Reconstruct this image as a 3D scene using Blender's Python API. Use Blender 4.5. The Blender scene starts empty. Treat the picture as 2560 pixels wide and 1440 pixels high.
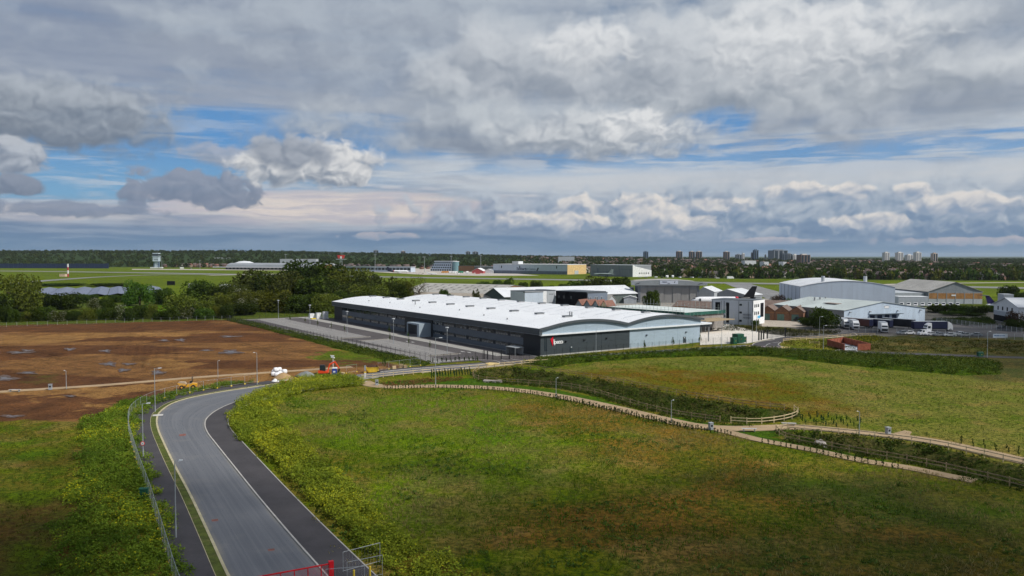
import bpy, bmesh, math, random
import numpy as np
from mathutils import Vector, Matrix
R = math.radians
PI = math.pi
SC = bpy.context.scene
COL = SC.collection
# ------------------------------------------------------------------ camera
CAM_H, FPX, HORIZ = 30.0, 1950.0, 640.0           # metres up; focal length in photo pixels; eye-level row of the photo
PITCH = math.atan((720 - HORIZ) / FPX)
cam = bpy.data.objects.new('camera', bpy.data.cameras.new('camera'))
COL.objects.link(cam)
cam.data.sensor_width = 36.0
cam.data.lens = 36.0 * FPX / 2560.0
cam.data.clip_start, cam.data.clip_end = 1.0, 60000.0
cam.location = (0, 0, CAM_H)
cam.rotation_euler = (PI / 2 - PITCH, 0, 0)
SC.camera = cam

def G(px, py, z=0.0):
    """survey point: the place on the level z that the photo shows at (px, py)"""
    u, v = (px - 1280) / FPX, (720 - py) / FPX
    dy = math.cos(PITCH) + v * math.sin(PITCH)
    dz = -math.sin(PITCH) + v * math.cos(PITCH)
    t = (z - CAM_H) / dz
    return Vector((u * t, dy * t, z))

def HZ(y, py):
    """height of a point standing Y metres out that the photo shows at row py"""
    v = (720 - py) / FPX
    dy = math.cos(PITCH) + v * math.sin(PITCH)
    dz = -math.sin(PITCH) + v * math.cos(PITCH)
    return CAM_H + dz / dy * y

def XY(px, y):
    return (px - 1280) / FPX * y

# ------------------------------------------------------------------ sun, sky, exposure
SUN_AZ, SUN_EL = R(117), R(46)                     # azimuth clockwise from the view direction (+Y)
sdir = Vector((math.sin(SUN_AZ) * math.cos(SUN_EL), math.cos(SUN_AZ) * math.cos(SUN_EL), math.sin(SUN_EL)))
sl = bpy.data.lights.new('sun', 'SUN')
sl.energy, sl.angle, sl.color = 4.5, R(0.53), (1.0, 0.95, 0.87)
sun = bpy.data.objects.new('sun', sl)
COL.objects.link(sun)
sun.rotation_euler = sdir.to_track_quat('Z', 'Y').to_euler()
SC.view_settings.view_transform = 'Standard'
SC.view_settings.look = 'None'
SC.view_settings.exposure = -0.12
SC.view_settings.gamma = 1.0
SC.view_settings.use_curve_mapping = False
SC.cycles.max_bounces = 5
SC.cycles.diffuse_bounces = 2
SC.cycles.glossy_bounces = 2
SC.cycles.transparent_max_bounces = 12
SC.cycles.use_denoising = True

class V:
    """a shader socket with arithmetic"""
    nt = None
    def __init__(s, k): s.k = k
    @staticmethod
    def m(op, *a, clamp=False):
        n = V.nt.nodes.new('ShaderNodeMath'); n.operation = op; n.use_clamp = clamp
        for i, x in enumerate(a):
            if isinstance(x, V): V.nt.links.new(x.k, n.inputs[i])
            else: n.inputs[i].default_value = x
        return V(n.outputs[0])
    def __add__(s, o): return V.m('ADD', s, o)
    __radd__ = __add__
    def __sub__(s, o): return V.m('SUBTRACT', s, o)
    def __rsub__(s, o): return V.m('SUBTRACT', o, s)
    def __mul__(s, o): return V.m('MULTIPLY', s, o)
    __rmul__ = __mul__
    def __truediv__(s, o): return V.m('DIVIDE', s, o)

def vmax(a, b): return V.m('MAXIMUM', a, b)
def vmin(a, b): return V.m('MINIMUM', a, b)
def clamp01(a): return V.m('ADD', a, 0.0, clamp=True)
def smooth(x, a, b, lo=0.0, hi=1.0):
    n = V.nt.nodes.new('ShaderNodeMapRange'); n.interpolation_type = 'SMOOTHSTEP'
    V.nt.links.new(x.k, n.inputs['Value'])
    for k, v in (('From Min', a), ('From Max', b), ('To Min', lo), ('To Max', hi)):
        if isinstance(v, V): V.nt.links.new(v.k, n.inputs[k])
        else: n.inputs[k].default_value = v
    return V(n.outputs[0])
def vec(x, y, z=0.0):
    n = V.nt.nodes.new('ShaderNodeCombineXYZ')
    for i, a in enumerate((x, y, z)):
        if isinstance(a, V): V.nt.links.new(a.k, n.inputs[i])
        else: n.inputs[i].default_value = a
    return V(n.outputs[0])
def sep(v):
    n = V.nt.nodes.new('ShaderNodeSeparateXYZ'); V.nt.links.new(v.k, n.inputs[0])
    return [V(o) for o in n.outputs]
def noise(v, scale, detail=4.0, rough=0.55, dist=0.0, lac=2.0):
    n = V.nt.nodes.new('ShaderNodeTexNoise'); n.noise_dimensions = '3D'
    if v is not None: V.nt.links.new(v.k, n.inputs['Vector'])
    n.inputs['Scale'].default_value = scale; n.inputs['Detail'].default_value = detail
    n.inputs['Roughness'].default_value = rough; n.inputs['Distortion'].default_value = dist
    n.inputs['Lacunarity'].default_value = lac
    return V(n.outputs[0])
def mixc(f, a, b):
    n = V.nt.nodes.new('ShaderNodeMix'); n.data_type = 'RGBA'
    for i, x in ((0, f), (6, a), (7, b)):
        if isinstance(x, V): V.nt.links.new(x.k, n.inputs[i])
        elif i == 0: n.inputs[i].default_value = x
        else: n.inputs[i].default_value = (*x, 1.0)
    return V(n.outputs[2])

def build_world():
    w = bpy.data.worlds.new('World'); w.use_nodes = True
    w.cycles.sampling_method = 'NONE'
    nt = w.node_tree; nt.nodes.clear(); V.nt = nt
    STR = 0.1
    L, NN = nt.links.new, nt.nodes.new
    sky = NN('ShaderNodeTexSky'); sky.sky_type = 'NISHITA'; sky.sun_disc = False
    sky.sun_elevation = SUN_EL; sky.sun_rotation = SUN_AZ; sky.air_density = 1.0; sky.dust_density = 0.6; sky.ozone_density = 2.2
    tc = NN('ShaderNodeTexCoord')
    x, y, z = sep(V(tc.outputs['Generated']))
    D = 57.2958
    u = V.m('ARCTAN2', x, y) * D                    # degrees of azimuth
    v = V.m('ARCSINE', z) * D                       # degrees of elevation
    uv = vec(u, v)
    S = math.degrees(1 / FPX)
    def P(px, py):
        a = math.atan((px - 1280) / FPX)
        return math.degrees(a), math.degrees(math.atan((HORIZ - py) / FPX * math.cos(a)))
    c = lambda r, g, b: tuple((t / 255 / 12.92 if t / 255 <= 0.04045 else ((t / 255 + 0.055) / 1.055) ** 2.4) / STR for t in (r, g, b))
    def ma(src, mul, add):                          # src * mul + add
        n = NN('ShaderNodeVectorMath'); n.operation = 'MULTIPLY_ADD'; L(src.k, n.inputs[0])
        n.inputs[1].default_value = mul; n.inputs[2].default_value = add
        return V(n.outputs[0])
    def n2(src, detail, rough=0.55):
        n = NN('ShaderNodeTexNoise'); n.noise_dimensions = '2D'; L(src.k, n.inputs['Vector'])
        n.inputs['Scale'].default_value = 1.0; n.inputs['Detail'].default_value = detail; n.inputs['Roughness'].default_value = rough
        return V(n.outputs[0])
    fma = lambda a, b, d: V.m('MULTIPLY_ADD', a, b, d)
    zc = vmax(z, 0.0) + 0.07
    deck = n2(vec(x / zc, y / zc), 5, 0.58)
    s1 = n2(ma(uv, (0.055, 0.62, 0), (7, 3, 0)), 5, 0.55)
    # thin streaks, their rows bent by the broad ones so that they do not run dead level
    s2 = n2(vec(u * 0.15, fma(v, 1.7, s1 * 3.0)), 4, 0.55)
    warp = n2(ma(uv, (0.55, 0.7, 0), (1, 8, 0)), 2, 0.5)
    uw = fma(warp, 1.6, u); vw = fma(warp, 1.1, v)
    uvw = vec(uw, vw)
    bA = n2(ma(uvw, (0.20, 0.27, 0), (0, 0, 0)), 6, 0.45); bB = n2(ma(uvw, (0.20, 0.27, 0), (0.16, 0.28, 0)), 3, 0.45)
    mA = n2(ma(uvw, (0.62, 0.82, 0), (5, 2, 0)), 5, 0.47); mB = n2(ma(uvw, (0.62, 0.82, 0), (5.17, 2.32, 0)), 3, 0.5)
    bk, mk = bA - 0.5, mA - 0.5
    mL = n2(ma(uvw, (0.62, 0.82, 0), (5, 2, 0)), 3, 0.5); bL = n2(ma(uvw, (0.20, 0.27, 0), (0, 0, 0)), 3, 0.45)
    lit_m = mL - mB
    lit_b = fma(lit_m, 0.3, bL - bB)
    F = {'b': (fma(mk, 0.30, bk), lit_b), 'm': (fma(bk, 0.25, mk), lit_m)}
    # clear sky, milky towards the horizon
    n = NN('ShaderNodeHueSaturation'); n.inputs['Saturation'].default_value = 1.28; n.inputs['Value'].default_value = SKYV
    L(sky.outputs[0], n.inputs['Color']); col = V(n.outputs[0])
    col = mixc(smooth(v, 22.0, 8.0, 0.0, 0.85), col, c(100, 156, 214))
    col = mixc(smooth(v, 8.5, 2.5, 0.0, 0.9), col, c(128, 176, 208))
    def over(alpha, colour):
        nonlocal col
        col = mixc(alpha, col, colour)
    def ell(px, py, rx, ry, soft, k, amp, op=1.0):
        cu, cv = P(px, py)
        e = ma(uv, (1 / (rx * S), 1 / (ry * S), 0), (-cu / (rx * S), -cv / (ry * S), 0))
        n = NN('ShaderNodeVectorMath'); n.operation = 'LENGTH'; L(e.k, n.inputs[0])
        return smooth(fma(k, amp, V(n.outputs['Value'])), 1.0 + soft / 2 + amp / 2, 1.0 - soft / 2 + amp / 2, 0.0, op)
    # 1 high veil over everything, with the clear gaps the photograph shows
    gaps = ell(640, 335, 430, 70, 0.8, s1, 1.8)
    gaps = vmax(gaps, ell(230, 430, 560, 75, 1.0, s2, 1.6, 0.95))
    gaps = vmax(gaps, ell(2000, 395, 460, 40, 1.2, s2, 2.6, 0.85))
    gaps = vmax(gaps, ell(1420, 425, 280, 20, 1.0, s2, 2.2, 0.6))
    gaps = vmax(gaps, ell(1590, 95, 130, 60, 1.2, mA, 1.8, 0.6))
    gaps = vmax(gaps, ell(2150, 95, 130, 50, 1.2, mA, 1.8, 0.7))
    gaps = vmax(gaps, ell(1830, 292, 80, 30, 1.2, mA, 1.8, 0.9))
    veil = (1.0 - gaps) * smooth(s1, 0.30, 0.52, 0.82, 1.0)
    mixed = fma(deck, 0.55, s1 * 0.45)
    vc = mixc(smooth(mixed, 0.36, 0.62), c(138, 154, 177), c(192, 201, 211))
    vc = mixc(smooth(fma(v, -1.2, u), -8.0, -34.0, 0.0, 0.7), vc, c(137, 149, 172))
    over(veil, vc)
    # 2 streaks of altocumulus, the cream band low over the airfield
    over(smooth(s2, 0.46, 0.68, 0.0, 0.55) * smooth(v, 13.0, 6.0), c(202, 209, 217))
    cream = ell(880, 522, 430, 44, 0.6, s2, 1.8, 0.95)
    cream = vmax(cream, ell(250, 532, 520, 22, 0.8, s2, 2.0, 0.6))
    over(cream, mixc(smooth(s2, 0.38, 0.62), c(196, 192, 200), c(224, 214, 208)))
    over(ell(1900, 450, 760, 32, 1.0, s2, 2.4, 0.8), c(206, 210, 215))
    # 3 the blue-grey bank along the horizon
    hb = smooth(fma(s1, 2.6, v), 4.3, 2.9, 0.0, 0.92)
    over(hb, mixc(smooth(s2 + s1, 0.80, 1.2), c(110, 136, 167), c(142, 159, 182)))
    over(smooth(v, 2.0, -0.3, 0.0, 0.8), c(104, 140, 173))
    # 4 cumulus: each a billowed mound, flat below, lit from the upper right
    def cum(px, py, rx, ry, f='m', top=(222, 224, 227), bot=(140, 150, 164), soft=0.35, amp=1.5, gain=2.2, op=1.0, lift=0.55, flat=0.6):
        cu, cv = P(px, py)
        kn, kl = F[f]
        e = ma(uv, (1 / (rx * S), 1 / (ry * S), 0), (-cu / (rx * S), -cv / (ry * S), 0))
        n = NN('ShaderNodeVectorMath'); n.operation = 'LENGTH'; L(e.k, n.inputs[0])
        n2_ = NN('ShaderNodeSeparateXYZ'); L(e.k, n2_.inputs[0]); b = V(n2_.outputs[1])
        al = smooth(fma(kn, -amp, V(n.outputs['Value'])), 1.0 + soft / 2, 1.0 - soft / 2, 0.0, op)
        if flat: al = al * smooth(fma(kn, 0.8, b), -flat - soft * 0.5, -flat + 0.12)
        sh = fma(kl, gain, fma(b, 0.40, lift))
        over(al, mixc(smooth(sh, 0.02, 1.05), c(*bot), c(*top)))
    cum(1050, 110, 700, 170, 'b', (190, 199, 208), (148, 158, 174), 1.2, 1.8, 1.3, 0.7, 0.55, 0)
    cum(2250, 70, 560, 190, 'b', (196, 203, 211), (156, 165, 178), 1.3, 1.8, 1.1, 0.75, 0.55, 0)
    cum(2330, 225, 460, 110, 'b', (200, 206, 213), (148, 158, 173), 0.9, 1.6, 1.5, 0.8)
    cum(1930, 180, 430, 125, 'b', (210, 215, 220), (142, 153, 167), 0.7, 1.5, 1.3, 0.93)
    cum(1990, 120, 230, 85, 'm', (232, 234, 236), (184, 190, 198), 0.8, 1.3, 1.2, 0.8, 0.6, 0)
    cum(1400, 185, 340, 110, 'b', (206, 211, 217), (146, 156, 170), 0.75, 1.5, 1.3, 0.9)
    cum(1470, 130, 110, 60, 'm', (232, 234, 236), (184, 190, 198), 0.8, 1.3, 1.2, 0.8, 0.6, 0)
    cum(1230, 335, 440, 75, 'b', (196, 203, 210), (134, 146, 164), 0.8, 1.4, 1.3, 0.93, 0.5)
    cum(1520, 345, 230, 62, 'm', (214, 218, 222), (150, 160, 173), 0.8, 1.4, 1.3, 0.88)
    cum(1590, 325, 90, 40, 'm', (234, 235, 236), (178, 185, 194), 0.5, 1.5, 1.6, 0.75, 0.6, 0)
    cum(110, 285, 270, 84, 'm', (180, 188, 198), (116, 128, 144), 0.7, 0.8, 0.8, 0.95, 0.46, 0.8)
    cum(30, 395, 72, 46, 'm', (190, 196, 205), (128, 139, 157), 0.3, 0.9, 1.6, 0.95)
    cum(48, 470, 56, 26, 'm', (144, 153, 170), (118, 130, 150), 0.3, 0.7, 1.2, 0.95)
    cum(480, 470, 150, 44, 'm', (148, 157, 175), (120, 135, 158), 0.3, 1.6, 1.2, 0.95, 0.55, 0)
    cum(580, 392, 100, 24, 'm', (180, 183, 193), (148, 157, 173), 0.8, 1.4, 1.4, 0.75, 0.55, 0)
    cum(780, 418, 170, 64, 'm', (230, 230, 230), (134, 146, 163), 0.3, 0.8, 1.6, 0.98, 0.60, 0.7)
    cum(735, 382, 95, 34, 'm', (164, 172, 185), (126, 138, 156), 0.6, 1.3, 1.4, 0.9, 0.55, 0)
    cum(170, 518, 170, 16, 'm', (138, 150, 172), (116, 133, 158), 0.6, 2.2, 1.2, 0.8, 0.55, 0)
    cum(1480, 540, 420, 58, 'm', (190, 199, 210), (124, 145, 173), 0.6, 1.6, 1.6, 0.92, 0.45)
    cum(2150, 535, 560, 78, 'm', (190, 199, 209), (124, 147, 175), 0.7, 1.6, 1.6, 0.85, 0.42)
    for (px, py, rx, ry) in ((1460, 516, 70, 26), (1440, 556, 70, 24), (1610, 515, 70, 26), (1650, 548, 70, 42), (1735, 560, 60, 20), (1790, 516, 90, 20),
                             (1300, 548, 60, 18), (1990, 482, 70, 22), (2130, 482, 44, 20), (2275, 478, 40, 18), (2180, 556, 90, 20), (2400, 515, 110, 26)):
        cum(px, py, rx, ry, 'm', (234, 228, 222), (146, 164, 188), 0.5, 1.5, 1.2, 0.82, 0.52, 0.9)
    for (px, py, rx, ry) in ((960, 590, 90, 9), (2420, 602, 150, 10), (1950, 602, 90, 7)):
        cum(px, py, rx, ry, 'm', (194, 190, 197), (148, 165, 188), 0.5, 2.0, 1.4, 0.7, 0.55, 0)
    out = NN('ShaderNodeOutputWorld'); bg = NN('ShaderNodeBackground')
    bg.inputs[1].default_value = STR
    L(col.k, bg.inputs[0]); L(bg.outputs[0], out.inputs[0])
    SC.world = w
SKYV = 0.62
SC.cycles.use_adaptive_sampling = True
SC.cycles.adaptive_threshold = 0.02
SC.cycles.adaptive_min_samples = 8

build_world()

# ------------------------------------------------------------------ helpers
random.seed(7)
RNG = np.random.default_rng(11)

class MB:
    """collects faces; build() links them as one mesh object"""
    def __init__(s): s.v, s.f, s.mi, s.cur = [], [], [], 0
    def mat(s, i): s.cur = i; return s
    def poly(s, pts):
        b = len(s.v); s.v += [tuple(p) for p in pts]; s.f.append(tuple(range(b, b + len(pts)))); s.mi.append(s.cur); return s
    def hexa(s, p):                                  # 4 bottom then 4 top corners, counter-clockwise from above
        b = len(s.v); s.v += [tuple(q) for q in p]
        for f in ((3, 2, 1, 0), (4, 5, 6, 7), (0, 1, 5, 4), (1, 2, 6, 5), (2, 3, 7, 6), (3, 0, 4, 7)):
            s.f.append(tuple(b + i for i in f)); s.mi.append(s.cur)
        return s
    def box(s, x0, x1, y0, y1, z0, z1):
        return s.hexa(((x0, y0, z0), (x1, y0, z0), (x1, y1, z0), (x0, y1, z0), (x0, y0, z1), (x1, y0, z1), (x1, y1, z1), (x0, y1, z1)))
    def ext(s, poly, z0, z1):                        # a plan outline raised from z0 to z1
        n, b = len(poly), len(s.v)
        area = sum(poly[i][0] * poly[(i + 1) % n][1] - poly[(i + 1) % n][0] * poly[i][1] for i in range(n))
        if area < 0: poly = poly[::-1]
        s.v += [(p[0], p[1], z0) for p in poly] + [(p[0], p[1], z1) for p in poly]
        s.f += [tuple(b + i for i in range(n - 1, -1, -1)), tuple(b + n + i for i in range(n))]
        s.f += [(b + i, b + (i + 1) % n, b + n + (i + 1) % n, b + n + i) for i in range(n)]
        s.mi += [s.cur] * (n + 2); return s
    def prof(s, pr, a0, a1, axis='x'):               # a profile [(t, z)] swept along x (t is y) or along y (t is x)
        n, b = len(pr), len(s.v)
        mk = (lambda a, t, z: (a, t, z)) if axis == 'x' else (lambda a, t, z: (t, a, z))
        s.v += [mk(a0, t, z) for t, z in pr] + [mk(a1, t, z) for t, z in pr]
        fs = [tuple(b + i for i in range(n)), tuple(b + n + i for i in range(n - 1, -1, -1))]
        fs += [(b + i, b + n + i, b + n + (i + 1) % n, b + (i + 1) % n) for i in range(n)]
        area = sum(pr[i][0] * pr[(i + 1) % n][1] - pr[(i + 1) % n][0] * pr[i][1] for i in range(n))
        if (area > 0) == (axis == 'x'): fs = [f[::-1] for f in fs]
        s.f += fs; s.mi += [s.cur] * len(fs); return s
    def tube(s, p, q, r, n=6, r2=None, cap=True):
        p, q = Vector(p), Vector(q); r2 = r if r2 is None else r2
        d = (q - p).normalized(); a = d.orthogonal().normalized(); c = d.cross(a); b = len(s.v)
        for o, rr in ((p, r), (q, r2)):
            for i in range(n):
                t = 2 * PI * i / n; s.v.append(tuple(o + a * (rr * math.cos(t)) + c * (rr * math.sin(t))))
        s.f += [(b + i, b + (i + 1) % n, b + n + (i + 1) % n, b + n + i) for i in range(n)]; k = n
        if cap: s.f += [tuple(b + i for i in range(n - 1, -1, -1)), tuple(b + n + i for i in range(n))]; k += 2
        s.mi += [s.cur] * k; return s
    def bar(s, p, q, w, h):                          # a rectangular bar from p to q
        p, q = Vector(p), Vector(q); d = (q - p).normalized()
        up = Vector((0, 0, 1)) if abs(d.z) < 0.95 else Vector((0, 1, 0))
        a = d.cross(up).normalized() * (w / 2); c = a.cross(d).normalized() * (h / 2)
        return s.hexa((p - a - c, p + a - c, q + a - c, q - a - c, p - a + c, p + a + c, q + a + c, q - a + c))
    def loft(s, rings, close=True):                  # rings of equal length joined in order, end rings capped
        b, n = len(s.v), len(rings[0])
        for r in rings: s.v += [tuple(p) for p in r]
        fs = []
        for k in range(len(rings) - 1):
            for i in range(n):
                j = (i + 1) % n; fs.append((b + k * n + i, b + k * n + j, b + (k + 1) * n + j, b + (k + 1) * n + i))
        if close: fs += [tuple(b + i for i in range(n - 1, -1, -1)), tuple(b + (len(rings) - 1) * n + i for i in range(n))]
        s.f += fs; s.mi += [s.cur] * len(fs); return s
    def ball(s, c, rx, ry, rz, nu=8, nv=5, jit=0.0, z0=-1.0):
        rings = []
        for k in range(nv + 1):
            t = -PI / 2 + PI * k / nv; zz = max(math.sin(t), z0); cr = max(math.cos(t), 0.02)
            rings.append([(c[0] + rx * cr * math.cos(2 * PI * i / nu) * (1 + random.uniform(-jit, jit)), c[1] + ry * cr * math.sin(2 * PI * i / nu) * (1 + random.uniform(-jit, jit)),
                           c[2] + rz * zz * (1 + random.uniform(-jit, jit))) for i in range(nu)])
        return s.loft(rings)
    def mesh(s, name, mats, smooth=False):
        me = bpy.data.meshes.new(name); me.from_pydata(s.v, [], s.f)
        for m in (mats if isinstance(mats, (list, tuple)) else [mats]): me.materials.append(m)
        if any(s.mi): me.polygons.foreach_set('material_index', s.mi)
        if smooth: me.polygons.foreach_set('use_smooth', [True] * len(s.f))
        me.update(); return me
    def build(s, name, mats, parent=None, smooth=False, loc=None, rot=None):
        return inst(name, s.mesh(name, mats, smooth), parent, loc, rot)

def inst(name, me, parent=None, loc=None, rot=None, scale=None):
    o = bpy.data.objects.new(name, me); COL.objects.link(o)
    if parent is not None: o.parent = parent
    if loc is not None: o.location = loc
    if rot is not None: o.rotation_euler = (0, 0, rot) if not isinstance(rot, (tuple, list)) else rot
    if scale is not None: o.scale = scale if isinstance(scale, (tuple, list)) else (scale,) * 3
    return o
def tag(o, label, cat, group=None):
    o['label'] = label; o['category'] = cat
    if group: o['group'] = group
    return o
def thing(name, label, cat, loc=(0, 0, 0), rot=0.0, group=None):
    o = bpy.data.objects.new(name, None); COL.objects.link(o)
    o.empty_display_size = 0.5; o.location = loc; o.rotation_euler = (0, 0, rot)
    return tag(o, label, cat, group)
def struct(o): o['kind'] = 'structure'; return o
def stuff(o, label=None):
    o['kind'] = 'stuff'
    if label: o['label'] = label
    return o
def dup(root, loc, rot=0.0, label=None, scale=None, skip=()):
    r = root.copy(); COL.objects.link(r); r.location = loc; r.rotation_euler = (0, 0, rot)
    if scale: r.scale = scale if isinstance(scale, (tuple, list)) else (scale,) * 3
    if label: r['label'] = label
    for ch in root.children:
        c_ = ch.copy(); COL.objects.link(c_); c_.parent = r
        for g in ch.children:
            d = g.copy(); COL.objects.link(d); d.parent = c_
    return r

_mats = {}
def M(name, col, rough=0.75, var=0.12, scale=0.6, metal=0.0, bump=0.0, spec=0.3, stretch=(1, 1, 1), fine=0.0, dirt=None):
    """a painted / mineral surface: base colour with uneven wear, grain and relief"""
    if name in _mats: return _mats[name]
    m = bpy.data.materials.new(name); m.use_nodes = True; nt = m.node_tree; V.nt = nt
    b = nt.nodes['Principled BSDF']
    b.inputs['Roughness'].default_value = rough; b.inputs['Metallic'].default_value = metal; b.inputs['Specular IOR Level'].default_value = spec
    g = nt.nodes.new('ShaderNodeNewGeometry')
    vm = nt.nodes.new('ShaderNodeVectorMath'); vm.operation = 'MULTIPLY'; nt.links.new(g.outputs['Position'], vm.inputs[0]); vm.inputs[1].default_value = stretch
    p = V(vm.outputs[0])
    n1 = noise(p, scale, 5, 0.6)
    f = smooth(n1, 0.3, 0.7)
    lo = tuple(x * (1 - var) for x in col); hi = tuple(min(1, x * (1 + var)) for x in col)
    cc = mixc(f, lo, hi)
    if fine:
        n2_ = noise(p, scale * 17, 3, 0.7)
        cc = mixc(smooth(n2_, 0.35, 0.65) * fine, cc, tuple(x * 0.6 for x in col))
    if dirt:
        cc = mixc(smooth(noise(p, scale * 0.35, 4, 0.65), 0.5, 0.75) * dirt[3], cc, dirt[:3])
    nt.links.new(cc.k, b.inputs['Base Color'])
    if bump:
        bn = nt.nodes.new('ShaderNodeBump'); bn.inputs['Strength'].default_value = bump; bn.inputs['Distance'].default_value = 0.05
        nt.links.new(noise(p, scale * 12, 3, 0.6).k, bn.inputs['Height']); nt.links.new(bn.outputs[0], b.inputs['Normal'])
    _mats[name] = m; return m

def glass(name, col=(0.02, 0.03, 0.04), rough=0.08):
    if name in _mats: return _mats[name]
    m = bpy.data.materials.new(name); m.use_nodes = True; b = m.node_tree.nodes['Principled BSDF']
    b.inputs['Base Color'].default_value = (*col, 1); b.inputs['Roughness'].default_value = rough; b.inputs['Specular IOR Level'].default_value = 0.6
    _mats[name] = m; return m

def leafmat(name, trans=0.25, rough=0.6, jitter=True):
    """foliage: colour from the leaves' own attribute, part of the light goes through"""
    if name in _mats: return _mats[name]
    m = bpy.data.materials.new(name); m.use_nodes = True; nt = m.node_tree; nt.nodes.clear(); V.nt = nt
    out = nt.nodes.new('ShaderNodeOutputMaterial'); d = nt.nodes.new('ShaderNodeBsdfDiffuse'); t = nt.nodes.new('ShaderNodeBsdfTranslucent'); mx = nt.nodes.new('ShaderNodeMixShader')
    a = nt.nodes.new('ShaderNodeAttribute'); a.attribute_name = 'Col'
    oi = nt.nodes.new('ShaderNodeObjectInfo'); hs = nt.nodes.new('ShaderNodeHueSaturation')
    rnd = V(oi.outputs['Random'])
    if jitter: nt.links.new((rnd * 0.03 + 0.488).k, hs.inputs['Hue']); nt.links.new((rnd * 0.5 + 0.75).k, hs.inputs['Value'])
    nt.links.new(a.outputs['Color'], hs.inputs['Color'])
    nt.links.new(hs.outputs[0], d.inputs[0]); nt.links.new(hs.outputs[0], t.inputs[0])
    mx.inputs[0].default_value = trans
    nt.links.new(d.outputs[0], mx.inputs[1]); nt.links.new(t.outputs[0], mx.inputs[2]); nt.links.new(mx.outputs[0], out.inputs[0])
    _mats[name] = m; return m

def np_mesh(name, verts, faces, mat, cols=None, nper=4):
    """mesh from arrays: verts (N,3), faces (F,nper), optional colours per face (F,3)"""
    me = bpy.data.meshes.new(name)
    F = len(faces)
    me.vertices.add(len(verts)); me.vertices.foreach_set('co', np.ascontiguousarray(verts, dtype=np.float32).ravel())
    me.loops.add(F * nper); me.loops.foreach_set('vertex_index', np.ascontiguousarray(faces, dtype=np.int32).ravel())
    me.polygons.add(F); me.polygons.foreach_set('loop_start', np.arange(0, F * nper, nper, dtype=np.int32))
    me.polygons.foreach_set('loop_total', np.full(F, nper, dtype=np.int32))
    me.materials.append(mat)
    if cols is not None:
        at = me.attributes.new('Col', 'FLOAT_COLOR', 'FACE')
        at.data.foreach_set('color', np.concatenate([cols, np.ones((F, 1))], 1).astype(np.float32).ravel())
    me.update(calc_edges=True); return me

def inpoly(X, Y, poly):
    r = np.zeros(np.shape(X), bool); n = len(poly)
    for i in range(n):
        x0, y0 = poly[i][0], poly[i][1]; x1, y1 = poly[(i + 1) % n][0], poly[(i + 1) % n][1]
        if y0 == y1: continue
        r ^= ((Y < y0) != (Y < y1)) & (X < (x1 - x0) * (Y - y0) / (y1 - y0) + x0)
    return r
def vnoise(X, Y, scale, seed=0, octv=3):
    """value noise in numpy, about 0..1"""
    out = np.zeros(np.shape(X)); amp, tot = 1.0, 0.0
    for o in range(octv):
        x = X / scale * 2 ** o + 13.7 * o + seed * 3.1; y = Y / scale * 2 ** o + 7.3 * o + seed * 5.7
        xi, yi = np.floor(x), np.floor(y); fx, fy = x - xi, y - yi
        fx = fx * fx * (3 - 2 * fx); fy = fy * fy * (3 - 2 * fy)
        h = lambda a, b: np.mod(np.sin(a * 127.1 + b * 311.7 + seed * 17.3) * 43758.5453, 1.0)
        out += amp * ((h(xi, yi) * (1 - fx) + h(xi + 1, yi) * fx) * (1 - fy) + (h(xi, yi + 1) * (1 - fx) + h(xi + 1, yi + 1) * fx) * fy)
        tot += amp; amp *= 0.5
    return out / tot
def sstep(x, a, b):
    t = np.clip((x - a) / (b - a), 0, 1); return t * t * (3 - 2 * t)
def GP(*pts): return [G(px, py) for px, py in pts]
def catmull(pts, per=8, closed=False):
    """smooth curve through the points"""
    P = [Vector(p) for p in pts]; n = len(P); out = []
    for i in range(n if closed else n - 1):
        a, b, c, d = (P[(i + k) % n] if closed else P[min(max(i + k, 0), n - 1)] for k in (-1, 0, 1, 2))
        for j in range(per):
            t = j / per
            out.append(0.5 * ((2 * b) + (c - a) * t + (2 * a - 5 * b + 4 * c - d) * t * t + (3 * b - a - 3 * c + d) * t ** 3))
    if not closed: out.append(P[-1])
    return out
def resample(pts, step):
    """points every STEP metres along a polyline, with the direction there"""
    out, acc = [], 0.0
    for a, b in zip(pts[:-1], pts[1:]):
        d = (b - a).length
        while acc <= d and d > 0:
            out.append((a.lerp(b, acc / d), (b - a).normalized())); acc += step
        acc -= d
    return out
def offset(pts, d):
    """polyline moved sideways by d (to the left of its direction)"""
    out = []
    for i, p in enumerate(pts):
        t = (pts[min(i + 1, len(pts) - 1)] - pts[max(i - 1, 0)]); t = Vector((t.x, t.y, 0)).normalized()
        out.append(p + Vector((-t.y, t.x, 0)) * d)
    return out
def ribbon(name, left, right, z, mat, thick=0.0):
    """a strip between two polylines of equal count; THICK > 0 gives it a real edge"""
    mb = MB(); n = len(left)
    b = 0
    mb.v = [(p.x, p.y, z) for p in left] + [(p.x, p.y, z) for p in right]
    mb.f = [(i, n + i, n + i + 1, i + 1) for i in range(n - 1)]
    if thick:
        mb.v += [(p.x, p.y, z - thick) for p in left] + [(p.x, p.y, z - thick) for p in right]
        mb.f += [(i + 1, 2 * n + i + 1, 2 * n + i, i) for i in range(n - 1)] + [(n + i, 3 * n + i, 3 * n + i + 1, n + i + 1) for i in range(n - 1)]
        mb.f += [(0, 2 * n, 3 * n, n), (n - 1, 2 * n - 1, 4 * n - 1, 3 * n - 1)]
    mb.mi = [0] * len(mb.f)
    return mb.build(name, mat)
def flat(name, pts, z, mat, thick=0.0):
    mb = MB()
    if thick: mb.ext([(p[0], p[1]) for p in pts], z - thick, z)
    else:
        a = sum(pts[i][0] * pts[(i + 1) % len(pts)][1] - pts[(i + 1) % len(pts)][0] * pts[i][1] for i in range(len(pts)))
        mb.poly([(p[0], p[1], z) for p in (pts if a > 0 else pts[::-1])])
    return mb.build(name, mat)

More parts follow.
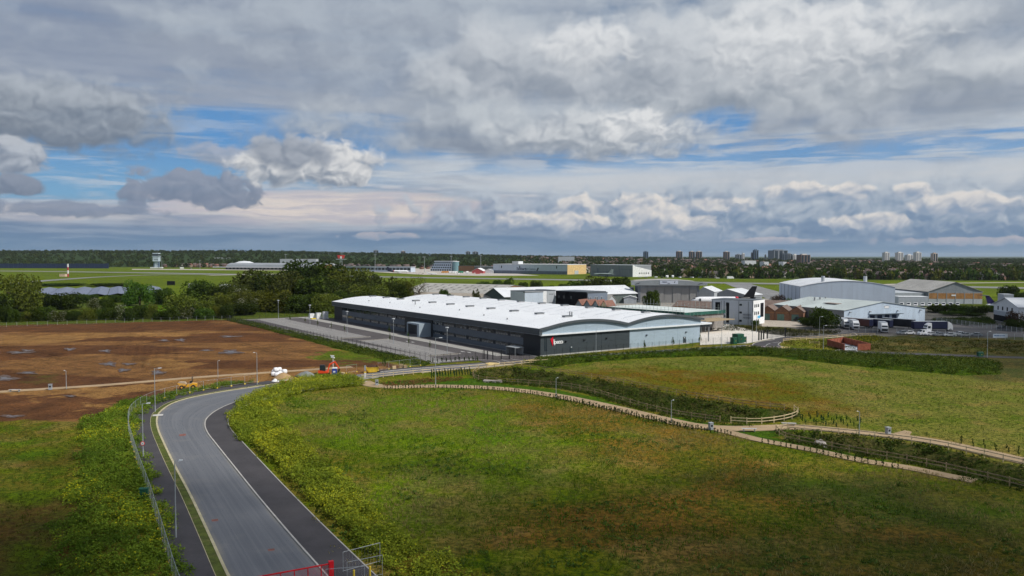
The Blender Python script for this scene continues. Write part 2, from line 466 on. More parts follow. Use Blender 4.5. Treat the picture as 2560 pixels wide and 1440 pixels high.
def nth(n):
    ones = 'zeroth first second third fourth fifth sixth seventh eighth ninth tenth eleventh twelfth thirteenth fourteenth fifteenth sixteenth seventeenth eighteenth nineteenth'.split()
    if n < 20: return ones[n]
    t_ = {2: 'twent', 3: 'thirt', 4: 'fort'}[n // 10]
    return t_ + 'ieth' if n % 10 == 0 else t_ + 'y-' + ones[n % 10]
# ------------------------------------------------------------------ ground, roads, paths
SOIL = GP((-420, 838), (0, 813), (300, 806), (570, 799), (640, 815), (760, 848), (860, 878), (930, 897), (1000, 914), (905, 938), (700, 957), (560, 973), (440, 1000), (300, 1012), (215, 1055), (60, 1048), (-420, 1075))
WEEDS_L = GP((640, 953), (560, 958), (480, 972), (430, 985), (300, 1008), (215, 1050), (185, 1150), (165, 1300), (100, 1440), (40, 1560), (520, 1560), (476, 1440), (453, 1365), (418, 1298), (383, 1212), (360, 1150), (348, 1100), (342, 1062), (350, 1038), (383, 1015), (430, 998), (500, 978), (600, 963))
WEEDS_R = GP((905, 952), (880, 943), (820, 941), (760, 948), (700, 964), (640, 985), (598, 1006), (570, 1040), (570, 1062), (590, 1088), (660, 1158), (745, 1250), (825, 1340), (900, 1420), (1000, 1530), (1260, 1530), (1170, 1440), (1040, 1380), (950, 1290), (870, 1220), (800, 1150), (760, 1100), (715, 1060), (690, 1030), (700, 1000), (760, 980), (840, 972), (900, 967))
SW1 = GP((1180, 938), (1205, 924), (1290, 919), (1370, 929), (1500, 950), (1700, 988), (1850, 1013), (1985, 1028), (1994, 1040), (1960, 1052), (1890, 1059), (1800, 1054), (1700, 1042), (1600, 1021), (1480, 987), (1400, 970), (1250, 956), (1190, 948))
SW2 = GP((1937, 1080), (1950, 1074), (1990, 1076), (2060, 1083), (2150, 1092), (2326, 1115), (2541, 1162), (2760, 1212), (2760, 1290), (2560, 1222), (2425, 1190), (2285, 1159), (2156, 1137), (2038, 1114), (1964, 1098))
BERM = GP((1308, 908), (1330, 900), (1450, 893), (1600, 885), (1760, 876), (1880, 871), (1950, 877), (2060, 882), (2200, 890), (2330, 897), (2500, 905), (2500, 935), (2400, 938), (2200, 921), (2050, 905), (1900, 889), (1760, 890), (1600, 896), (1450, 907), (1370, 920))
CPBANK = GP((560, 799), (604, 799), (760, 834), (900, 866), (1078, 906), (1060, 915), (985, 905), (880, 880), (760, 850), (640, 818))

def axis(fine0, fine1, step, lo, hi, grow=1.13):
    a = list(np.arange(fine0, fine1 + 1e-6, step)); s, t = step, fine1
    while t < hi: s *= grow; t += s; a.append(t)
    s, t = step, fine0
    while t > lo: s *= grow; t -= s; a.insert(0, t)
    return np.array(a)
gx = axis(-225, 190, 0.85, -26000, 26000, 1.06)
gy = axis(52, 300, 0.85, -400, 30000, 1.035)
GX, GY = np.meshgrid(gx, gy)

def hill(X, Y):
    az = np.degrees(np.arctan2(X, np.maximum(Y, 1)))
    h = np.interp(az, [-60, -18, -8, 3, 18, 60], [44, 43, 31, 19, 6, 5])
    return h * sstep(Y, 2150, 3300)
def dist_to(X, Y, pts):
    d = np.full(np.shape(X), 1e9)
    n = len(pts)
    for i in range(n):
        a, b = pts[i], pts[(i + 1) % n]; dx, dy = b[0] - a[0], b[1] - a[1]; L2 = dx * dx + dy * dy + 1e-9
        t = np.clip(((X - a[0]) * dx + (Y - a[1]) * dy) / L2, 0, 1)
        d = np.minimum(d, np.hypot(X - a[0] - t * dx, Y - a[1] - t * dy))
    return d
def near_mask(X, Y, poly, pad=12):
    xs, ys = [p[0] for p in poly], [p[1] for p in poly]
    return (X > min(xs) - pad) & (X < max(xs) + pad) & (Y > min(ys) - pad) & (Y < max(ys) + pad)
def ground_z(X, Y):
    X = np.asarray(X, float); Y = np.asarray(Y, float)
    Z = -0.05 - 0.10 * vnoise(X, Y, 7.0, 3) + hill(X, Y)
    for poly, dep, wid in ((SW1, -1.5, 4.5), (SW2, -1.6, 4.5), (BERM, 0.9, 4.0), (WEEDS_L, 0.35, 5.0)):
        m = near_mask(X, Y, poly)
        if m.any():
            x, y = X[m], Y[m]; ins = inpoly(x, y, poly); d = dist_to(x, y, poly)
            Z[m] += np.where(ins, dep * sstep(d, 0.4, wid), 0.0)
    return Z
GZ = ground_z(GX, GY)
# what grows or lies where: two tones per zone, blended by the material
C1 = np.zeros(GX.shape + (3,)); C2 = np.zeros(GX.shape + (3,)); PZ = np.zeros(GX.shape)
wx = GX + (vnoise(GX, GY, 9, 5) - 0.5) * 12 + (vnoise(GX, GY, 34, 15) - 0.5) * 30 + (vnoise(GX, GY, 2.0, 25, 2) - 0.5) * 7
wy = GY + (vnoise(GX, GY, 9, 9) - 0.5) * 12 + (vnoise(GX, GY, 34, 19) - 0.5) * 22 + (vnoise(GX, GY, 2.0, 29, 2) - 0.5) * 7
wxs = GX + (vnoise(GX, GY, 2.5, 6) - 0.5) * 2.2; wys = GY + (vnoise(GX, GY, 2.5, 8) - 0.5) * 2.2
def zone(mask, a, b): C1[mask] = a; C2[mask] = b
GREEN, DGREEN, BROWN, STRAW, RUST = (0.078, 0.128, 0.009), (0.036, 0.052, 0.009), (0.128, 0.078, 0.028), (0.125, 0.120, 0.036), (0.115, 0.066, 0.016)
zone(np.ones(GX.shape, bool), (0.072, 0.100, 0.011), (0.120, 0.104, 0.028))
zone(GY > 285, (0.040, 0.064, 0.012), (0.068, 0.080, 0.020))
far = GY > 545 + (vnoise(GX, GY, 60, 2) - 0.5) * 30
AIR = (0.100, 0.128, 0.018)
zone(far & (GY < 2300), AIR, (0.078, 0.106, 0.016))
zone((GY > np.interp(GX, [-1500, -900, -300, 0, 120, 200, 270, 560, 900, 2500], [2150, 2060, 1820, 1560, 1330, 1130, 1040, 945, 900, 860])), (0.026, 0.045, 0.012), (0.045, 0.058, 0.020))
zone(GY > 2100, (0.020, 0.036, 0.012), (0.030, 0.046, 0.016))
strip = vnoise(GX * 0.12, GY, 26, 4)
m = far & (GY < 1500); C1[m] *= (0.62 + 0.66 * strip[m])[:, None]; C2[m] *= (0.62 + 0.66 * strip[m])[:, None]
def pz(px, a, b, w=True): zone(inpoly(wx if w else wxs, wy if w else wys, GP(*px)), a, b)
pz([(160, 772), (420, 760), (560, 756), (600, 770), (540, 785), (300, 785)], (0.075, 0.14, 0.012), (0.06, 0.11, 0.012))
zone(inpoly(wx, wy, GP((1180, 760), (1560, 742), (1900, 760), (2560, 770), (2700, 850), (2100, 842), (1900, 845), (1760, 815))), (0.15, 0.14, 0.125), (0.11, 0.105, 0.09))
zone(inpoly(wx, wy, GP((1760, 822), (1900, 822), (2100, 838), (2100, 832), (1990, 812), (1790, 808))), (0.05, 0.060, 0.018), (0.075, 0.066, 0.026))
zone(inpoly(wx, wy, GP((1330, 905), (1880, 880), (2200, 910), (2700, 960), (2760, 1180), (2350, 1105), (2150, 1080), (1990, 1035), (1700, 985), (1400, 930))), (0.062, 0.088, 0.014), STRAW)
zone(inpoly(wx, wy, GP((1390, 925), (1600, 912), (1850, 922), (2010, 955), (2080, 1015), (2010, 1045), (1850, 1018), (1700, 992), (1520, 955))), RUST, (0.075, 0.080, 0.014))
zone(inpoly(wx, wy, GP((1620, 898), (1900, 893), (2150, 915), (2320, 960), (2480, 1010), (2700, 1030), (2700, 950), (2300, 930), (2050, 908), (1880, 888))), STRAW, (0.085, 0.098, 0.022))
zone(inpoly(wx, wy, GP((2130, 890), (2080, 846), (2300, 838), (2700, 840), (2800, 960), (2480, 945))), (0.036, 0.046, 0.012), (0.068, 0.058, 0.020))
# the big meadow in front: greener by the road, rusty and thin to the lower right
zone(inpoly(wx, wy, GP((1030, 1460), (1200, 1320), (1320, 1260), (1480, 1205), (1640, 1155), (1780, 1130), (1950, 1165), (2150, 1215), (2350, 1262), (2700, 1340), (2900, 1700), (900, 1700))), (0.066, 0.064, 0.014), BROWN)
zone(inpoly(wx, wy, GP((1200, 1000), (1500, 1020), (1700, 1070), (1850, 1105), (1750, 1135), (1500, 1140), (1250, 1090), (1000, 1040))), (0.074, 0.080, 0.014), (0.145, 0.094, 0.032))
zone(inpoly(wx, wy, GP((1790, 1200), (2000, 1180), (2300, 1205), (2600, 1250), (2700, 1330), (2350, 1290), (2000, 1250))), (0.040, 0.062, 0.012), (0.062, 0.064, 0.018))
zone(inpoly(wx, wy, GP((1650, 1300), (2000, 1260), (2300, 1330), (2600, 1400), (2700, 1700), (1500, 1700), (1500, 1420))), (0.050, 0.062, 0.011), (0.105, 0.072, 0.026))
zone(inpoly(wx, wy, GP((640, 1000), (860, 975), (1060, 985), (1200, 1040), (1380, 1130), (1300, 1220), (1150, 1290), (1020, 1340), (900, 1230), (760, 1100))), GREEN, (0.100, 0.110, 0.030))
# bottom left: thin brown meadow beyond the weeds
zone(inpoly(wx, wy, GP((-400, 1060), (60, 1045), (230, 1055), (190, 1150), (170, 1300), (110, 1480), (0, 1700), (-900, 1700))), (0.052, 0.085, 0.012), (0.085, 0.070, 0.018))
zone(inpoly(wx, wy, GP((-400, 1270), (120, 1250), (190, 1300), (130, 1480), (0, 1700), (-900, 1700))), (0.092, 0.058, 0.022), (0.060, 0.064, 0.014))
def blur(A, k):
    for ax in (0, 1):
        pad = [(0, 0)] * A.ndim; pad[ax] = (k + 1, k); c_ = np.cumsum(np.pad(A, pad, mode='edge'), axis=ax)
        n_ = A.shape[ax]; A = (np.take(c_, np.arange(2 * k + 1, 2 * k + 1 + n_), axis=ax) - np.take(c_, np.arange(0, n_), axis=ax)) / (2 * k + 1)
    return A
_nr = (GY > 50) & (GY < 285) & (GX > -225) & (GX < 190)
_b1, _b2 = blur(C1, 3), blur(C2, 3); C1[_nr] = _b1[_nr]; C2[_nr] = _b2[_nr]
# thin dry patches, lush patches
dry = vnoise(GX, GY, 6.5, 81, 4); lush = vnoise(GX, GY, 11, 83, 4); pat = sstep(dry, 0.56, 0.70)[..., None] * _nr[..., None]; lu = (sstep(lush, 0.55, 0.70) * (1 - 0.75 * sstep(GX, 8, 32)))[..., None] * _nr[..., None]
C1 += pat * (np.array((0.135, 0.098, 0.040)) - C1) * 0.40; C2 += pat * (np.array((0.19, 0.135, 0.060)) - C2) * 0.5
C1 += lu * (np.array((0.055, 0.118, 0.008)) - C1) * 0.6; C2 += lu * (np.array((0.078, 0.130, 0.012)) - C2) * 0.5
# mown verges by the path
zone(inpoly(wxs, wys, GP((905, 958), (1100, 945), (1190, 945), (1250, 958), (1400, 974), (1480, 990), (1600, 1025), (1700, 1045), (1800, 1058), (1900, 1064), (1990, 1052), (2000, 1066), (1935, 1092), (2050, 1118), (2200, 1147), (2440, 1196), (2440, 1204), (2200, 1160), (2050, 1130), (1900, 1100), (1740, 1068), (1530, 1020), (1250, 972), (950, 968))), (0.034, 0.070, 0.008), (0.044, 0.080, 0.010))
for poly in (SW1, SW2): zone(inpoly(wxs, wys, poly), (0.030, 0.048, 0.010), (0.060, 0.055, 0.022))
zone(inpoly(wxs, wys, BERM), (0.026, 0.052, 0.008), (0.045, 0.066, 0.012))
zone(inpoly(wxs, wys, CPBANK), (0.028, 0.055, 0.008), (0.05, 0.072, 0.012))
# bare earth
so = inpoly(wxs, wys, SOIL) & (GX > -700)
zone(so, (0.108, 0.056, 0.031), (0.068, 0.036, 0.021))
tone = vnoise(GX * 0.30, GY, 16, 12, 5)
m = so & (tone > 0.56); C1[m] = (0.175, 0.102, 0.053); C2[m] = (0.120, 0.068, 0.037)
for px in ([(0, 838), (250, 832), (450, 835), (560, 832), (420, 845), (250, 845), (100, 858), (-100, 862)], [(330, 905), (420, 892), (510, 905), (450, 915), (360, 925)],
           [(-100, 975), (200, 963), (480, 940), (700, 925), (900, 912), (960, 915), (700, 945), (400, 975), (0, 990)], [(150, 1010), (250, 1000), (320, 1005), (200, 1025)]):
    mm = inpoly(wx, wy, GP(*px)) & so; C1[mm] = (0.23, 0.142, 0.072); C2[mm] = (0.16, 0.094, 0.048)
mm = inpoly(wx, wy, GP((800, 885), (870, 876), (960, 893), (985, 903), (880, 908), (810, 903))); C1[mm] = (0.055, 0.10, 0.012); C2[mm] = (0.085, 0.085, 0.022)
mm = inpoly(wx, wy, GP((50, 936), (120, 928), (150, 938), (80, 948))); C1[mm] = (0.075, 0.07, 0.02)
for a, b in (((0, 868), (330, 930)), ((0, 885), (300, 940)), ((0, 905), (200, 945)), ((130, 880), (118, 905)), ((145, 872), (135, 890)), ((308, 860), (300, 892)), ((345, 858), (330, 925)), ((385, 855), (352, 930)), ((418, 850), (418, 900)), ((418, 900), (395, 935)), ((275, 862), (262, 905)), ((0, 925), (40, 945)), ((560, 850), (700, 885)), ((600, 860), (760, 905)), ((640, 858), (840, 900))):
    for off in (0.0, 2.3):
        A_, B_ = G(*a), G(*b); t_ = (B_ - A_).normalized(); nn = Vector((-t_.y, t_.x, 0)) * off
        d = dist_to(GX, GY, [A_ + nn, B_ + nn]); k = (d < 0.5) & so & (vnoise(GX, GY, 5, 71) > 0.38); C1[k] *= 0.72; C2[k] *= 0.72; GZ[k] -= 0.06
GZ[so] += (vnoise(GX[so], GY[so], 1.6, 21) - 0.5) * 0.12
fz = vnoise(GX * 0.5, GY, 2.6, 91, 3); fz2 = vnoise(GX, GY * 0.35, 3.2, 93, 3)
C1[so] *= (0.55 + 0.9 * fz[so])[:, None]; C2[so] *= (0.55 + 0.9 * fz2[so])[:, None]

def ground_material():
    m = bpy.data.materials.new('ground'); m.use_nodes = True; nt = m.node_tree; V.nt = nt
    b = nt.nodes['Principled BSDF']; b.inputs['Roughness'].default_value = 0.95; b.inputs['Specular IOR Level'].default_value = 0.1
    a1 = nt.nodes.new('ShaderNodeAttribute'); a1.attribute_name = 'Col'; a2 = nt.nodes.new('ShaderNodeAttribute'); a2.attribute_name = 'Tone'
    g = nt.nodes.new('ShaderNodeNewGeometry'); p = V(g.outputs['Position'])
    nA = noise(p, 0.13, 5, 0.62); nB = noise(p, 1.4, 4, 0.65); nC = noise(p, 0.018, 4, 0.6)
    f = smooth(nA * 0.55 + nB * 0.38 + nC * 0.17, 0.45, 0.63)
    cc = mixc(f, V(a1.outputs['Color']), V(a2.outputs['Color']))
    hs = nt.nodes.new('ShaderNodeHueSaturation'); nt.links.new(cc.k, hs.inputs['Color'])
    nD = noise(p, 5.0, 3, 0.7)
    hs.inputs['Saturation'].default_value = 1.2
    nt.links.new((smooth(nD * 0.5 + nB * 0.5, 0.36, 0.64) * 1.3 + 0.45).k, hs.inputs['Value'])
    nt.links.new(hs.outputs[0], b.inputs['Base Color'])
    bn = nt.nodes.new('ShaderNodeBump'); bn.inputs['Strength'].default_value = 0.7; bn.inputs['Distance'].default_value = 0.25
    nt.links.new((nB * 0.7 + nD * 0.3).k, bn.inputs['Height']); nt.links.new(bn.outputs[0], b.inputs['Normal'])
    return m
nyv, nxv = GX.shape
idx = np.arange(nyv * nxv).reshape(nyv, nxv)
fa = np.stack([idx[:-1, :-1], idx[:-1, 1:], idx[1:, 1:], idx[1:, :-1]], -1).reshape(-1, 4)
gm = np_mesh('ground', np.stack([GX, GY, GZ], -1).reshape(-1, 3), fa, ground_material())
for nm, arr in (('Col', C1), ('Tone', C2)):
    at = gm.attributes.new(nm, 'FLOAT_COLOR', 'POINT'); at.data.foreach_set('color', np.concatenate([arr.reshape(-1, 3), np.ones((nyv * nxv, 1))], 1).astype(np.float32).ravel())
gm.polygons.foreach_set('use_smooth', np.ones(len(fa), bool))
struct(inst('ground', gm))

# ---- surfaces
ASPH = M('asphalt_worn', (0.118, 0.122, 0.132), 0.85, 0.16, 0.09, bump=0.1, fine=0.25, stretch=(1, 1, 1), dirt=(0.15, 0.145, 0.135, 0.5))
ASPHD = M('asphalt_dark', (0.060, 0.056, 0.060), 0.9, 0.14, 0.3, bump=0.1, fine=0.25)
ASPHC = M('asphalt_car_park', (0.085, 0.076, 0.076), 0.9, 0.12, 0.15, fine=0.15)
PAVER = M('concrete_paver', (0.235, 0.225, 0.215), 0.9, 0.07, 0.25, fine=0.22)
PAVEL = M('concrete_paver_light', (0.33, 0.32, 0.295), 0.9, 0.07, 0.25, fine=0.15)
CONC = M('concrete_slab', (0.62, 0.58, 0.52), 0.9, 0.08, 0.06, fine=0.1)
KERB = M('kerb_stone', (0.42, 0.40, 0.37), 0.9, 0.12, 0.6)
KERBY = M('kerb_sandy', (0.44, 0.39, 0.25), 0.9, 0.15, 0.6)
PATH = M('hoggin_path', (0.36, 0.26, 0.155), 0.95, 0.14, 0.25, fine=0.25, bump=0.1)
TACT = M('tactile_buff', (0.62, 0.47, 0.19), 0.9, 0.12, 0.8)
WHITEP = M('white_marking', (0.62, 0.62, 0.60), 0.8, 0.12, 1.5)
VERGE = M('verge_grass', (0.078, 0.098, 0.014), 0.95, 0.35, 0.9, bump=0.5, fine=0.5, dirt=(0.20, 0.155, 0.07, 0.8))
RUNW = M('runway_asphalt', (0.20, 0.20, 0.20), 0.9, 0.14, 0.02)
APRON = M('apron_concrete', (0.44, 0.40, 0.35), 0.9, 0.10, 0.012)
YARD = M('yard_surface', (0.10, 0.095, 0.095), 0.9, 0.12, 0.1, fine=0.2)

LC = catmull(GP((640, 1560), (575, 1440), (528, 1340), (480, 1240), (440, 1165), (413, 1110), (398, 1075), (394, 1050), (402, 1030), (432, 1009), (480, 994), (560, 979), (640, 967), (700, 958), (760, 951), (830, 943), (905, 935), (1000, 925), (1100, 917), (1215, 909), (1300, 900), (1400, 893), (1560, 881), (1750, 869), (1865, 862)), 6)
RC = catmull(GP((925, 1560), (815, 1440), (722, 1335), (642, 1240), (582, 1165), (540, 1112), (518, 1083), (511, 1062), (518, 1044), (545, 1024), (590, 1005), (655, 987), (725, 973), (790, 963), (860, 953), (920, 946), (1005, 936), (1105, 926), (1220, 917), (1320, 906), (1420, 898), (1580, 887), (1760, 877), (1865, 872), (1900, 874)), 6)
_n = len(LC)
def road_material():
    m = bpy.data.materials.new('road_asphalt'); m.use_nodes = True; nt = m.node_tree; V.nt = nt
    b = nt.nodes['Principled BSDF']; b.inputs['Roughness'].default_value = 0.85; b.inputs['Specular IOR Level'].default_value = 0.25
    a = nt.nodes.new('ShaderNodeAttribute'); a.attribute_name = 'Lane'; s_ = sep(V(a.outputs['Vector']))
    g = nt.nodes.new('ShaderNodeNewGeometry'); p = V(g.outputs['Position'])
    streak = noise(vec(s_[0] * 26.0, s_[1] * 0.035), 1.0, 4, 0.6); st2 = noise(vec(s_[0] * 9.0, s_[1] * 0.012, 4.0), 1.0, 3, 0.6)
    fine = noise(p, 9.0, 3, 0.7); patch = noise(p, 0.22, 4, 0.6)
    cc = mixc(smooth(streak * 0.55 + st2 * 0.45, 0.38, 0.64), (0.120, 0.127, 0.142), (0.160, 0.167, 0.182))
    cc = mixc(smooth(patch, 0.5, 0.75) * 0.35, cc, (0.215, 0.21, 0.20))
    edge = smooth(s_[0], 0.10, 0.0); edge2 = smooth(s_[0], 0.93, 1.0)
    cc = mixc(vmax(edge, edge2) * smooth(patch, 0.3, 0.6) * 0.6, cc, (0.24, 0.22, 0.18))
    cc = mixc(smooth(fine, 0.35, 0.65) * 0.3, cc, (0.09, 0.093, 0.10))
    nt.links.new(cc.k, b.inputs['Base Color']); return m
rd = struct(ribbon('road', LC, RC, 0.0, road_material()))
_s = [0.0]
for a_, b_ in zip(LC[:-1], LC[1:]): _s.append(_s[-1] + (b_ - a_).length)
at_ = rd.data.attributes.new('Lane', 'FLOAT_VECTOR', 'POINT'); at_.data.foreach_set('vector', np.array([(0.0, q, 0.0) for q in _s] + [(1.0, q, 0.0) for q in _s], dtype=np.float32).ravel())
iw = next(i for i, p in enumerate(LC) if p.y > G(700, 958).y)        # where the works begin
struct(ribbon('kerb', offset(LC[:iw], 0.28), LC[:iw], 0.10, KERBY, 0.2))
struct(ribbon('kerb', RC[:iw + 14], offset(RC[:iw + 14], -0.18), 0.11, KERB, 0.2))
struct(ribbon('verge', offset(LC[:iw - 4], 1.15), offset(LC[:iw - 4], 0.281), 0.07, VERGE, 0.2))
struct(ribbon('footway', offset(LC[:iw], 4.9), offset(LC[:iw], 1.151), 0.075, ASPHD, 0.2))
struct(ribbon('footway', offset(RC[:iw + 10], -0.181), offset(RC[:iw + 10], -3.9), 0.09, ASPHD, 0.2))
struct(ribbon('edging_kerb', offset(RC[:iw + 10], -3.901), offset(RC[:iw + 10], -4.02), 0.13, KERB, 0.2))
struct(ribbon('edging_kerb', offset(LC[:iw - 4], 1.21), offset(LC[:iw - 4], 1.152), 0.10, KERBY, 0.2))
# far kerb and footway of the road past the works
ia = next(i for i, p in enumerate(LC) if p.x > G(950, 930).x and i > iw); ib = next(i for i, p in enumerate(LC) if p.x > G(1215, 909).x and i > iw)
struct(ribbon('footway', offset(LC[ia:ib], 2.6), offset(LC[ia:ib], 0.16), 0.08, ASPHD, 0.2))
struct(ribbon('kerb', offset(LC[ia:ib], 0.159), LC[ia:ib], 0.10, KERB, 0.2))
struct(ribbon('kerb', RC[ia:ib + 4], offset(RC[ia:ib + 4], -0.16), 0.10, KERB, 0.2))
# red utility marks and pale patches on the carriageway
REDM = M('utility_mark', (0.20, 0.085, 0.07), 0.9, 0.3, 2.0)
for px, py in ((537, 1301), (678, 1375), (456, 1088)):
    struct(flat('utility_marking', [G(px - 9, py - 2), G(px + 8, py - 4), G(px + 9, py + 1), G(px - 7, py + 3)], 0.006, REDM))
# sandy footpaths
def path(name, cl, w, z=0.02):
    c_ = catmull([G(*p) for p in cl], 8); struct(ribbon(name, offset(c_, w / 2), offset(c_, -w / 2), z, PATH, 0.12))
path('path', [(905, 953), (930, 962), (980, 967), (1100, 965), (1250, 971), (1390, 989), (1530, 1018), (1650, 1046), (1740, 1064), (1840, 1071), (1980, 1067), (2060, 1072), (2150, 1081), (2326, 1102), (2541, 1148), (2800, 1210)], 3.9)
path('path', [(1800, 1075), (1860, 1090), (1906, 1101), (2028, 1124), (2156, 1151), (2265, 1168), (2365, 1188), (2436, 1202)], 2.4, 0.028)
path('path', [(-500, 1012), (0, 979), (250, 963), (480, 944), (640, 933), (760, 925), (880, 917)], 2.6)
struct(flat('path_landing', GP((2235, 1083), (2262, 1076), (2280, 1080), (2272, 1092), (2245, 1092)), 0.034, PATH))
struct(flat('path_landing', GP((1945, 1062), (1990, 1060), (2005, 1068), (1960, 1072)), 0.030, PATH))
# the junction and lanes by the white office block
struct(flat('road', GP((1840, 874), (1864, 864), (1881, 861), (1896, 854), (1933, 847), (1964, 841), (2048, 839), (2110, 835), (2122, 828), (2160, 825), (2240, 831), (2139, 838), (2048, 843.5), (1981, 846), (1960, 852), (1948, 860), (1952, 865), (1976, 870), (2060, 875), (2075, 877), (2190, 879), (2330, 884), (2700, 897), (2700, 901), (2330, 889), (2200, 884), (2060, 882), (1900, 880)), 0.008, ASPHD))
struct(flat('raised_table', GP((1881, 864.5), (1955, 866.5), (1955, 870), (1876, 868)), 0.016, M('table_pink', (0.27, 0.22, 0.235), 0.9)))
for q in ([(1864, 863.5), (1881, 865), (1876, 868), (1864, 867)], [(1952, 866.5), (1976, 867), (1976, 871), (1955, 870.5)], [(1213, 909), (1225, 907), (1249, 908.5), (1247, 912), (1222, 914)], [(1312, 902), (1340, 897.5), (1355, 898), (1345, 903), (1325, 906)]):
    struct(flat('tactile_paving', GP(*q), 0.125 if q[0][0] < 1500 else 0.02, TACT))
def kline(pts, w=0.16, z=0.1, mat=None, nm='kerb'):
    c_ = catmull(GP(*pts), 5); struct(ribbon(nm, offset(c_, w / 2), offset(c_, -w / 2), z, mat or KERB, 0.14))
kline([(1881, 863), (1886, 858), (1905, 853), (1931, 850), (1935, 848), (1925, 846)], 0.22)
kline([(1966, 869), (1948, 864), (1946, 860), (1952, 856)], 0.2)
kline([(1964, 842), (2048, 845), (2100, 842), (2139, 838), (2139, 834), (2130, 831)], 0.22)
kline([(2066, 877.5), (2080, 878.5), (2090, 876), (2109, 874)], 0.25)
kline([(2141, 876.5), (2147, 880), (2167, 881)], 0.25)
kline([(1190, 900), (1225, 900.5), (1248, 905), (1247, 911)], 0.2)
kline([(1100, 908), (1075, 908), (1080, 905)], 0.2)
for a, b in (((1914, 866), (1918, 861)), ((1918, 861), (1926, 858)), ((1932, 857), (1947, 855))):
    kline([a, ((a[0] + b[0]) / 2, (a[1] + b[1]) / 2), b], 0.15, 0.016, WHITEP, 'road_marking')
for a, b in (((1254, 899), (1273, 904)), ((1281, 906), (1290, 908)), ((1275, 897), (1312, 903))):
    kline([a, ((a[0] + b[0]) / 2, (a[1] + b[1]) / 2), b], 0.16, 0.016, WHITEP, 'road_marking')
# gate apron of the factory, white concrete service yard
struct(flat('road', GP((1190, 899), (1208, 896), (1280, 884), (1352, 890), (1352, 896), (1290, 909), (1230, 912)), 0.004, ASPHC))
struct(flat('service_yard', GP((1750, 862), (1752, 806), (1830, 812), (1905, 833), (1968, 841), (1935, 846), (1905, 851), (1870, 858), (1800, 860)), 0.012, CONC, 0.05))
struct(flat('lorry_yard', GP((2085, 836), (2060, 815), (2340, 800), (2480, 812), (2700, 815), (2700, 845), (2400, 840), (2240, 834), (2140, 832)), 0.006, YARD))
struct(flat('garage_forecourt', GP((1905, 816), (1902, 800), (2040, 803), (2050, 814), (1990, 818)), 0.006, M('pale_concrete', (0.38, 0.33, 0.27), 0.9)))
struct(flat('hangar_apron', GP((1500, 800), (1540, 755), (1760, 752), (1930, 745), (2000, 765), (1900, 790)), 0.004, M('dull_concrete', (0.26, 0.24, 0.21), 0.9, 0.15, 0.05)))
# airfield
def band(name, cl, w, mat, z):
    c_ = catmull([G(*p) for p in cl], 6); struct(ribbon(name, offset(c_, w / 2), offset(c_, -w / 2), z, mat))
band('runway', [(-600, 672), (0, 677.5), (300, 681), (650, 687), (1000, 693), (1250, 697), (1500, 701), (1800, 707), (2130, 712), (2450, 718), (2900, 726)], 46, RUNW, 0.05)
band('taxiway', [(-300, 716), (0, 709), (60, 706), (150, 699), (260, 692), (400, 687), (560, 686)], 20, RUNW, 0.08)
band('taxiway', [(1835, 706), (1870, 718), (1950, 742), (2010, 762)], 26, RUNW, 0.08)
band('taxiway', [(520, 688.5), (640, 686), (760, 684), (900, 683)], 22, APRON, 0.09)
band('taxiway', [(2150, 714), (2300, 709), (2600, 706)], 14, APRON, 0.09)
struct(flat('apron', GP((860, 671), (1080, 671), (1240, 680), (1350, 689), (1200, 690), (1060, 687), (950, 681), (860, 676)), 0.12, APRON))
struct(flat('apron', GP((330, 672.5), (700, 674), (860, 674), (860, 677), (700, 676), (330, 674.5)), 0.12, APRON))
# puddles on the bare earth
PUD = M('puddle_water', (0.10, 0.085, 0.078), 0.30, 0.15, 0.4, spec=0.5)
MUD = M('puddle_margin', (0.085, 0.050, 0.031), 0.6, 0.2, 0.5, spec=0.5)
for (px, py, rx, ry) in ((174, 873, 11, 3.2), (264, 877, 12, 3), (273, 910, 14, 4.5), (322, 910, 13, 2.5), (308, 925, 12, 4), (410, 851, 10, 2.4), (452, 850, 10, 3), (577, 880, 20, 5), (68, 876, 12, 2.5), (575, 841, 22, 2), (48, 881, 26, 2.6), (12, 946, 22, 7), (176, 990, 12, 2), (30, 1040, 24, 3), (516, 876, 12, 1.8), (395, 931, 14, 5), (70, 932, 18, 3)):
    k = 26; pts, mar = [], []; ph = random.random() * 9
    for i in range(k):
        t = 2 * PI * i / k; r_ = 0.85 + 0.28 * math.sin(3 * t + ph) + 0.2 * math.sin(5 * t + 2 * ph) + random.uniform(-0.14, 0.14)
        pts.append(G(px + 0.72 * rx * r_ * math.cos(t), py + ry * 0.55 * r_ * math.sin(t))); mar.append(G(px + rx * (r_ * 1.2 + random.uniform(0.05, 0.5)) * math.cos(t), py + ry * (r_ * 1.0 + random.uniform(0.1, 0.4)) * math.sin(t)))
    struct(flat('mud_margin', mar, 0.010, MUD)); struct(flat('puddle', pts, 0.018, PUD))
# ------------------------------------------------------------------ the factory and its car park
FA = Vector((8.5, 232.2, 0)); FROT = math.atan2(0.5575, 0.83); FL, FW = 167.0, 68.5; BW = FW / 2
def FP(x, y, z=0.0):                                # factory plan (x across the gable, y along the building) to the world
    return Vector((FA.x + x * math.cos(FROT) - y * math.sin(FROT), FA.y + x * math.sin(FROT) + y * math.cos(FROT), z))
def ray_hit(px, p0, d):
    """distance along the plan line p0 + s d where the photo column px crosses it"""
    u = (px - 1280) / FPX
    return (u * p0.y - p0.x) / (d.x - u * d.y)
_gx = Vector((math.cos(FROT), math.sin(FROT), 0)); _gy = Vector((-math.sin(FROT), math.cos(FROT), 0))
gxp = lambda px: ray_hit(px, FA, _gx)
gyp = lambda px: ray_hit(px, FA, _gy)
CLAD_D = M('cladding_charcoal', (0.040, 0.052, 0.060), 0.55, 0.05, 0.4, stretch=(1, 1, 6), spec=0.4)
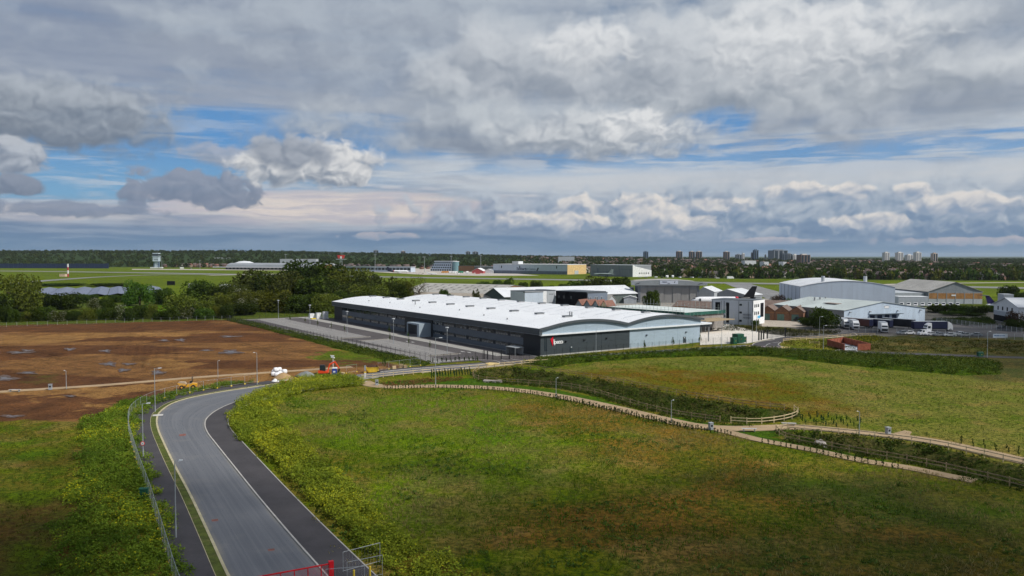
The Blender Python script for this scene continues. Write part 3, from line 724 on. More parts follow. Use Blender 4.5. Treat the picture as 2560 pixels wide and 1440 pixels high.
CLAD_N = M('cladding_black', (0.018, 0.021, 0.026), 0.55, 0.08, 0.4, spec=0.4)
CLAD_L = M('cladding_pale_blue', (0.33, 0.415, 0.49), 0.55, 0.05, 0.3, stretch=(1, 1, 5), spec=0.4)
CLAD_G = M('cladding_mid_grey', (0.105, 0.125, 0.15), 0.55, 0.06, 0.4, stretch=(1, 1, 5), spec=0.4)
ROOFW = M('roof_sheet_white', (0.76, 0.775, 0.79), 0.5, 0.025, 0.12, spec=0.4, dirt=(0.60, 0.61, 0.62, 0.18))
ROOFG = M('rooflight_grp', (0.46, 0.50, 0.53), 0.4, 0.06, 0.3)
TRIM = M('trim_dark_grey', (0.075, 0.088, 0.10), 0.5, 0.06, 0.5)
TRIMW = M('trim_white', (0.72, 0.75, 0.78), 0.5, 0.04, 0.5)
GREYB = M('plant_grey', (0.26, 0.27, 0.28), 0.6, 0.08, 1.0)
GLAS = glass('glass_dark'); PANE_REFL = M('pane_reflection_pale', (0.30, 0.29, 0.27), 0.8, 0.1, 1.0)  # the pale tone paints light reflected low in the panes
fac = thing('factory_building', 'long dark grey factory with white twin-barrel roof and red and white sign', 'building', FA, FROT)
EA, CR = 8.45, 2.0
def arc(x): t = (x % BW) / BW if x < FW - 0.01 else 1.0; return EA + CR * 4 * t * (1 - t)
mb = MB().box(0.3, FW - 0.3, 0.3, FL - 0.3, -0.3, 8.0); mb.build('core_wall', CLAD_N, fac)
xs = [i * BW / 16 for i in range(17)]
for k in (0, 1):                                    # two barrels
    x0 = k * BW
    top = [(x0 + x + (-1.0 if k == 0 and x == 0 else 1.0 if k == 1 and x == BW else 0.0), arc(x) if 0 < x < BW else EA) for x in xs]
    pr = top + [(x, z - 0.12) for x, z in reversed(top)]
    rf = MB().prof(pr, -0.9, FL + 0.6, 'y').build('roof', ROOFW, fac)
    edge = top + [(x, z - 0.75) for x, z in reversed(top)]
    MB().prof([(x, z + 0.04) for x, z in edge], -1.1, -0.901, 'y').build('verge_trim', TRIM, fac)
    for j in range(11):                             # rooflight strips, thin seams between
        y = 6 + j * 15.2
        lo, hi = (9, 16) if k == 0 else (2, 15)
        pts = [(x0 + xs[i], arc(xs[i]) if 0 < xs[i] < BW else EA) for i in range(lo, hi)]
        m2 = MB()
        for (a, b), (c_, d) in zip(pts[:-1], pts[1:]): m2.poly([(a, y, b + 0.03), (c_, y, d + 0.03), (c_, y + 0.55, d + 0.03), (a, y + 0.55, b + 0.03)])
        m2.build('rooflight', ROOFG, rf)
        if k == 1:
            m2 = MB()
            for (a, b), (c_, d) in zip(pts[:-1], pts[1:]): m2.poly([(a, y + 7.6, b + 0.03), (c_, y + 7.6, d + 0.03), (c_, y + 7.9, d + 0.03), (a, y + 7.9, b + 0.03)])
            m2.build('roof_seam', ROOFG, rf)
    for j in range(11):                             # crown ventilators
        y = 9 + j * 15.2; xc = x0 + BW / 2
        v_ = MB().box(xc - 1.5, xc + 1.5, y - 0.8, y + 0.8, EA + CR - 0.1, EA + CR + 0.45).build('ventilator', GREYB, rf)
        MB().box(xc - 1.6, xc + 1.6, y - 0.9, y + 0.9, EA + CR + 0.45, EA + CR + 0.55).build('cowl', TRIM, v_)
MB().box(BW - 0.4, BW + 0.4, -0.85, FL + 0.5, EA - 0.02, EA + 0.10).build('valley_gutter', GREYB, fac)
for (x, y) in ((19, 9), (20.5, 12), (9, 100), (5, 40), (8, 62), (5, 88), (7, 120), (6, 140), (4, 24)):
    MB().tube((x, y, arc(x)), (x, y, arc(x) + (1.6 if y in (100, 9, 12) else 0.5)), 0.22, 8).build('flue', GREYB, fac)
# gable end: charcoal panels, then pale blue; pale blue infill under the two arches, white ledge between
gd = gxp(1575)
def panels(x0, x1, step, z0, z1, y0, mat, name, rows=1):
    n = max(1, round((x1 - x0) / step)); w = (x1 - x0) / n; h = (z1 - z0) / rows
    me = MB().box(0.02, w - 0.02, y0, 0.31, 0.015, h - 0.015).mesh(name, mat)
    for i in range(n):
        for r_ in range(rows): inst(name, me, fac, (x0 + i * w, 0, z0 + r_ * h))
panels(0.0, gd, 6.2, 0.0, 6.15, 0.0, CLAD_D, 'cladding_panel', 2)
panels(gd, FW, 5.8, 0.0, 6.15, 0.0, CLAD_L, 'cladding_panel', 1)
for k in (0, 1):
    pts = [(k * BW + x, (arc(x) if 0 < x < BW else EA) - 0.16) for x in xs]
    n = 4
    for i in range(n):
        a, b = i * 4, i * 4 + 4
        MB().prof([(pts[a][0] + 0.02, 6.42)] + [(pts[b][0] - 0.02, 6.42)] + [(pts[j][0] - (0.02 if j == b else 0) + (0.02 if j == a else 0), pts[j][1]) for j in range(b, a - 1, -1)], -0.35, 0.30, 'y').build('gable_panel', CLAD_L, fac)
MB().box(-0.4, FW + 5.2, -0.75, 0.0, 6.17, 6.62).build('ledge', TRIMW, fac)
MB().box(FW + 0.01, FW + 5.2, 0.01, 40, 5.3, 6.60).mat(1).box(FW + 0.01, FW + 5.25, -0.76, 40, 6.601, 6.70).build('loading_canopy', [TRIM, TRIMW], fac)
MB().box(FW + 4.6, FW + 4.9, 0.2, 0.5, 0, 5.3).build('canopy_post', GREYB, fac)
MB().box(-0.25, 63, -0.30, -0.03, -0.1, 0.28).build('plinth', M('plinth_concrete', (0.42, 0.42, 0.40), 0.9), fac)
# tall window, doors, wall lamps
def fwin(name, x0, x1, z0, z1, cols, rows, proud=0.05):
    o = MB()
    o.box(x0, x1, -proud, -0.012, z0, z0 + 0.08).box(x0, x1, -proud, -0.012, z1 - 0.08, z1)
    for i in range(cols + 1): xx = x0 + (x1 - x0 - 0.08) * i / cols; o.box(xx, xx + 0.08, -proud + 0.004, -0.012, z0 + 0.08, z1 - 0.08)
    w_ = o.build(name, TRIM, fac)
    for r_ in range(rows):
        a, b = z0 + 0.08 + (z1 - z0 - 0.16) * r_ / rows + 0.03, z0 + 0.08 + (z1 - z0 - 0.16) * (r_ + 1) / rows - 0.03
        for i in range(cols):
            xa, xb = x0 + 0.08 + (x1 - x0 - 0.08) * i / cols, x0 + (x1 - x0 - 0.08) * (i + 1) / cols
            MB().box(xa, xb, -proud + 0.02, -0.012, a, b).build('pane', GLAS, w_)
fwin('window', gxp(1360), gxp(1368.5), 1.3, 5.7, 2, 4)
for px in (1429, 1712.5):
    xd = gxp(px)
    d_ = MB().box(xd - 0.65, xd + 0.65, -0.06, -0.012, 0.05, 2.35).build('door', M('door_slate', (0.03, 0.045, 0.055), 0.5), fac)
    MB().box(xd - 0.2, xd + 0.2, -0.075, -0.061, 1.9, 2.15).build('door_sign', TRIMW, d_)
for px in (1415, 1461, 1517, 1617, 1716):
    xd = gxp(px); MB().prof([(-0.02, 4.15), (-0.5, 4.05), (-0.5, 3.95), (-0.02, 3.75)], xd - 0.3, xd + 0.3, 'x').build('wall_lamp', CLAD_N, fac)
# sign: red wedge and the white name
SIGNW, SIGNR = M('sign_white', (0.85, 0.86, 0.86), 0.4, 0.02), M('sign_red', (0.62, 0.012, 0.03), 0.4, 0.05)
sx0, sx1 = gxp(1376), gxp(1407.5); xm = gxp(1382.5)
sg = MB().prof([(sx0, 4.85), (xm + 0.05, 5.8), (xm + 0.02, 4.6), (xm - 0.12, 2.75), (xm - 0.45, 3.55)], -0.16, -0.03, 'x').build('sign_wedge', SIGNR, fac)
sg.data.transform(Matrix(((0, 1, 0, 0), (1, 0, 0, 0), (0, 0, 1, 0), (0, 0, 0, 1))))
def letters(txt, x, z, h, mat, parent, yy=-0.03, depth=0.09, spacing=0.80, bold=0.0, name='sign_lettering', width=None):
    cu = bpy.data.curves.new(name, 'FONT'); cu.body = txt; cu.size = h * 1.38; cu.extrude = depth / 2; cu.offset = bold; cu.space_character = spacing
    t = bpy.data.objects.new('tmp_text', cu); COL.objects.link(t); dg = bpy.context.evaluated_depsgraph_get()
    me = bpy.data.meshes.new_from_object(t.evaluated_get(dg)); bpy.data.objects.remove(t); bpy.data.curves.remove(cu)
    me.name = name; me.materials.clear(); me.materials.append(mat)
    o = inst(name, me, parent, (x, yy - depth / 2, z), (PI / 2, 0, 0))
    if width: o.scale = (width / max(0.01, max(v_.co.x for v_ in me.vertices)), 1, 1)
    return o
letters('Ipeco', xm + 0.12, 3.45, 1.25, SIGNW, fac, width=sx1 - xm - 0.1, bold=0.02)
# serifs of the capital
for z in (3.43, 4.62): MB().box(xm + 0.1, xm + 0.75, -0.12, -0.03, z, z + 0.1).build('letter_serif', SIGNW, fac)
# long front: fascia, black bays, grey bays with two ribbon windows
MB().prof([(-1.0, 6.55), (-1.25, 8.42), (0.0, 8.42), (0.0, 6.55)], -0.9, FL + 0.5, 'y').build('fascia', TRIM, fac)
MB().box(-1.15, 0.0, -0.95, FL + 0.4, 6.44, 6.54).build('soffit_edge', M('trim_mid_grey', (0.22, 0.24, 0.265), 0.5), fac)
Y1, YE0, YE1, YF = 9.0, 68.0, 91.0, 157.0
def lpanels(y0, y1, z0, z1, mat, step=6.5, d=0.0):
    n = max(1, round((y1 - y0) / step)); w = (y1 - y0) / n
    me = MB().box(d, 0.31, 0.02, w - 0.02, 0.0, z1 - z0 - 0.015).mesh('cladding_panel', mat)
    for i in range(n): inst('cladding_panel', me, fac, (0, y0 + i * w, z0))
lpanels(0.0, Y1, 0.0, 6.43, CLAD_N); lpanels(YE0, YE1, 0.0, 6.43, CLAD_N, 7.6, -0.25); lpanels(YF, FL, 0.0, 6.43, CLAD_N)
UP, LO = (4.75, 6.15), (1.35, 2.65)
wu = MB(); W_ = 1.36
wu.box(-0.02, 0.10, 0, W_, 0, 0.07).box(-0.02, 0.10, 0, W_, UP[1] - UP[0] - 0.07, UP[1] - UP[0]).box(-0.02, 0.10, 0, 0.05, 0.07, UP[1] - UP[0] - 0.07).box(-0.02, 0.10, W_ - 0.05, W_, 0.07, UP[1] - UP[0] - 0.07)
wu.mat(1).box(0.01, 0.10, 0.05, W_ - 0.05, 0.07, UP[1] - UP[0] - 0.07)
WIN_U = wu.mesh('window', [TRIM, GLAS])
wl = MB().box(-0.02, 0.10, 0, W_, 0, 0.07).box(-0.02, 0.10, 0, W_, 1.23, 1.3).box(-0.02, 0.10, 0, 0.05, 0.07, 1.23).box(-0.02, 0.10, W_ - 0.05, W_, 0.07, 1.23).mat(1).box(0.01, 0.10, 0.05, W_ - 0.05, 0.07, 1.23)
WIN_L = wl.mesh('window', [TRIM, GLAS])
BL_U = MB().box(0.003, 0.009, 0.12, W_ - 0.12, 0.12, 0.62).mesh('pane_reflection', PANE_REFL); BL_L = MB().box(0.003, 0.009, 0.12, W_ - 0.12, 0.12, 0.45).mesh('pane_reflection', PANE_REFL)  # pale sheets before the lower glass stand for its reflection
for y0, y1 in ((Y1, YE0), (YE1, YF)):
    for z0, z1 in ((0.0, LO[0]), (LO[1], UP[0]), (UP[1], 6.43)): lpanels(y0, y1, z0, z1, CLAD_G)
    n = int((y1 - y0) / 1.42)
    for i in range(n):
        y = y0 + 0.03 + (y1 - y0 - 0.06) * i / n
        for me, z, bl in ((WIN_U, UP[0], BL_U), (WIN_L, LO[0], BL_L)):
            if i % 6 == 5:                          # blank dark infill between groups
                MB().box(0.0, 0.10, 0.0, W_, 0.0, UP[1] - UP[0] if z > 3 else 1.3).build('infill_panel', CLAD_N, fac, loc=(0, y, z)); continue
            w_ = inst('window', me, fac, (0, y, z))
            if random.random() < 0.72 and not (z > 3 and y > 120): inst('pane_reflection', bl, w_)
# entrance: pale portal in front of the black bay
MB().box(-5.2, -0.26, 69.0, 70.6, 0, 5.0).box(-5.2, -0.26, 70.6, 79.0, 4.45, 5.0).box(-5.2, -4.85, 78.6, 79.0, 0, 4.45).build('entrance_portal', M('portal_pale', (0.30, 0.36, 0.41), 0.5, 0.04), fac)
en = MB().box(-0.42, -0.26, 71.0, 78.4, 0, 4.4).build('entrance_glazing', GLAS, fac)
for i in range(6): MB().box(-0.47, -0.421, 71 + i * 1.44, 71.12 + i * 1.44, 0, 4.4).build('mullion', TRIM, en)
# car park in plan: asphalt, paver bays, kerbed islands
def fpoly(pts): return [FP(x, y) for x, y in pts]
fx = lambda y: -(33.2 + (y - 6.5) * 11 / 178)        # the fence line
struct(flat('car_park', fpoly([(0, 1), (0, FL + 22), (fx(188), 188), (fx(4), 4), (-10, 2)]), 0.010, ASPHC, 0.05))
struct(flat('parking_bays', fpoly([(fx(6) + 0.5, 6), (fx(184) + 0.5, 184), (fx(184) + 5.8, 184), (fx(6) + 5.8, 6)]), 0.018, PAVER))
struct(flat('pavement', fpoly([(-6.6, 6), (-6.6, FL + 18), (-11.2, FL + 20), (-10.6, 8)]), 0.09, PAVEL, 0.1))
struct(flat('pavement', fpoly([(-6.6, 68), (-1.0, 68), (-1.0, 80), (-6.6, 80)]), 0.088, PAVER, 0.1))
struct(flat('pavement', fpoly([(-0.35, 1), (-1.6, 1), (-1.6, 66), (-0.35, 66)]), 0.07, PAVER, 0.08))
struct(flat('pavement', fpoly([(fx(8) + 0.6, 5.2), (-20, 4.6), (-20, 7.4), (fx(8) + 0.6, 8.6)]), 0.06, PAVEL, 0.08))
struct(flat('pavement', fpoly([(-7, FL + 17), (fx(186) + 0.4, 189), (fx(186) + 0.4, 187), (-7, FL + 15)]), 0.06, PAVEL, 0.08))
for k, (ya, yb, xa, xb) in enumerate(((81, 182, -19.5, -31.5), (19, 70, -17, -28))):
    struct(flat('parking_island', fpoly([(xa, ya), (xa, yb), (xb, yb), (xb, ya)]), 0.022, PAVER))
    for y in (ya, yb):
        struct(flat('planting_bed', fpoly([(xa + 0.2, y - 0.9), (xa + 0.2, y + 0.9), (xb - 0.2, y + 0.9), (xb - 0.2, y - 0.9)]), 0.14, PAVEL, 0.12))
        struct(flat('planting_soil', fpoly([(xa - 0.2, y - 0.5), (xa - 0.2, y + 0.5), (xb + 0.2, y + 0.5), (xb + 0.2, y - 0.5)]), 0.15, M('bark_soil', (0.08, 0.055, 0.03), 0.95, 0.3, 2.0)))
    y = ya + 4
    while y < yb - 3:                               # bay lines and the centre drain line
        struct(flat('road_marking', fpoly([(xa - 0.4, y), (xa - 0.4, y + 0.1), (xb + 0.4, y + 0.1), (xb + 0.4, y)]), 0.027, M('bay_line', (0.30, 0.29, 0.28), 0.9))); y += 5.0
    struct(flat('drain_channel', fpoly([((xa + xb) / 2 - 0.12, ya + 2), ((xa + xb) / 2 - 0.12, yb - 2), ((xa + xb) / 2 + 0.12, yb - 2), ((xa + xb) / 2 + 0.12, ya + 2)]), 0.031, PAVEL))
for (x, y) in ((-14.0, 55), (-14.6, 58), (-34, 55), (-34.8, 52), (-15.5, 130), (-14, 133), (-36.5, 128), (-37.3, 131), (-13.2, 22), (-12.6, 19)):
    struct(flat('road_marking', fpoly([(x, y), (x, y + 2.2), (x - 0.45, y + 2.2), (x - 0.45, y)]), 0.016, WHITEP))
# ------------------------------------------------------------------ the other buildings
def frame2(p0, p1):
    d = p1 - p0; return Vector((p0.x, p0.y, 0)), math.atan2(d.y, d.x), math.hypot(d.x, d.y)
def at(px, y): return Vector((XY(px, y), y, 0))
WHITE = M('render_white', (0.72, 0.73, 0.74), 0.7, 0.05, 0.2, dirt=(0.5, 0.5, 0.48, 0.3))
PALE = M('sheet_pale_grey', (0.40, 0.43, 0.46), 0.6, 0.06, 0.2, stretch=(3, 3, 0.5))
MIDG = M('sheet_mid_grey', (0.23, 0.25, 0.27), 0.6, 0.08, 0.2, stretch=(3, 3, 0.5))
BLUEG = M('sheet_blue_grey', (0.48, 0.55, 0.64), 0.6, 0.05, 0.15, stretch=(3, 3, 0.4))
BLUEL = M('sheet_light_blue', (0.46, 0.55, 0.65), 0.6, 0.08, 0.15, stretch=(3, 3, 0.4))
BRICK = M('brick_red', (0.24, 0.125, 0.075), 0.9, 0.2, 1.5)
BRICKD = M('brick_brown', (0.22, 0.125, 0.07), 0.9, 0.2, 1.0)
TILE = M('roof_tile_brown', (0.17, 0.125, 0.105), 0.9, 0.2, 0.6)
TILER = M('roof_tile_red', (0.36, 0.13, 0.085), 0.9, 0.2, 0.5)
SHEETR = M('asbestos_roof', (0.36, 0.35, 0.325), 0.9, 0.14, 0.12, dirt=(0.24, 0.22, 0.19, 0.6))
ROOFP = M('roof_pale', (0.62, 0.64, 0.66), 0.6, 0.07, 0.1)
WOOD = M('timber_orange', (0.33, 0.17, 0.065), 0.8, 0.2, 0.5)
BLACK = M('cladding_jet', (0.010, 0.011, 0.014), 0.7, 0.1, 0.3, spec=0.08)
NAVY = M('navy_sheet', (0.02, 0.035, 0.085), 0.6, 0.1, 0.3)
YELL = M('hangar_yellow', (0.62, 0.44, 0.21), 0.7, 0.05, 0.1)
TEAL = M('door_green', (0.12, 0.20, 0.16), 0.7)
def flatblock(name, label, p0, p1, depth, h, wall, roofm=None, side=None, cat='building', parapet=0.4, group=None, wins=(), winmat=None, swins=()):
    loc, rot, w = frame2(p0, p1); t = thing(name, label, cat, loc, rot, group)
    b = MB().box(0, w, 0, depth, -0.3, h)
    o = b.build('wall', [wall, side or wall], t)
    if side: o.data.polygons.foreach_set('material_index', [0, 0, 0, 1, 0, 1])
    if roofm: MB().box(-0.1, w + 0.1, -0.1, depth + 0.1, h + 0.002, h + parapet).build('roof', roofm, t)
    for (x0, x1, z0, z1) in wins: add_win(t, x0, x1, z0, z1, winmat)
    for (y0, y1, z0, z1) in swins:
        o = MB().box(w - 0.02, w + 0.04, y0, y1, z0, z1).build('window', GLAS, t)
    return t, w
def add_win(t, x0, x1, z0, z1, mat=None, y=0.0, name='window'):
    o = MB().box(x0 - 0.08, x1 + 0.08, y - 0.05, y + 0.02, z0 - 0.08, z0).box(x0 - 0.08, x1 + 0.08, y - 0.05, y + 0.02, z1, z1 + 0.08).box(x0 - 0.08, x0, y - 0.05, y + 0.02, z0, z1).box(x1, x1 + 0.08, y - 0.05, y + 0.02, z0, z1).build(name, TRIMW if mat is None else TRIM, t)
    MB().box(x0, x1, y - 0.025, y + 0.02, z0, z1).build('pane', mat or GLAS, o); return o
def gable(name, label, p0, p1, depth, eave, ridge, wall, roofm, cat='building', over=0.4, apex=0.5, group=None, gmat=None, small=False):
    """gable faces the front p0-p1; the ridge runs back"""
    loc, rot, w = frame2(p0, p1); t = thing(name, label, cat, loc, rot, group); xa = w * apex
    MB().prof([(0, -0.3), (w, -0.3), (w, eave), (xa, ridge), (0, eave)], 0, depth, 'y').build('wall', wall, t)
    k0 = (ridge - eave) / xa; k1 = (ridge - eave) / (w - xa)
    th = 0.18
    for nm, pr in (('roof', [(-over, eave - k0 * over + 0.03), (xa, ridge + 0.03), (xa, ridge + 0.03 + th), (-over, eave - k0 * over + 0.03 + th)]), ('roof', [(xa, ridge + 0.03), (w + over, eave - k1 * over + 0.03), (w + over, eave - k1 * over + 0.03 + th), (xa, ridge + 0.03 + th)])):
        MB().prof(pr, -over, depth + over, 'y').build(nm, roofm, t)
    return t, w
def eavesfront(name, label, p0, p1, depth, eave, ridge, wall, roofm, cat='building', over=0.4, group=None, apex=0.5):
    """the long eaves face the front; the ridge runs along it"""
    loc, rot, w = frame2(p0, p1); t = thing(name, label, cat, loc, rot, group); ya = depth * apex
    MB().prof([(0, -0.3), (depth, -0.3), (depth, eave), (ya, ridge), (0, eave)], 0, w, 'x').build('wall', wall, t)
    k0 = (ridge - eave) / ya; k1 = (ridge - eave) / (depth - ya); th = 0.18
    for pr in ([(-over, eave - k0 * over + 0.03), (ya, ridge + 0.03), (ya, ridge + 0.03 + th), (-over, eave - k0 * over + 0.03 + th)], [(ya, ridge + 0.03), (depth + over, eave - k1 * over + 0.03), (depth + over, eave - k1 * over + 0.03 + th), (ya, ridge + 0.03 + th)]):
        MB().prof(pr, -over, w + over, 'x').build('roof', roofm, t)
    return t, w

# white three-storey office with dark stair glazing
t, w = flatblock('office_block', 'white three-storey office block with black glass slots and climbing letters pattern', at(1780, 349), at(1884, 337.5), 14, 10.6, M('render_office_shaded', (0.50, 0.53, 0.58), 0.7, 0.04, 0.2), None)  # front render is coloured darker, as its shaded face
MB().box(-0.12, w + 0.12, -0.12, 14.1, 10.602, 10.75).build('roof', TRIM, t)
s_ = w / 104.0
SIDE_LIT = M('render_office_sunlit', (0.80, 0.81, 0.82), 0.7, 0.03, 0.2)  # same white render, coloured brighter for the sunlit end
MB().box(w + 0.002, w + 0.10, 0, 14, 0, 10.6).build('side_wall', SIDE_LIT, t)
for x0, x1, z0, z1 in ((10, 21.5, 0.6, 9.4), (37, 44.5, 0.6, 9.4)): add_win(t, x0 * s_, x1 * s_, z0, z1, BLACK)
for z in (1.2, 4.8, 8.2): add_win(t, 70 * s_, 77 * s_, z, z + 0.95)
for x in (2.0, 24.5, 31.5, 39.0 - 7, 68.5, 92, 102.5): MB().box(x * s_, x * s_ + 0.14, -0.1, -0.01, 0.2, 10.2).build('downpipe', TRIM, t)
INK = M('mural_ink', (0.05, 0.055, 0.065), 0.7)
for (cx, z) in ((27, 3.0), (32, 3.0), (27, 4.4), (33, 5.6), (36.5, 3.0), (82, 2.6), (87, 2.6), (92, 2.6), (97, 2.6), (82, 3.9), (87, 3.9), (92, 3.9), (97, 3.9)):
    x = cx * s_ 
    MB().box(x - 0.42, x - 0.30, -0.05, -0.005, z, z + 1.0).build('mural_stroke', INK, t); MB().box(x + 0.2, x + 0.32, -0.05, -0.005, z, z + 1.0).build('mural_stroke', INK, t)
    MB().box(x - 0.30, x + 0.2, -0.05, -0.005, z + 0.44, z + 0.56).build('mural_stroke', INK, t)
for y0 in (1.2, 3.4, 5.6):
    for z in (0.9, 4.3, 7.6): MB().box(w + 0.09, w + 0.14, y0, y0 + 1.3, z, z + 1.35).build('window', GLAS, t)
MB().box(w + 0.09, w + 0.15, 8.6, 12.6, 3.0, 9.2).build('window', BLACK, t)
MB().box(w + 0.101, w + 0.16, 5.2, 8.4, 2.6, 3.8).build('name_board', M('sign_sky_blue', (0.10, 0.42, 0.70), 0.5), t)

# grey maintenance hangar with a bow fascia and sliding doors
p0, p1 = at(1578, 502), at(1768, 497); loc, rot, w = frame2(p0, p1)
t = thing('maintenance_hangar', 'big grey aircraft hangar with bowed fascia, white name board and sliding doors', 'hangar', loc, rot)
DOORG = M('hangar_door_grey', (0.27, 0.265, 0.26), 0.6, 0.05, 0.2, stretch=(3, 3, 0.4)); FASG = M('hangar_fascia_grey', (0.27, 0.295, 0.31), 0.6, 0.05, 0.2)
n = 12
topz = lambda x: 13.2 + 1.5 * (1 - (2 * x / w - 0.9) ** 2)
fas = [(w * i / n, topz(w * i / n)) for i in range(n + 1)]
MB().prof([(0, 11.2), (w, 11.2)] + fas[::-1], -1.5, 1.0, 'y').build('fascia', FASG, t)
MB().box(4.5, w - 5, 1.01, 42, -0.3, 11.8).build('wall', MIDG, t)
MB().prof([(3, 11.9), (w - 3, 11.9)] + [(min(max(x, 3), w - 3), z - 0.5) for x, z in fas[::-1]], 1.02, 42.5, 'y').build('roof', SHEETR, t)
for i in range(7):
    a = 5 + (w - 10.5) * i / 7; dy = 0.25 * (i % 2)
    d_ = MB().box(a + 0.15, a + (w - 10.5) / 7 - 0.15, 0.3 + dy, 0.6 + dy, 0, 11.19).build('sliding_door', DOORG, t)
    MB().box(a + 0.2, a + (w - 10.5) / 7 - 0.2, 0.26 + dy, 0.299 + dy, (9.3, 9.6, 10.2, 10.2, 9.6, 9.3, 8.6)[i], 11.1).build('door_head', MIDG, d_)
s_ = w / 190
nb = MB().box(72 * s_, 117 * s_, -1.66, -1.51, 11.95, 14.3).build('name_board', M('board_pale', (0.56, 0.60, 0.68), 0.6, 0.02), t)
letters('Stobart', 78 * s_, 13.15, 0.75, M('sign_navy', (0.05, 0.06, 0.12), 0.6), t, yy=-1.665, width=3.1)
MB().box(91 * s_, 97 * s_, -1.70, -1.665, 12.2, 12.75).build('faded_lettering', M('sign_grey', (0.22, 0.25, 0.31), 0.6), t)
MB().prof([(107 * s_, 12.9), (109 * s_, 12.9), (110.5 * s_, 13.8), (108.5 * s_, 13.8)], -1.72, -1.67, 'y').build('emblem', INK, t)
for x in (10, 166):
    for k in range(3): MB().bar((x * s_ + k * 0.9, -1.56, 11.7 + k * 0.25), (x * s_ + k * 0.9 + 1.4, -1.56, 12.5 + k * 0.25), 0.06, 0.25).build('emblem', INK, t)
for x in (4.6, w - 6.2): MB().box(x, x + 1.4, 0.0, 1.0, -0.2, 11.19).build('corner_pier', M('pier_grey', (0.16, 0.175, 0.20), 0.6), t)
# low workshops round it
flatblock('workshop', 'dark two-storey workshop beside the big grey hangar', at(1556, 520), at(1585, 519), 14, 8.5, M('dull_slate', (0.10, 0.11, 0.115), 0.8), SHEETR)
gable('shed', 'small pale lean-to shed at foot of the big grey hangar', at(1560, 492), at(1592, 491), 9, 3.6, 4.8, PALE, ROOFP)
gable('shed', 'pale shed behind the white cargo jet, higher roof', at(1745, 515), at(1786, 510), 22, 6.5, 9.5, PALE, ROOFP, apex=0.35)
gable('shed', 'long low shed with pale roof behind the cargo jet', at(1784, 520), at(1872, 505), 24, 4.2, 8.0, MIDG, ROOFP, apex=0.4)
# offices beyond the factory roof
t, w = flatblock('office_block', 'white and grey box office with long slot windows behind the factory roof', at(1312, 418), at(1367, 427), 13, 10.9, WHITE, None)
MB().box(-0.1, w + 0.1, -0.05, 13.05, 10.902, 11.15).build('roof', TRIM, t)
for x in (25.5, ): MB().box(x / 55 * w, x / 55 * w + 0.15, -0.05, -0.01, 0, 10.8).build('joint', TRIM, t)
for z in (4.2, 8.6): add_win(t, 30 / 55 * w, 38 / 55 * w, z, z + 0.45)
t, w = flatblock('office_block', 'grey office with four square windows left of the white box office', at(1288, 426), at(1312, 418), 12, 10.3, BLUEG, TRIM)
for i in range(4): add_win(t, w * (0.06 + 0.235 * i), w * (0.06 + 0.235 * i) + 0.75, 7.2, 8.6)
t, w = flatblock('office_block', 'narrow grey stair block between white office and black building', at(1367.5, 427.3), at(1388.5, 430), 12, 10.9, PALE, TRIM)
for z in (4.4, 8.9): add_win(t, w * 0.2, w * 0.8, z, z + 0.35)
t, w = flatblock('industrial_unit', 'flat black industrial unit behind the factory roof', at(1389.5, 430.5), at(1467, 412.6), 15, 10.6, BLACK, TRIM)
for x in (2, 6, 11.5): add_win(t, x, x + 0.8, 7.0, 8.2, GLAS)
t, w = flatblock('industrial_unit', 'blue-grey industrial unit joined to the black unit', at(1467.8, 412.8), at(1519, 422), 12, 10.2, M('sheet_slate_blue', (0.17, 0.205, 0.26), 0.6, 0.06, 0.2), TRIM)
for x in (0.9, 2.3, 5.6, 7.0, 10.2): add_win(t, x, x + 0.75, 6.4, 8.2)
gable('shed', 'small grey pitched-roof store at end of blue-grey unit', at(1520, 432), at(1540, 440), 14, 5.0, 8.0, PALE, SHEETR)
# long old works roofs
t, w = gable('works_shed', 'white-roofed works shed with dark gable in front of airfield trees', at(1212, 470), at(1246, 445), 95, 6.2, 10.8, M('gable_slate', (0.10, 0.125, 0.12), 0.8), ROOFP, over=0.8)
t.rotation_euler.z = R(-62); t.location = at(1212, 478)
t, w = eavesfront('works_shed', 'wide old works with grey patched roof among trees', at(1000, 545), at(1228, 505), 70, 5.0, 10.2, BRICKD, SHEETR, apex=0.4)
for i in range(10):
    for k in range(3):
        x = w * (0.08 + 0.085 * i); y = 8 + k * 6.5
        z = 5.0 + (10.2 - 5.0) * (y / 28) + 0.24
        MB().hexa([(x, y, z), (x + 1.5, y, z), (x + 1.5, y + 3.2, z + 0.6), (x, y + 3.2, z + 0.6), (x, y, z + 0.06), (x + 1.5, y, z + 0.06), (x + 1.5, y + 3.2, z + 0.66), (x, y + 3.2, z + 0.66)]).build('roof_patch', M('roof_patch', (0.16, 0.155, 0.15), 0.9), t)
eavesfront('works_shed', 'low brown works building with pale flat eaves behind the factory', at(1030, 500), at(1226, 470), 12, 4.6, 6.6, M('works_red', (0.16, 0.055, 0.04), 0.9), M('roof_tan', (0.33, 0.29, 0.24), 0.9))
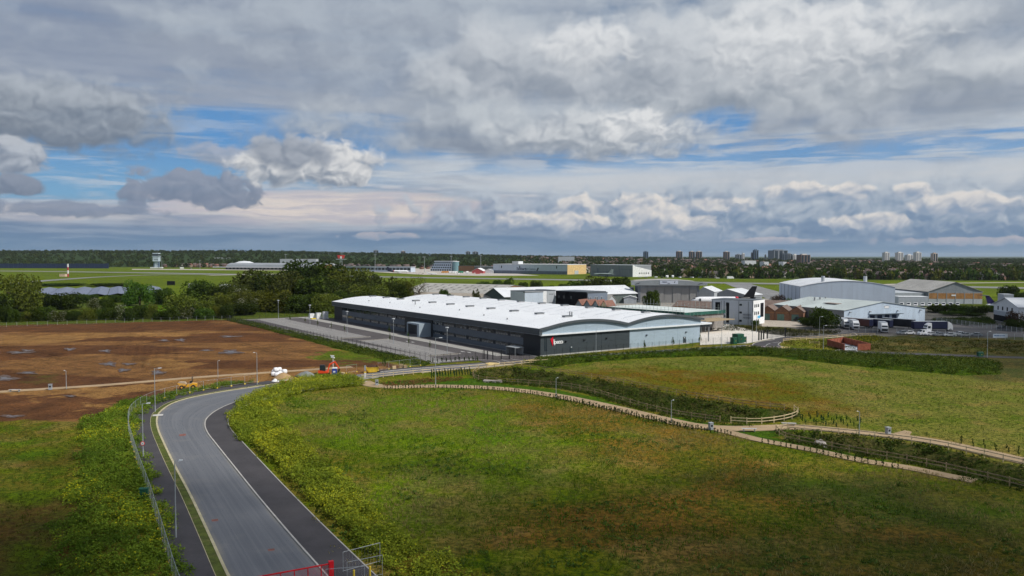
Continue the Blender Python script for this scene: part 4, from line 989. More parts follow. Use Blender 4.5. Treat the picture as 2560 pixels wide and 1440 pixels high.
# terrace of small gables and the scaffolded building wrapped in green netting
for k in range(4):
    gable('gable_roof_unit', ('first', 'second', 'third', 'last')[k] + ' of four small rust-roofed gables behind the factory roof', at(1437 + k * 21, 352 - k * 2), at(1457 + k * 21, 350 - k * 2), 9, 7.2, 10.2 if k < 3 else 10.0, PALE if k < 3 else M('gable_cream', (0.66, 0.47, 0.27), 0.7), M('roof_rust', (0.20, 0.10, 0.075), 0.9), group='rust-roofed gable units')
NET = M('netting_green', (0.025, 0.10, 0.08), 0.9, 0.25, 0.4)
NETL = M('sheeting_pale_green', (0.56, 0.61, 0.59), 0.8, 0.14, 0.15)
p0, p1 = at(1492, 345), at(1712, 306); loc, rot, w = frame2(p0, p1)
t = thing('scaffolded_building', 'low building under scaffold wrapped in green netting with pale sheeted top', 'building', loc, rot)
MB().box(0.6, w - 0.6, 0.6, 25.4, -0.2, 7.0).build('wall', M('blockwork', (0.27, 0.25, 0.235), 0.9, 0.2, 0.5), t)
MB().box(0.2, w - 0.2, 0.2, 25.8, 7.01, 7.5).build('sheeted_roof', NETL, t)
MB().box(0, w, 0, 0.1, 5.9, 7.9).build('netting', NET, t); MB().box(w - 0.1, w, 0.11, 26, 6.4, 7.7).build('netting', NET, t); MB().box(0, w - 0.11, 25.9, 26, 6.6, 7.45).build('netting', NET, t)
POLE = M('scaffold_tube', (0.34, 0.38, 0.36), 0.6, 0.1)
pole = MB().tube((0, 0, -0.2), (0, 0, 9.6), 0.06, 5).mesh('scaffold_pole', POLE)
for i in range(26):
    inst('scaffold_pole', pole, t, (w * i / 25, -0.25, random.uniform(-0.4, 0.5))); inst('scaffold_pole', pole, t, (w * i / 25, 26.3, random.uniform(-0.2, 1.2)))
for y in (-0.28, 26.33):
    for z in (2.6, 5.2, 8.4): MB().tube((0, y, z), (w, y, z), 0.05, 5).build('scaffold_ledger', POLE, t)
MB().box(w + 0.3, w + 9, 2, 20, 4.6, 4.9).build('scaffold_deck', M('deck_timber', (0.32, 0.25, 0.16), 0.9), t)
for i in range(5):
    for y in (2.2, 19.8): inst('scaffold_pole', pole, t, (w + 1 + i * 1.9, y, -2.0))
# long brick range with brown roof, brick garages
t, w = eavesfront('brick_range', 'long low brick range with brown roof and timber-clad end', at(1682, 405), at(1800, 388), 13, 3.6, 6.5, BRICKD, TILE)
for i in range(9): add_win(t, 2.0 + i * 2.5, 3.9 + i * 2.5, 1.4, 2.9)
MB().box(0.2, 9.5, -0.12, -0.01, 2.9, 4.1).build('timber_cladding', WOOD, t)
flatblock('brick_building', 'single-storey brick building with white windows beside the white office', at(1746, 365), at(1783, 360), 10, 3.4, BRICK, TILE, wins=((1.0, 2.4, 1.0, 2.2), (3.2, 4.6, 1.0, 2.2), (5.4, 6.4, 1.0, 2.2)))
for k in range(3):
    a, b = 1903 + k * 36, 1938 + k * 36
    t, w = gable('garage_unit', ('left', 'middle', 'right')[k] + ' brick garage unit with brown roof and green door', at(a, 366 - k * 3), at(b, 363 - k * 3), 13, 4.4, 6.6, BRICK, TILE, group='brick garage units')
    MB().box(w * 0.16, w * 0.66, -0.06, -0.01, 0, 3.0).build('garage_door', TEAL, t)
    MB().box(w * 0.05, w * 0.95, -0.1, -0.01, 3.5, 3.8).build('beam', WOOD, t)
eavesfront('brick_range', 'brown-roofed range behind the brick garages', at(1906, 392), at(1975, 388), 12, 4.0, 7.4, BRICK, TILE)
# the two pale hangars on the right
p0, p1 = at(2001, 440), at(2233, 436); loc, rot, w = frame2(p0, p1)
t = thing('curved_roof_hangar', 'tall pale blue hangar with shallow curved roof and two flues', 'hangar', loc, rot - R(4))
zz = lambda x: 12.6 + 3.3 * (1 - (2 * x / w - 1) ** 2)
pr = [(w * i / 16, zz(w * i / 16)) for i in range(17)]
MB().prof([(0, -0.3), (w, -0.3)] + pr[::-1], 0, 62, 'y').build('wall', BLUEG, t)
MB().prof([(x, z + 0.03) for x, z in pr] + [(x, z + 0.3) for x, z in pr[::-1]], -0.2, 62.3, 'y').build('roof', ROOFP, t)
for i in range(6): MB().box(-0.12, -0.01, i * 11.0, i * 11.0 + 0.35, 0, 12.5).build('downpipe', M('pipe_navy', (0.06, 0.08, 0.13), 0.6), t)
for x in (w * 0.27, w * 0.72): MB().tube((x, 6, zz(x)), (x, 6, zz(x) + 3.4), 0.95, 12).build('flue', PALE, t)
for i in range(1, 9): MB().box(w * i / 9 - 0.03, w * i / 9 + 0.03, -0.03, -0.004, 0, zz(w * i / 9) - 0.1).build('sheet_joint', PALE, t)
p0, p1 = at(2112, 341), at(2337, 353); loc, rot, w = frame2(p0, p1)
t, w = gable('warehouse', 'low light blue warehouse with pale green-grey roof behind the lorries', p0, p1, 46, 6.1, 9.4, BLUEL, M('roof_sage', (0.44, 0.49, 0.48), 0.8, 0.12, 0.08), apex=0.46)
t.rotation_euler.z += R(6)
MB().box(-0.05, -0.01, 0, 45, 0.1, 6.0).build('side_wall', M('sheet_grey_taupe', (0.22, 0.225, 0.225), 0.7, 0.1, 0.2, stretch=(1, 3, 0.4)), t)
MB().box(w * 0.30, w * 0.68, -2.2, -0.02, 4.0, 4.2).build('dock_canopy', M('canopy_slate', (0.06, 0.08, 0.10), 0.7), t)
for i in range(4): MB().box(w * (0.31 + 0.09 * i), w * (0.31 + 0.09 * i) + 2.6, -0.15, -0.02, 0, 3.6).build('dock_door', NAVY, t)
add_win(t, w * 0.485, w * 0.485 + 2.6, 6.6, 7.6, WHITE)
MB().box(w * 0.18, w * 0.30, 14, 22, 8.02, 8.2).build('roof_patch', M('roof_stain', (0.27, 0.22, 0.19), 0.9), t)
for x in (0.30, 0.37, 0.44): MB().tube((w * x, 34, 8.0), (w * x, 34, 10.0), 0.4, 8).build('flue', GREYB, t)
for x in (0.06, 0.3, 0.64, 0.93): MB().prof([(-0.02, 5.6), (-1.0, 5.3), (-1.0, 5.1), (-0.02, 5.2)], w * x, w * x + 0.5, 'x').build('floodlight', GREYB, t)
p0, p1 = at(2322, 490), at(2472, 478); loc, rot, w = frame2(p0, p1)
t, w = gable('old_hangar', 'old grey gabled hangar with timber and steel sliding doors', p0, p1, 64, 7.6, 13.6, MIDG, SHEETR, over=0.6)
t.rotation_euler.z = R(-4) 
MB().box(-22, -0.6, 4, 60, 3.2, 6.6).build('side_aisle', PALE, t)
for i in range(6):
    d_ = MB().box(w * i / 6 + 0.15, w * (i + 1) / 6 - 0.15, -0.5, -0.2, 0, 6.8).build('sliding_door', PALE, t)
    MB().box(w * i / 6 + 0.2, w * (i + 1) / 6 - 0.2, -0.56, -0.501, 3.2, 6.7).build('timber_panel', WOOD, d_)
    MB().box(w * i / 6 - 0.12, w * i / 6 + 0.12, -0.7, -0.501, 0, 7.4).build('door_post', PALE, t)
MB().box(w * 0.42, w * 0.50, -0.75, -0.6, 4.9, 5.8).build('sign_board', WHITE, t)
MB().box(0, w, -0.45, -0.02, 6.85, 7.4).build('door_rail', MIDG, t)
flatblock('annex', 'low pale annex left of the old gabled hangar', at(2248, 470), at(2322, 468), 10, 5.2, PALE, ROOFP)
# gabled office at the right edge
t, w = gable('gabled_office', 'white gabled office with row of dark windows at the right edge', at(2487, 366), at(2549, 340), 40, 7.6, 11.0, WHITE, ROOFP, over=0.6)
for i in range(4): add_win(t, w * (0.16 + 0.19 * i), w * (0.16 + 0.19 * i) + 1.2, 5.2, 6.8, BLACK)
MB().box(-0.02, w + 0.02, -0.06, -0.01, 2.7, 4.7).build('spandrel', PALE, t); MB().box(0, w, -0.05, -0.012, 0, 2.69).build('ground_floor_glazing', BLACK, t)
for i in range(2): MB().hexa([(w * 0.62, 8 + i * 12, 10.22), (w * 0.72, 8 + i * 12, 9.55), (w * 0.72, 14 + i * 12, 9.55), (w * 0.62, 14 + i * 12, 10.22), (w * 0.62, 8 + i * 12, 10.34), (w * 0.72, 8 + i * 12, 9.67), (w * 0.72, 14 + i * 12, 9.67), (w * 0.62, 14 + i * 12, 10.34)]).build('rooflight', GREYB, t)
flatblock('plant_house', 'pale box store behind the gabled office', at(2511, 420), at(2536, 419), 8, 9.4, PALE, None)
# brick compound with an open side
p0 = G(2072, 862); 
t = thing('brick_compound', 'roofless red brick enclosure with open gate side on the grass', 'enclosure', G(2070, 868), R(-50))
CB = M('compound_brick', (0.27, 0.085, 0.05), 0.9, 0.15, 1.2)
A0, A1, A2, A3 = G(2069, 863.5), G(2111, 875.5), G(2175, 875), G(2108, 857.5)
t.location = (A0.x, A0.y, 0); t.rotation_euler.z = 0
def wallseg(P, Q, h=2.0, nm='wall', step=2.2):
    n_ = max(1, round((Q - P).length / step))
    for i in range(n_):
        a, b = P.lerp(Q, i / n_) - A0, P.lerp(Q, (i + 1) / n_) - A0; dd = (b - a).normalized() * 0.03
        MB().bar((a + dd) + Vector((0, 0, h / 2)), (b - dd) + Vector((0, 0, h / 2)), 0.28, h).build(nm, CB, t)
        MB().bar(a + Vector((0, 0, h / 2 + 0.05)), a + Vector((0, 0, h / 2 + 0.051)) + dd * 6, 0.42, h + 0.1).build('pier', CB, t)
wallseg(A0, A1); wallseg(A0, A3); wallseg(A3, A2 + Vector((0.5, 5.5, 0))); wallseg(G(2144, 875.5), A2)
wallseg(A2, A2 + Vector((0.5, 5.5, 0)))
MB().poly([(p - A0)[:2] + (0.03,) for p in (A0 + Vector((1, 0.3, 0)), A1, G(2144, 876), A2 + Vector((-0.5, 0.2, 0)), A2 + Vector((0.2, 5, 0)), A3)]).build('floor_slab', PALE, t)
# ------------------------------------------------------------------ lamps, fences, furniture
GALV = M('galvanised_steel', (0.36, 0.39, 0.41), 0.5, 0.08, 1.0, metal=0.3)
LAMPW = M('lantern_grey', (0.55, 0.58, 0.60), 0.5, 0.05)
TIMBER = M('fence_timber', (0.58, 0.46, 0.28), 0.9, 0.25, 0.9, stretch=(1, 1, 3))
TIMBERD = M('fence_timber_weathered', (0.30, 0.225, 0.13), 0.9, 0.25, 0.9)
BLKM = M('powder_black', (0.014, 0.015, 0.017), 0.5, 0.1)
YPL = M('plastic_yellow', (0.70, 0.50, 0.04), 0.6, 0.15, 1.0)
BINM = M('bin_grey', (0.30, 0.33, 0.36), 0.5, 0.1)
GRN = M('cabinet_green', (0.015, 0.085, 0.05), 0.5, 0.12)
def lamp(px, py, top, arm, label, dirn=1, head='arm', sign=None, group='street lamps'):
    p = G(px, py); h = HZ(p.y, top)
    t = thing('street_lamp', label, 'street lamp', p, 0.0, group)
    pole = MB().tube((0, 0, -0.3), (0, 0, 1.3), 0.10 if h > 6 else 0.08, 8).tube((0, 0, 1.3), (0, 0, h), 0.075 if h > 6 else 0.06, 8, 0.05).build('pole', GALV, t)
    if head == 'arm':
        MB().bar((0, 0, h - 0.05), (arm * dirn, 0, h + 0.08), 0.06, 0.06).build('arm', GALV, t)
        MB().hexa([(arm * dirn * 0.72, -0.14, h + 0.0), (arm * dirn * 1.35, -0.14, h + 0.05), (arm * dirn * 1.35, 0.14, h + 0.05), (arm * dirn * 0.72, 0.14, h + 0.0), (arm * dirn * 0.72, -0.10, h + 0.12), (arm * dirn * 1.3, -0.08, h + 0.15), (arm * dirn * 1.3, 0.08, h + 0.15), (arm * dirn * 0.72, 0.10, h + 0.12)]).build('lantern', LAMPW, t)
    elif head == 'disc':
        MB().tube((0, 0, h - 0.15), (0, 0, h + 0.12), 0.5, 14, 0.6).tube((0, 0, h + 0.12), (0, 0, h + 0.2), 0.6, 14, 0.15).build('lantern', LAMPW, t)
        MB().tube((0, 0, h - 1.1), (0, 0, h - 0.15), 0.09, 8, 0.13).build('lantern_neck', LAMPW, t)
    if sign:
        s0 = MB().tube((0, -0.09, sign), (0, -0.12, sign), 0.33, 20).build('speed_sign', M('sign_ring_red', (0.55, 0.03, 0.03), 0.5), t)
        MB().tube((0, -0.121, sign), (0, -0.126, sign), 0.24, 20).build('sign_face', WHITE, s0)
        letters('20', -0.17, sign - 0.11, 0.24, BLKM, s0, yy=-0.128, depth=0.006)
    return t
lamp(440, 1345, 1152, 0.62, 'tall grey street lamp standing nearest by the lower road', 1)
lamp(358, 1145, 1009, 0.9, 'street lamp with round 20 sign by temporary fence', 1, sign=2.2)
lamp(388, 1030, 921, 1.0, 'street lamp at the outside of the road bend', 1)
lamp(643, 962, 882, 0.6, 'street lamp beside road just left of the white bags', -1)
lamp(1089, 964, 845, 1.2, 'tall slim street lamp by the sandy path in front of car park', 1)
lamp(1490, 887, 823, 0.9, 'street lamp standing before the dark gable of the factory', 1)
lamp(1804, 871, 815, 0.9, 'street lamp left of the green cabinets', 1)
lamp(1880.6, 856, 780, 0.9, 'street lamp right of the green cabinets by the junction', 1)
lamp(1891, 832, 779, 0.9, 'street lamp in front of bright end of the white office', -1)
lamp(2048.5, 843, 792, 0.9, 'street lamp on verge in front of dark round bushes', 1)
lamp(2058, 876, 814, 0.8, 'street lamp left of the red brick enclosure', 1)
lamp(2468, 894, 829, 0.7, 'lamp column with white camera boxes at right by dark track', 1)
lamp(2123, 826, 806, 0.7, 'short street lamp at the lorry yard entrance', 1)
for px, py, top, d in ((1390, 994, 945, 1), (1678, 1056, 1001, 1), (2148, 1088, 1029, 0), (166, 971, 927, 0), (545, 943, 902, 1)):
    lamp(px, py, top, 0.35, {1390: 'short path lamp by green lawn left of swale', 1678: 'short path lamp beside swale fence mid path', 2148: 'short path lamp beside the far sandy path at right', 166: 'short path lamp on bare earth near the grey bin', 545: 'short path lamp on bare earth behind the dumper'}[px], 1 if d else -1, 'arm' if d else 'arm', group='path lamps')
for i, (px, py, top) in enumerate(((696, 796, 751), (775, 811, 763), (868, 835, 779), (984, 860, 797), (1118, 886, 819))):
    lamp(px, py, top, 0, ('farthest', 'second farthest', 'middle', 'second nearest', 'nearest')[i] + ' disc-headed lamp in the factory car park', 1, 'disc', group='car park lamps')
# timber post and rail fences
POSTL, POSTD = MB().box(-0.06, 0.06, -0.05, 0.05, -0.4, 1.2).mesh('post', TIMBER), MB().box(-0.06, 0.06, -0.05, 0.05, -0.4, 1.15).mesh('post', TIMBERD)
RAILL, RAILD = MB().box(0, 1, -0.02, 0.02, -0.05, 0.05).mesh('rail', TIMBER), MB().box(0, 1, -0.02, 0.02, -0.05, 0.05).mesh('rail', TIMBERD)
def zat(x, y): return float(ground_z(np.array([x]), np.array([y]))[0])
def timber_fence(label, px, step=2.75, rails=(0.45, 0.98), dark=False, smoothc=True, closed=False, name='timber_fence'):
    pts = GP(*px)
    if smoothc: pts = catmull(pts, 8)
    P = [p for p, _ in resample(pts, step)]
    t = thing(name, label, 'fence', P[0])
    for i, p in enumerate(P):
        q = p - P[0]; inst('post', POSTD if dark else POSTL, t, (q.x, q.y, 0.0), random.uniform(-0.2, 0.2))
        if i + 1 < len(P):
            d = P[i + 1] - p
            for z in rails: inst('rail', RAILD if dark else RAILL, t, (q.x, q.y, z + random.uniform(-0.02, 0.02)), math.atan2(d.y, d.x), (d.length, 1, 1.3))
    return t
timber_fence('pale timber rail fence along near side of the road past the works', [(905, 948), (930, 946), (1000, 939.5), (1100, 930), (1200, 921), (1300, 912), (1370, 907)])
timber_fence('timber rail fence round the far edge of the long swale', [(1182, 938), (1190, 930), (1210, 924), (1290, 918), (1370, 928), (1500, 949), (1700, 987), (1850, 1012), (1985, 1027)], dark=True)
timber_fence('pale curved timber rail fence at the right end of long swale', [(1985, 1027), (1996, 1038), (1965, 1051), (1890, 1060), (1800, 1055)])
timber_fence('weathered timber rail fence along path side of the long swale', [(1800, 1055), (1700, 1041), (1600, 1018), (1480, 982), (1400, 967), (1250, 956), (1192, 949), (1182, 938)], dark=True)
timber_fence('timber rail fence between the far path and right-hand swale', [(1940, 1078), (1960, 1074), (1990, 1076), (2060, 1083), (2150, 1092), (2326, 1115), (2541, 1162), (2700, 1197)])
timber_fence('weathered timber rail fence between lower path and right-hand swale', [(1940, 1079), (1964, 1098), (2038, 1114), (2156, 1137), (2285, 1159), (2425, 1190), (2560, 1222), (2700, 1262)], dark=True)
timber_fence('pale timber rail fence on grass verge by the lorry yard lane', [(1958, 855), (1990, 851), (2048, 848), (2100, 844), (2140, 841), (2200, 840)], 2.6)
timber_fence('short double rail barrier on grass left of brick enclosure', [(2024, 860), (2070, 862)], 3.0, (0.5, 1.0), smoothc=False)
# black welded mesh fence round the factory
BPOST = MB().box(-0.05, 0.05, -0.05, 0.05, -0.3, 2.45).mesh('post', BLKM)
def wiremesh(w, h, sp, th, mat, name='mesh_panel', hs=0.4, z0=0.08):
    b = MB(); n = int(w / sp)
    for i in range(n + 1): b.box(w * i / n - th / 2, w * i / n + th / 2, -th / 2, th / 2, z0, h)
    k = int((h - z0) / hs)
    for i in range(k + 1): z = z0 + (h - z0) * i / k; b.box(0, w, -th * 0.6, -th * 0.5 + th, z - th / 2, z + th / 2)
    return b.mesh(name, mat)
BPAN = wiremesh(1.0, 2.35, 0.16, 0.011, BLKM)
def mesh_fence(label, pts, step=2.7, post=BPOST, pan=BPAN, name='mesh_fence', skip=(), cat='fence', pscale=1.0):
    P = [p for p, _ in resample(pts, step)]
    if (P[-1] - pts[-1]).length > step * 0.4: P.append(pts[-1])
    t = thing(name, label, cat, P[0])
    for i, p in enumerate(P):
        q = p - P[0]; inst('post', post, t, (q.x, q.y, 0), 0.0, (1, 1, pscale))
        if i + 1 < len(P) and pan is not None:
            d = P[i + 1] - p; inst('mesh_panel', pan, t, (q.x, q.y, 0), math.atan2(d.y, d.x), (d.length, 1, pscale))
    return t
mesh_fence('black mesh fence along the field side of the car park', [FP(fx(186) - 0.3, 186), FP(fx(4) - 0.3, 4)], 2.9)
mesh_fence('black mesh fence at the far end of the car park', [FP(fx(186) - 0.3, 186.5), FP(-5, FL + 21)], 3.0)
mesh_fence('black mesh fence behind planting between car park and road', [FP(fx(4) + 0.2, 3.8), G(1130, 903), G(1206, 899)], 2.6)
mesh_fence('black mesh fence running along the gable of the factory', [G(1275, 898), G(1345, 897), G(1370, 894), G(1560, 879), G(1752, 864), G(1866, 858)], 2.9)
t = thing('mesh_gate', 'black vehicle gates with thick posts at the factory entrance', 'gate', G(1210, 898))
o0 = G(1210, 898)
for px, py in ((1210, 898), (1219, 900), (1232, 899), (1253, 898), (1273, 897)):
    q = G(px, py) - o0; MB().box(-0.14, 0.14, -0.14, 0.14, -0.2, 2.7).build('gate_post', BLKM, t, loc=(q.x, q.y, 0))
for a, b in (((1210, 898), (1219, 900)), ((1232, 899), (1252, 898)), ((1254, 898), (1272, 897))):
    A_, B_ = G(*a), G(*b); d = B_ - A_; q = A_ - o0
    inst('gate_leaf', BPAN, t, (q.x, q.y, 0), math.atan2(d.y, d.x), (d.length, 1.5, 1.05))
t = thing('mesh_gate', 'tall black palisade gates at entrance of the concrete service yard', 'gate', G(1908, 849)); o0 = G(1908, 849)
for px, py, k in ((1897, 851, 1), (1909, 848, 1), (1918, 846.5, 1), (1963, 841.5, 1.3), (1903, 850, 1)):
    q = G(px, py) - o0; MB().box(-0.2 * k, 0.2 * k, -0.2, 0.2, -0.2, 3.3).build('gate_post', BLKM, t, loc=(q.x, q.y, 0))
GAT = wiremesh(1.0, 3.0, 0.07, 0.02, BLKM, 'gate_leaf', 1.4)
A_, B_ = G(1919, 846.4), G(1962, 841.6); d = B_ - A_; q = A_ - o0; inst('gate_leaf', GAT, t, (q.x, q.y, 0), math.atan2(d.y, d.x), (d.length, 1.5, 1))
# grey palisade round the lorry yard
PALP = MB().box(-0.06, 0.06, -0.06, 0.06, -0.2, 2.1).mesh('post', GALV); PALM = wiremesh(1.0, 2.1, 0.11, 0.028, M('palisade_grey', (0.17, 0.185, 0.20), 0.6), 'palisade_panel', 1.5)
mesh_fence('grey palisade fence along the front of the lorry yard', [G(2242, 834), G(2330, 838), G(2420, 845), G(2560, 850), G(2640, 853)], 2.8, PALP, PALM, 'palisade_fence')
mesh_fence('grey palisade fence left of the lorry yard opening', [G(2146, 830), G(2194, 832)], 2.6, PALP, PALM, 'palisade_fence')
mesh_fence('grey palisade fence receding behind the parked cars', [G(2342, 806), G(2400, 812), G(2470, 822), G(2560, 834)], 2.8, PALP, PALM, 'palisade_fence')
mesh_fence('black mesh fence along hedge between office and lorry yard', [G(1968, 840), G(2040, 836), G(2100, 833)], 3.0)
mesh_fence('thin wire fence at far edge of the bare earth field', [G(-200, 829), G(0, 817), G(300, 807), G(575, 799)], 7.5, MB().tube((0, 0, -0.2), (0, 0, 1.9), 0.05, 5).mesh('post', GALV), wiremesh(1.0, 1.8, 0.5, 0.012, GALV, 'wire_panel', 0.6), 'wire_fence')
# temporary site fence panels on yellow feet
HW = wiremesh(3.4, 1.95, 0.28, 0.004, GALV, 'wire_mesh', 0.60, 0.2)
fr = MB()
for a, b in (((0, 0, 0), (0, 0, 2.0)), ((3.4, 0, 0), (3.4, 0, 2.0)), ((0, 0, 2.0), (3.4, 0, 2.0)), ((0, 0, 0.18), (3.4, 0, 0.18))): fr.tube(a, b, 0.021, 6)
HF = fr.mesh('frame', GALV)
FT = MB().prof([(-0.36, 0), (0.36, 0), (0.30, 0.16), (0.12, 0.22), (-0.12, 0.22), (-0.30, 0.16)], -0.13, 0.13, 'x').mesh('fence_foot', YPL)
def site_fence(pts, label, flabel, group, foot=True, lift=0.1, step=3.5):
    P = [p for p, _ in resample(pts, step)]
    for i in range(len(P)):
        if foot: tag(inst('fence_foot', FT, None, (P[i].x, P[i].y, lift - 0.02), random.uniform(0, 0.6)), nth(i + 1) + ' ' + flabel, 'fence foot', group + ' feet')
        if i + 1 < len(P):
            d = P[i + 1] - P[i]; t = thing('site_fence_panel', nth(i + 1) + ' ' + label, 'fence panel', P[i] + Vector((0, 0, lift + 0.05)), math.atan2(d.y, d.x), group)
            inst('frame', HF, t, scale=(d.length / 3.45, 1, 1)); inst('wire_mesh', HW, t, scale=(d.length / 3.45, 1, 1))
hl = [p for p in offset(LC[:iw], 4.75)]
site_fence([p for p in hl if p.y > 66], 'wire mesh site fence panel from bottom edge along left footway', 'yellow fence foot from bottom edge along left footway', 'site fence along the footway')
site_fence(GP((945, 927), (1000, 920), (1076, 911)), 'wire mesh site fence panel from the skip towards car park', 'yellow fence foot from the skip towards car park', 'site fence by the car park', lift=0.02)
site_fence(GP((866, 934), (905, 928), (915, 927)), 'wire mesh site fence panel right of the portable toilet', 'yellow fence foot right of the portable toilet', 'site fence by the toilet', lift=0.02)
t = thing('site_fence_panel', 'loose wire mesh panel leaning by the red gate, far one', 'fence panel', G(858, 1432), R(38)); inst('frame', HF, t, scale=(1.15, 1, 1.0)); inst('wire_mesh', HW, t, scale=(1.15, 1, 1.0))
t = thing('site_fence_panel', 'loose wire mesh panel leaning by the red gate, middle one', 'fence panel', G(956, 1440), R(-150)); inst('frame', HF, t); inst('wire_mesh', HW, t)
t = thing('site_fence_panel', 'loose wire mesh panel leaning by the red gate, near one', 'fence panel', G(815, 1478), R(12)); inst('frame', HF, t); inst('wire_mesh', HW, t)
# red gate across the road, yellow bollards
REDG = M('gate_red', (0.62, 0.012, 0.02), 0.45, 0.1, 1.0)
ga, gb = G(828, 1460), G(560, 1512); d = gb - ga
t = thing('red_gate', 'bright red steel mesh gate across the road at the bottom edge', 'gate', ga, math.atan2(d.y, d.x)); L_ = d.length
MB().box(-0.22, 0.22, -0.16, 0.16, -0.2, 2.15).build('gate_post', REDG, t)
for a, b, w_, h_ in (((0.22, 0, 1.9), (L_, 0, 1.9), 0.09, 0.11), ((0.22, 0, 0.3), (L_, 0, 0.3), 0.09, 0.11)): MB().bar(a, b, w_, h_).build('gate_rail', REDG, t)
for i in range(int(L_ / 1.2) + 1): MB().box(0.9 + i * 1.2 - 0.04, 0.9 + i * 1.2 + 0.04, -0.04, 0.04, 0.36, 1.84).build('gate_bar', REDG, t)
gm_ = MB()
for i in range(int(L_ / 0.09)): gm_.box(0.25 + i * 0.09, 0.256 + i * 0.09, -0.006, 0.006, 0.35, 1.85)
for i in range(18): gm_.box(0.25, L_, -0.010, -0.004, 0.36 + i * 0.085, 0.366 + i * 0.085)
o = gm_.build('gate_mesh', REDG, t); stuff(o)
for k, (px, py) in enumerate(((885, 1462), (925, 1452))):
    t = thing('bollard', ('left', 'right')[k] + ' yellow bollard standing by the red gate', 'bollard', G(px, py), 0, 'yellow bollards')
    MB().tube((0, 0, -0.1), (0, 0, 1.35), 0.10, 10).ball((0, 0, 1.35), 0.10, 0.10, 0.05, 10, 4).build('post', YPL, t)
    MB().tube((0, 0, 0.0), (0, 0, 0.04), 0.2, 10).build('base_plate', BLKM, t)
# bins, benches, cabinets
def bin_(px, py, label, rot=0.3):
    t = thing('litter_bin', label, 'bin', G(px, py), rot, 'grey litter bins')
    MB().box(-0.33, 0.33, -0.33, 0.33, 0, 1.05).build('body', BINM, t); MB().box(-0.38, 0.38, -0.38, 0.38, 1.15, 1.25).build('lid', GALV, t)
    for sx in (-0.33, 0.29):
        for sy in (-0.33, 0.29): MB().box(sx, sx + 0.04, sy, sy + 0.04, 1.05, 1.15).build('lid_strut', GALV, t)
    MB().box(-0.2, 0.2, -0.345, -0.331, 0.55, 0.9).build('label_plate', BLKM, t)
bin_(126, 974, 'grey litter bin on the bare earth path'); bin_(942, 963, 'grey litter bin at start of the sandy path near road'); bin_(1777, 1074, 'grey litter bin at the path fork'); bin_(2220, 1086, 'grey litter bin beside the far path at right')
def bench(px, py, label, rot):
    t = thing('bench', label, 'bench', G(px, py), rot, 'backless benches')
    for i in range(3): MB().box(-1.25, 1.25, -0.28 + i * 0.2, -0.10 + i * 0.2, 0.42, 0.48).build('seat_plank', M('bench_pale', (0.46, 0.44, 0.43), 0.8), t)
    for x in (-0.95, 0.85): MB().box(x, x + 0.1, -0.25, 0.25, -0.05, 0.42).build('leg', GALV, t)
bench(1873, 1078, 'backless bench on grass at the path fork', R(-6)); bench(1972, 1064, 'backless bench beside the curved end of swale fence', R(-8)); bench(37, 979, 'backless bench on the bare earth path at far left', R(4))
def cabinet(px, py, w, d, h, label, rot=0.0, roofh=0.0):
    t = thing('utility_cabinet', label, 'cabinet', G(px, py), rot, 'green utility cabinets')
    MB().box(-w / 2, w / 2, -d / 2, d / 2, -0.1, h).build('body', GRN, t); MB().prof([(-d / 2 - 0.06, h + 0.002), (d / 2 + 0.06, h + 0.002), (d / 2 + 0.02, h + 0.12), (0, h + 0.2), (-d / 2 - 0.02, h + 0.12)], -w / 2 - 0.06, w / 2 + 0.06, 'x').build('roof', GRN, t)
    MB().box(-w / 2 + 0.08, -0.02, -d / 2 - 0.03, -d / 2 - 0.002, 0.15, h - 0.15).build('door', GRN, t); MB().box(0.02, w / 2 - 0.08, -d / 2 - 0.03, -d / 2 - 0.002, 0.15, h - 0.15).build('door', GRN, t)
    MB().box(0.1, 0.26, -d / 2 - 0.045, -d / 2 - 0.031, h * 0.45, h * 0.45 + 0.18).build('warning_plate', YPL, t)
cabinet(361, 1243, 0.95, 0.6, 1.05, 'dark green cabinet standing in the weeds by the site fence', 0.1)
cabinet(1834, 859, 1.7, 1.6, 2.0, 'smaller green cabinet left of the big one', 0.5); cabinet(1845, 857, 3.0, 2.6, 3.0, 'big green substation cabinet by service yard', 0.5); cabinet(1859, 855, 1.4, 1.3, 1.7, 'small green cabinet right of the big one', 0.5)
cabinet(2450, 891, 1.5, 1.0, 1.2, 'dark cabinet with pale lid beside the far right track', 0.1)
# cycle shelter by the gate, white banner, wrapped stacks, satellite boxes
t = thing('cycle_shelter', 'grey steel cycle shelter beside the factory gates', 'shelter', FP(-4.2, 6.0), FROT)
MB().box(-1.6, 1.6, -1.0, 4.2, 2.35, 2.5).build('roof', GALV, t)
for x in (-1.5, 1.4):
    for y in (-0.9, 4.0): MB().box(x, x + 0.1, y, y + 0.1, 0, 2.35).build('post', GALV, t)
MB().box(1.45, 1.5, -0.8, 4.0, 0.2, 2.2).build('back_panel', GREYB, t); MB().box(-1.4, 1.4, 4.05, 4.09, 0.2, 2.2).build('end_panel', GREYB, t)
t = thing('banner', 'white banner with blue lettering on the palisade fence at right', 'banner', G(2481, 848.2), R(2))
MB().box(0, 5.4, -0.3, -0.25, 0.6, 2.0).build('sheet', M('banner_pale', (0.46, 0.52, 0.60), 0.7), t)
for x0, x1 in ((0.4, 1.3), (1.4, 2.3), (2.4, 3.2), (3.3, 4.6)): MB().box(x0, x1, -0.315, -0.301, 1.12, 1.5 if x1 < 3 else 1.42).build('faded_lettering', M('banner_blue', (0.05, 0.12, 0.26), 0.7), t)
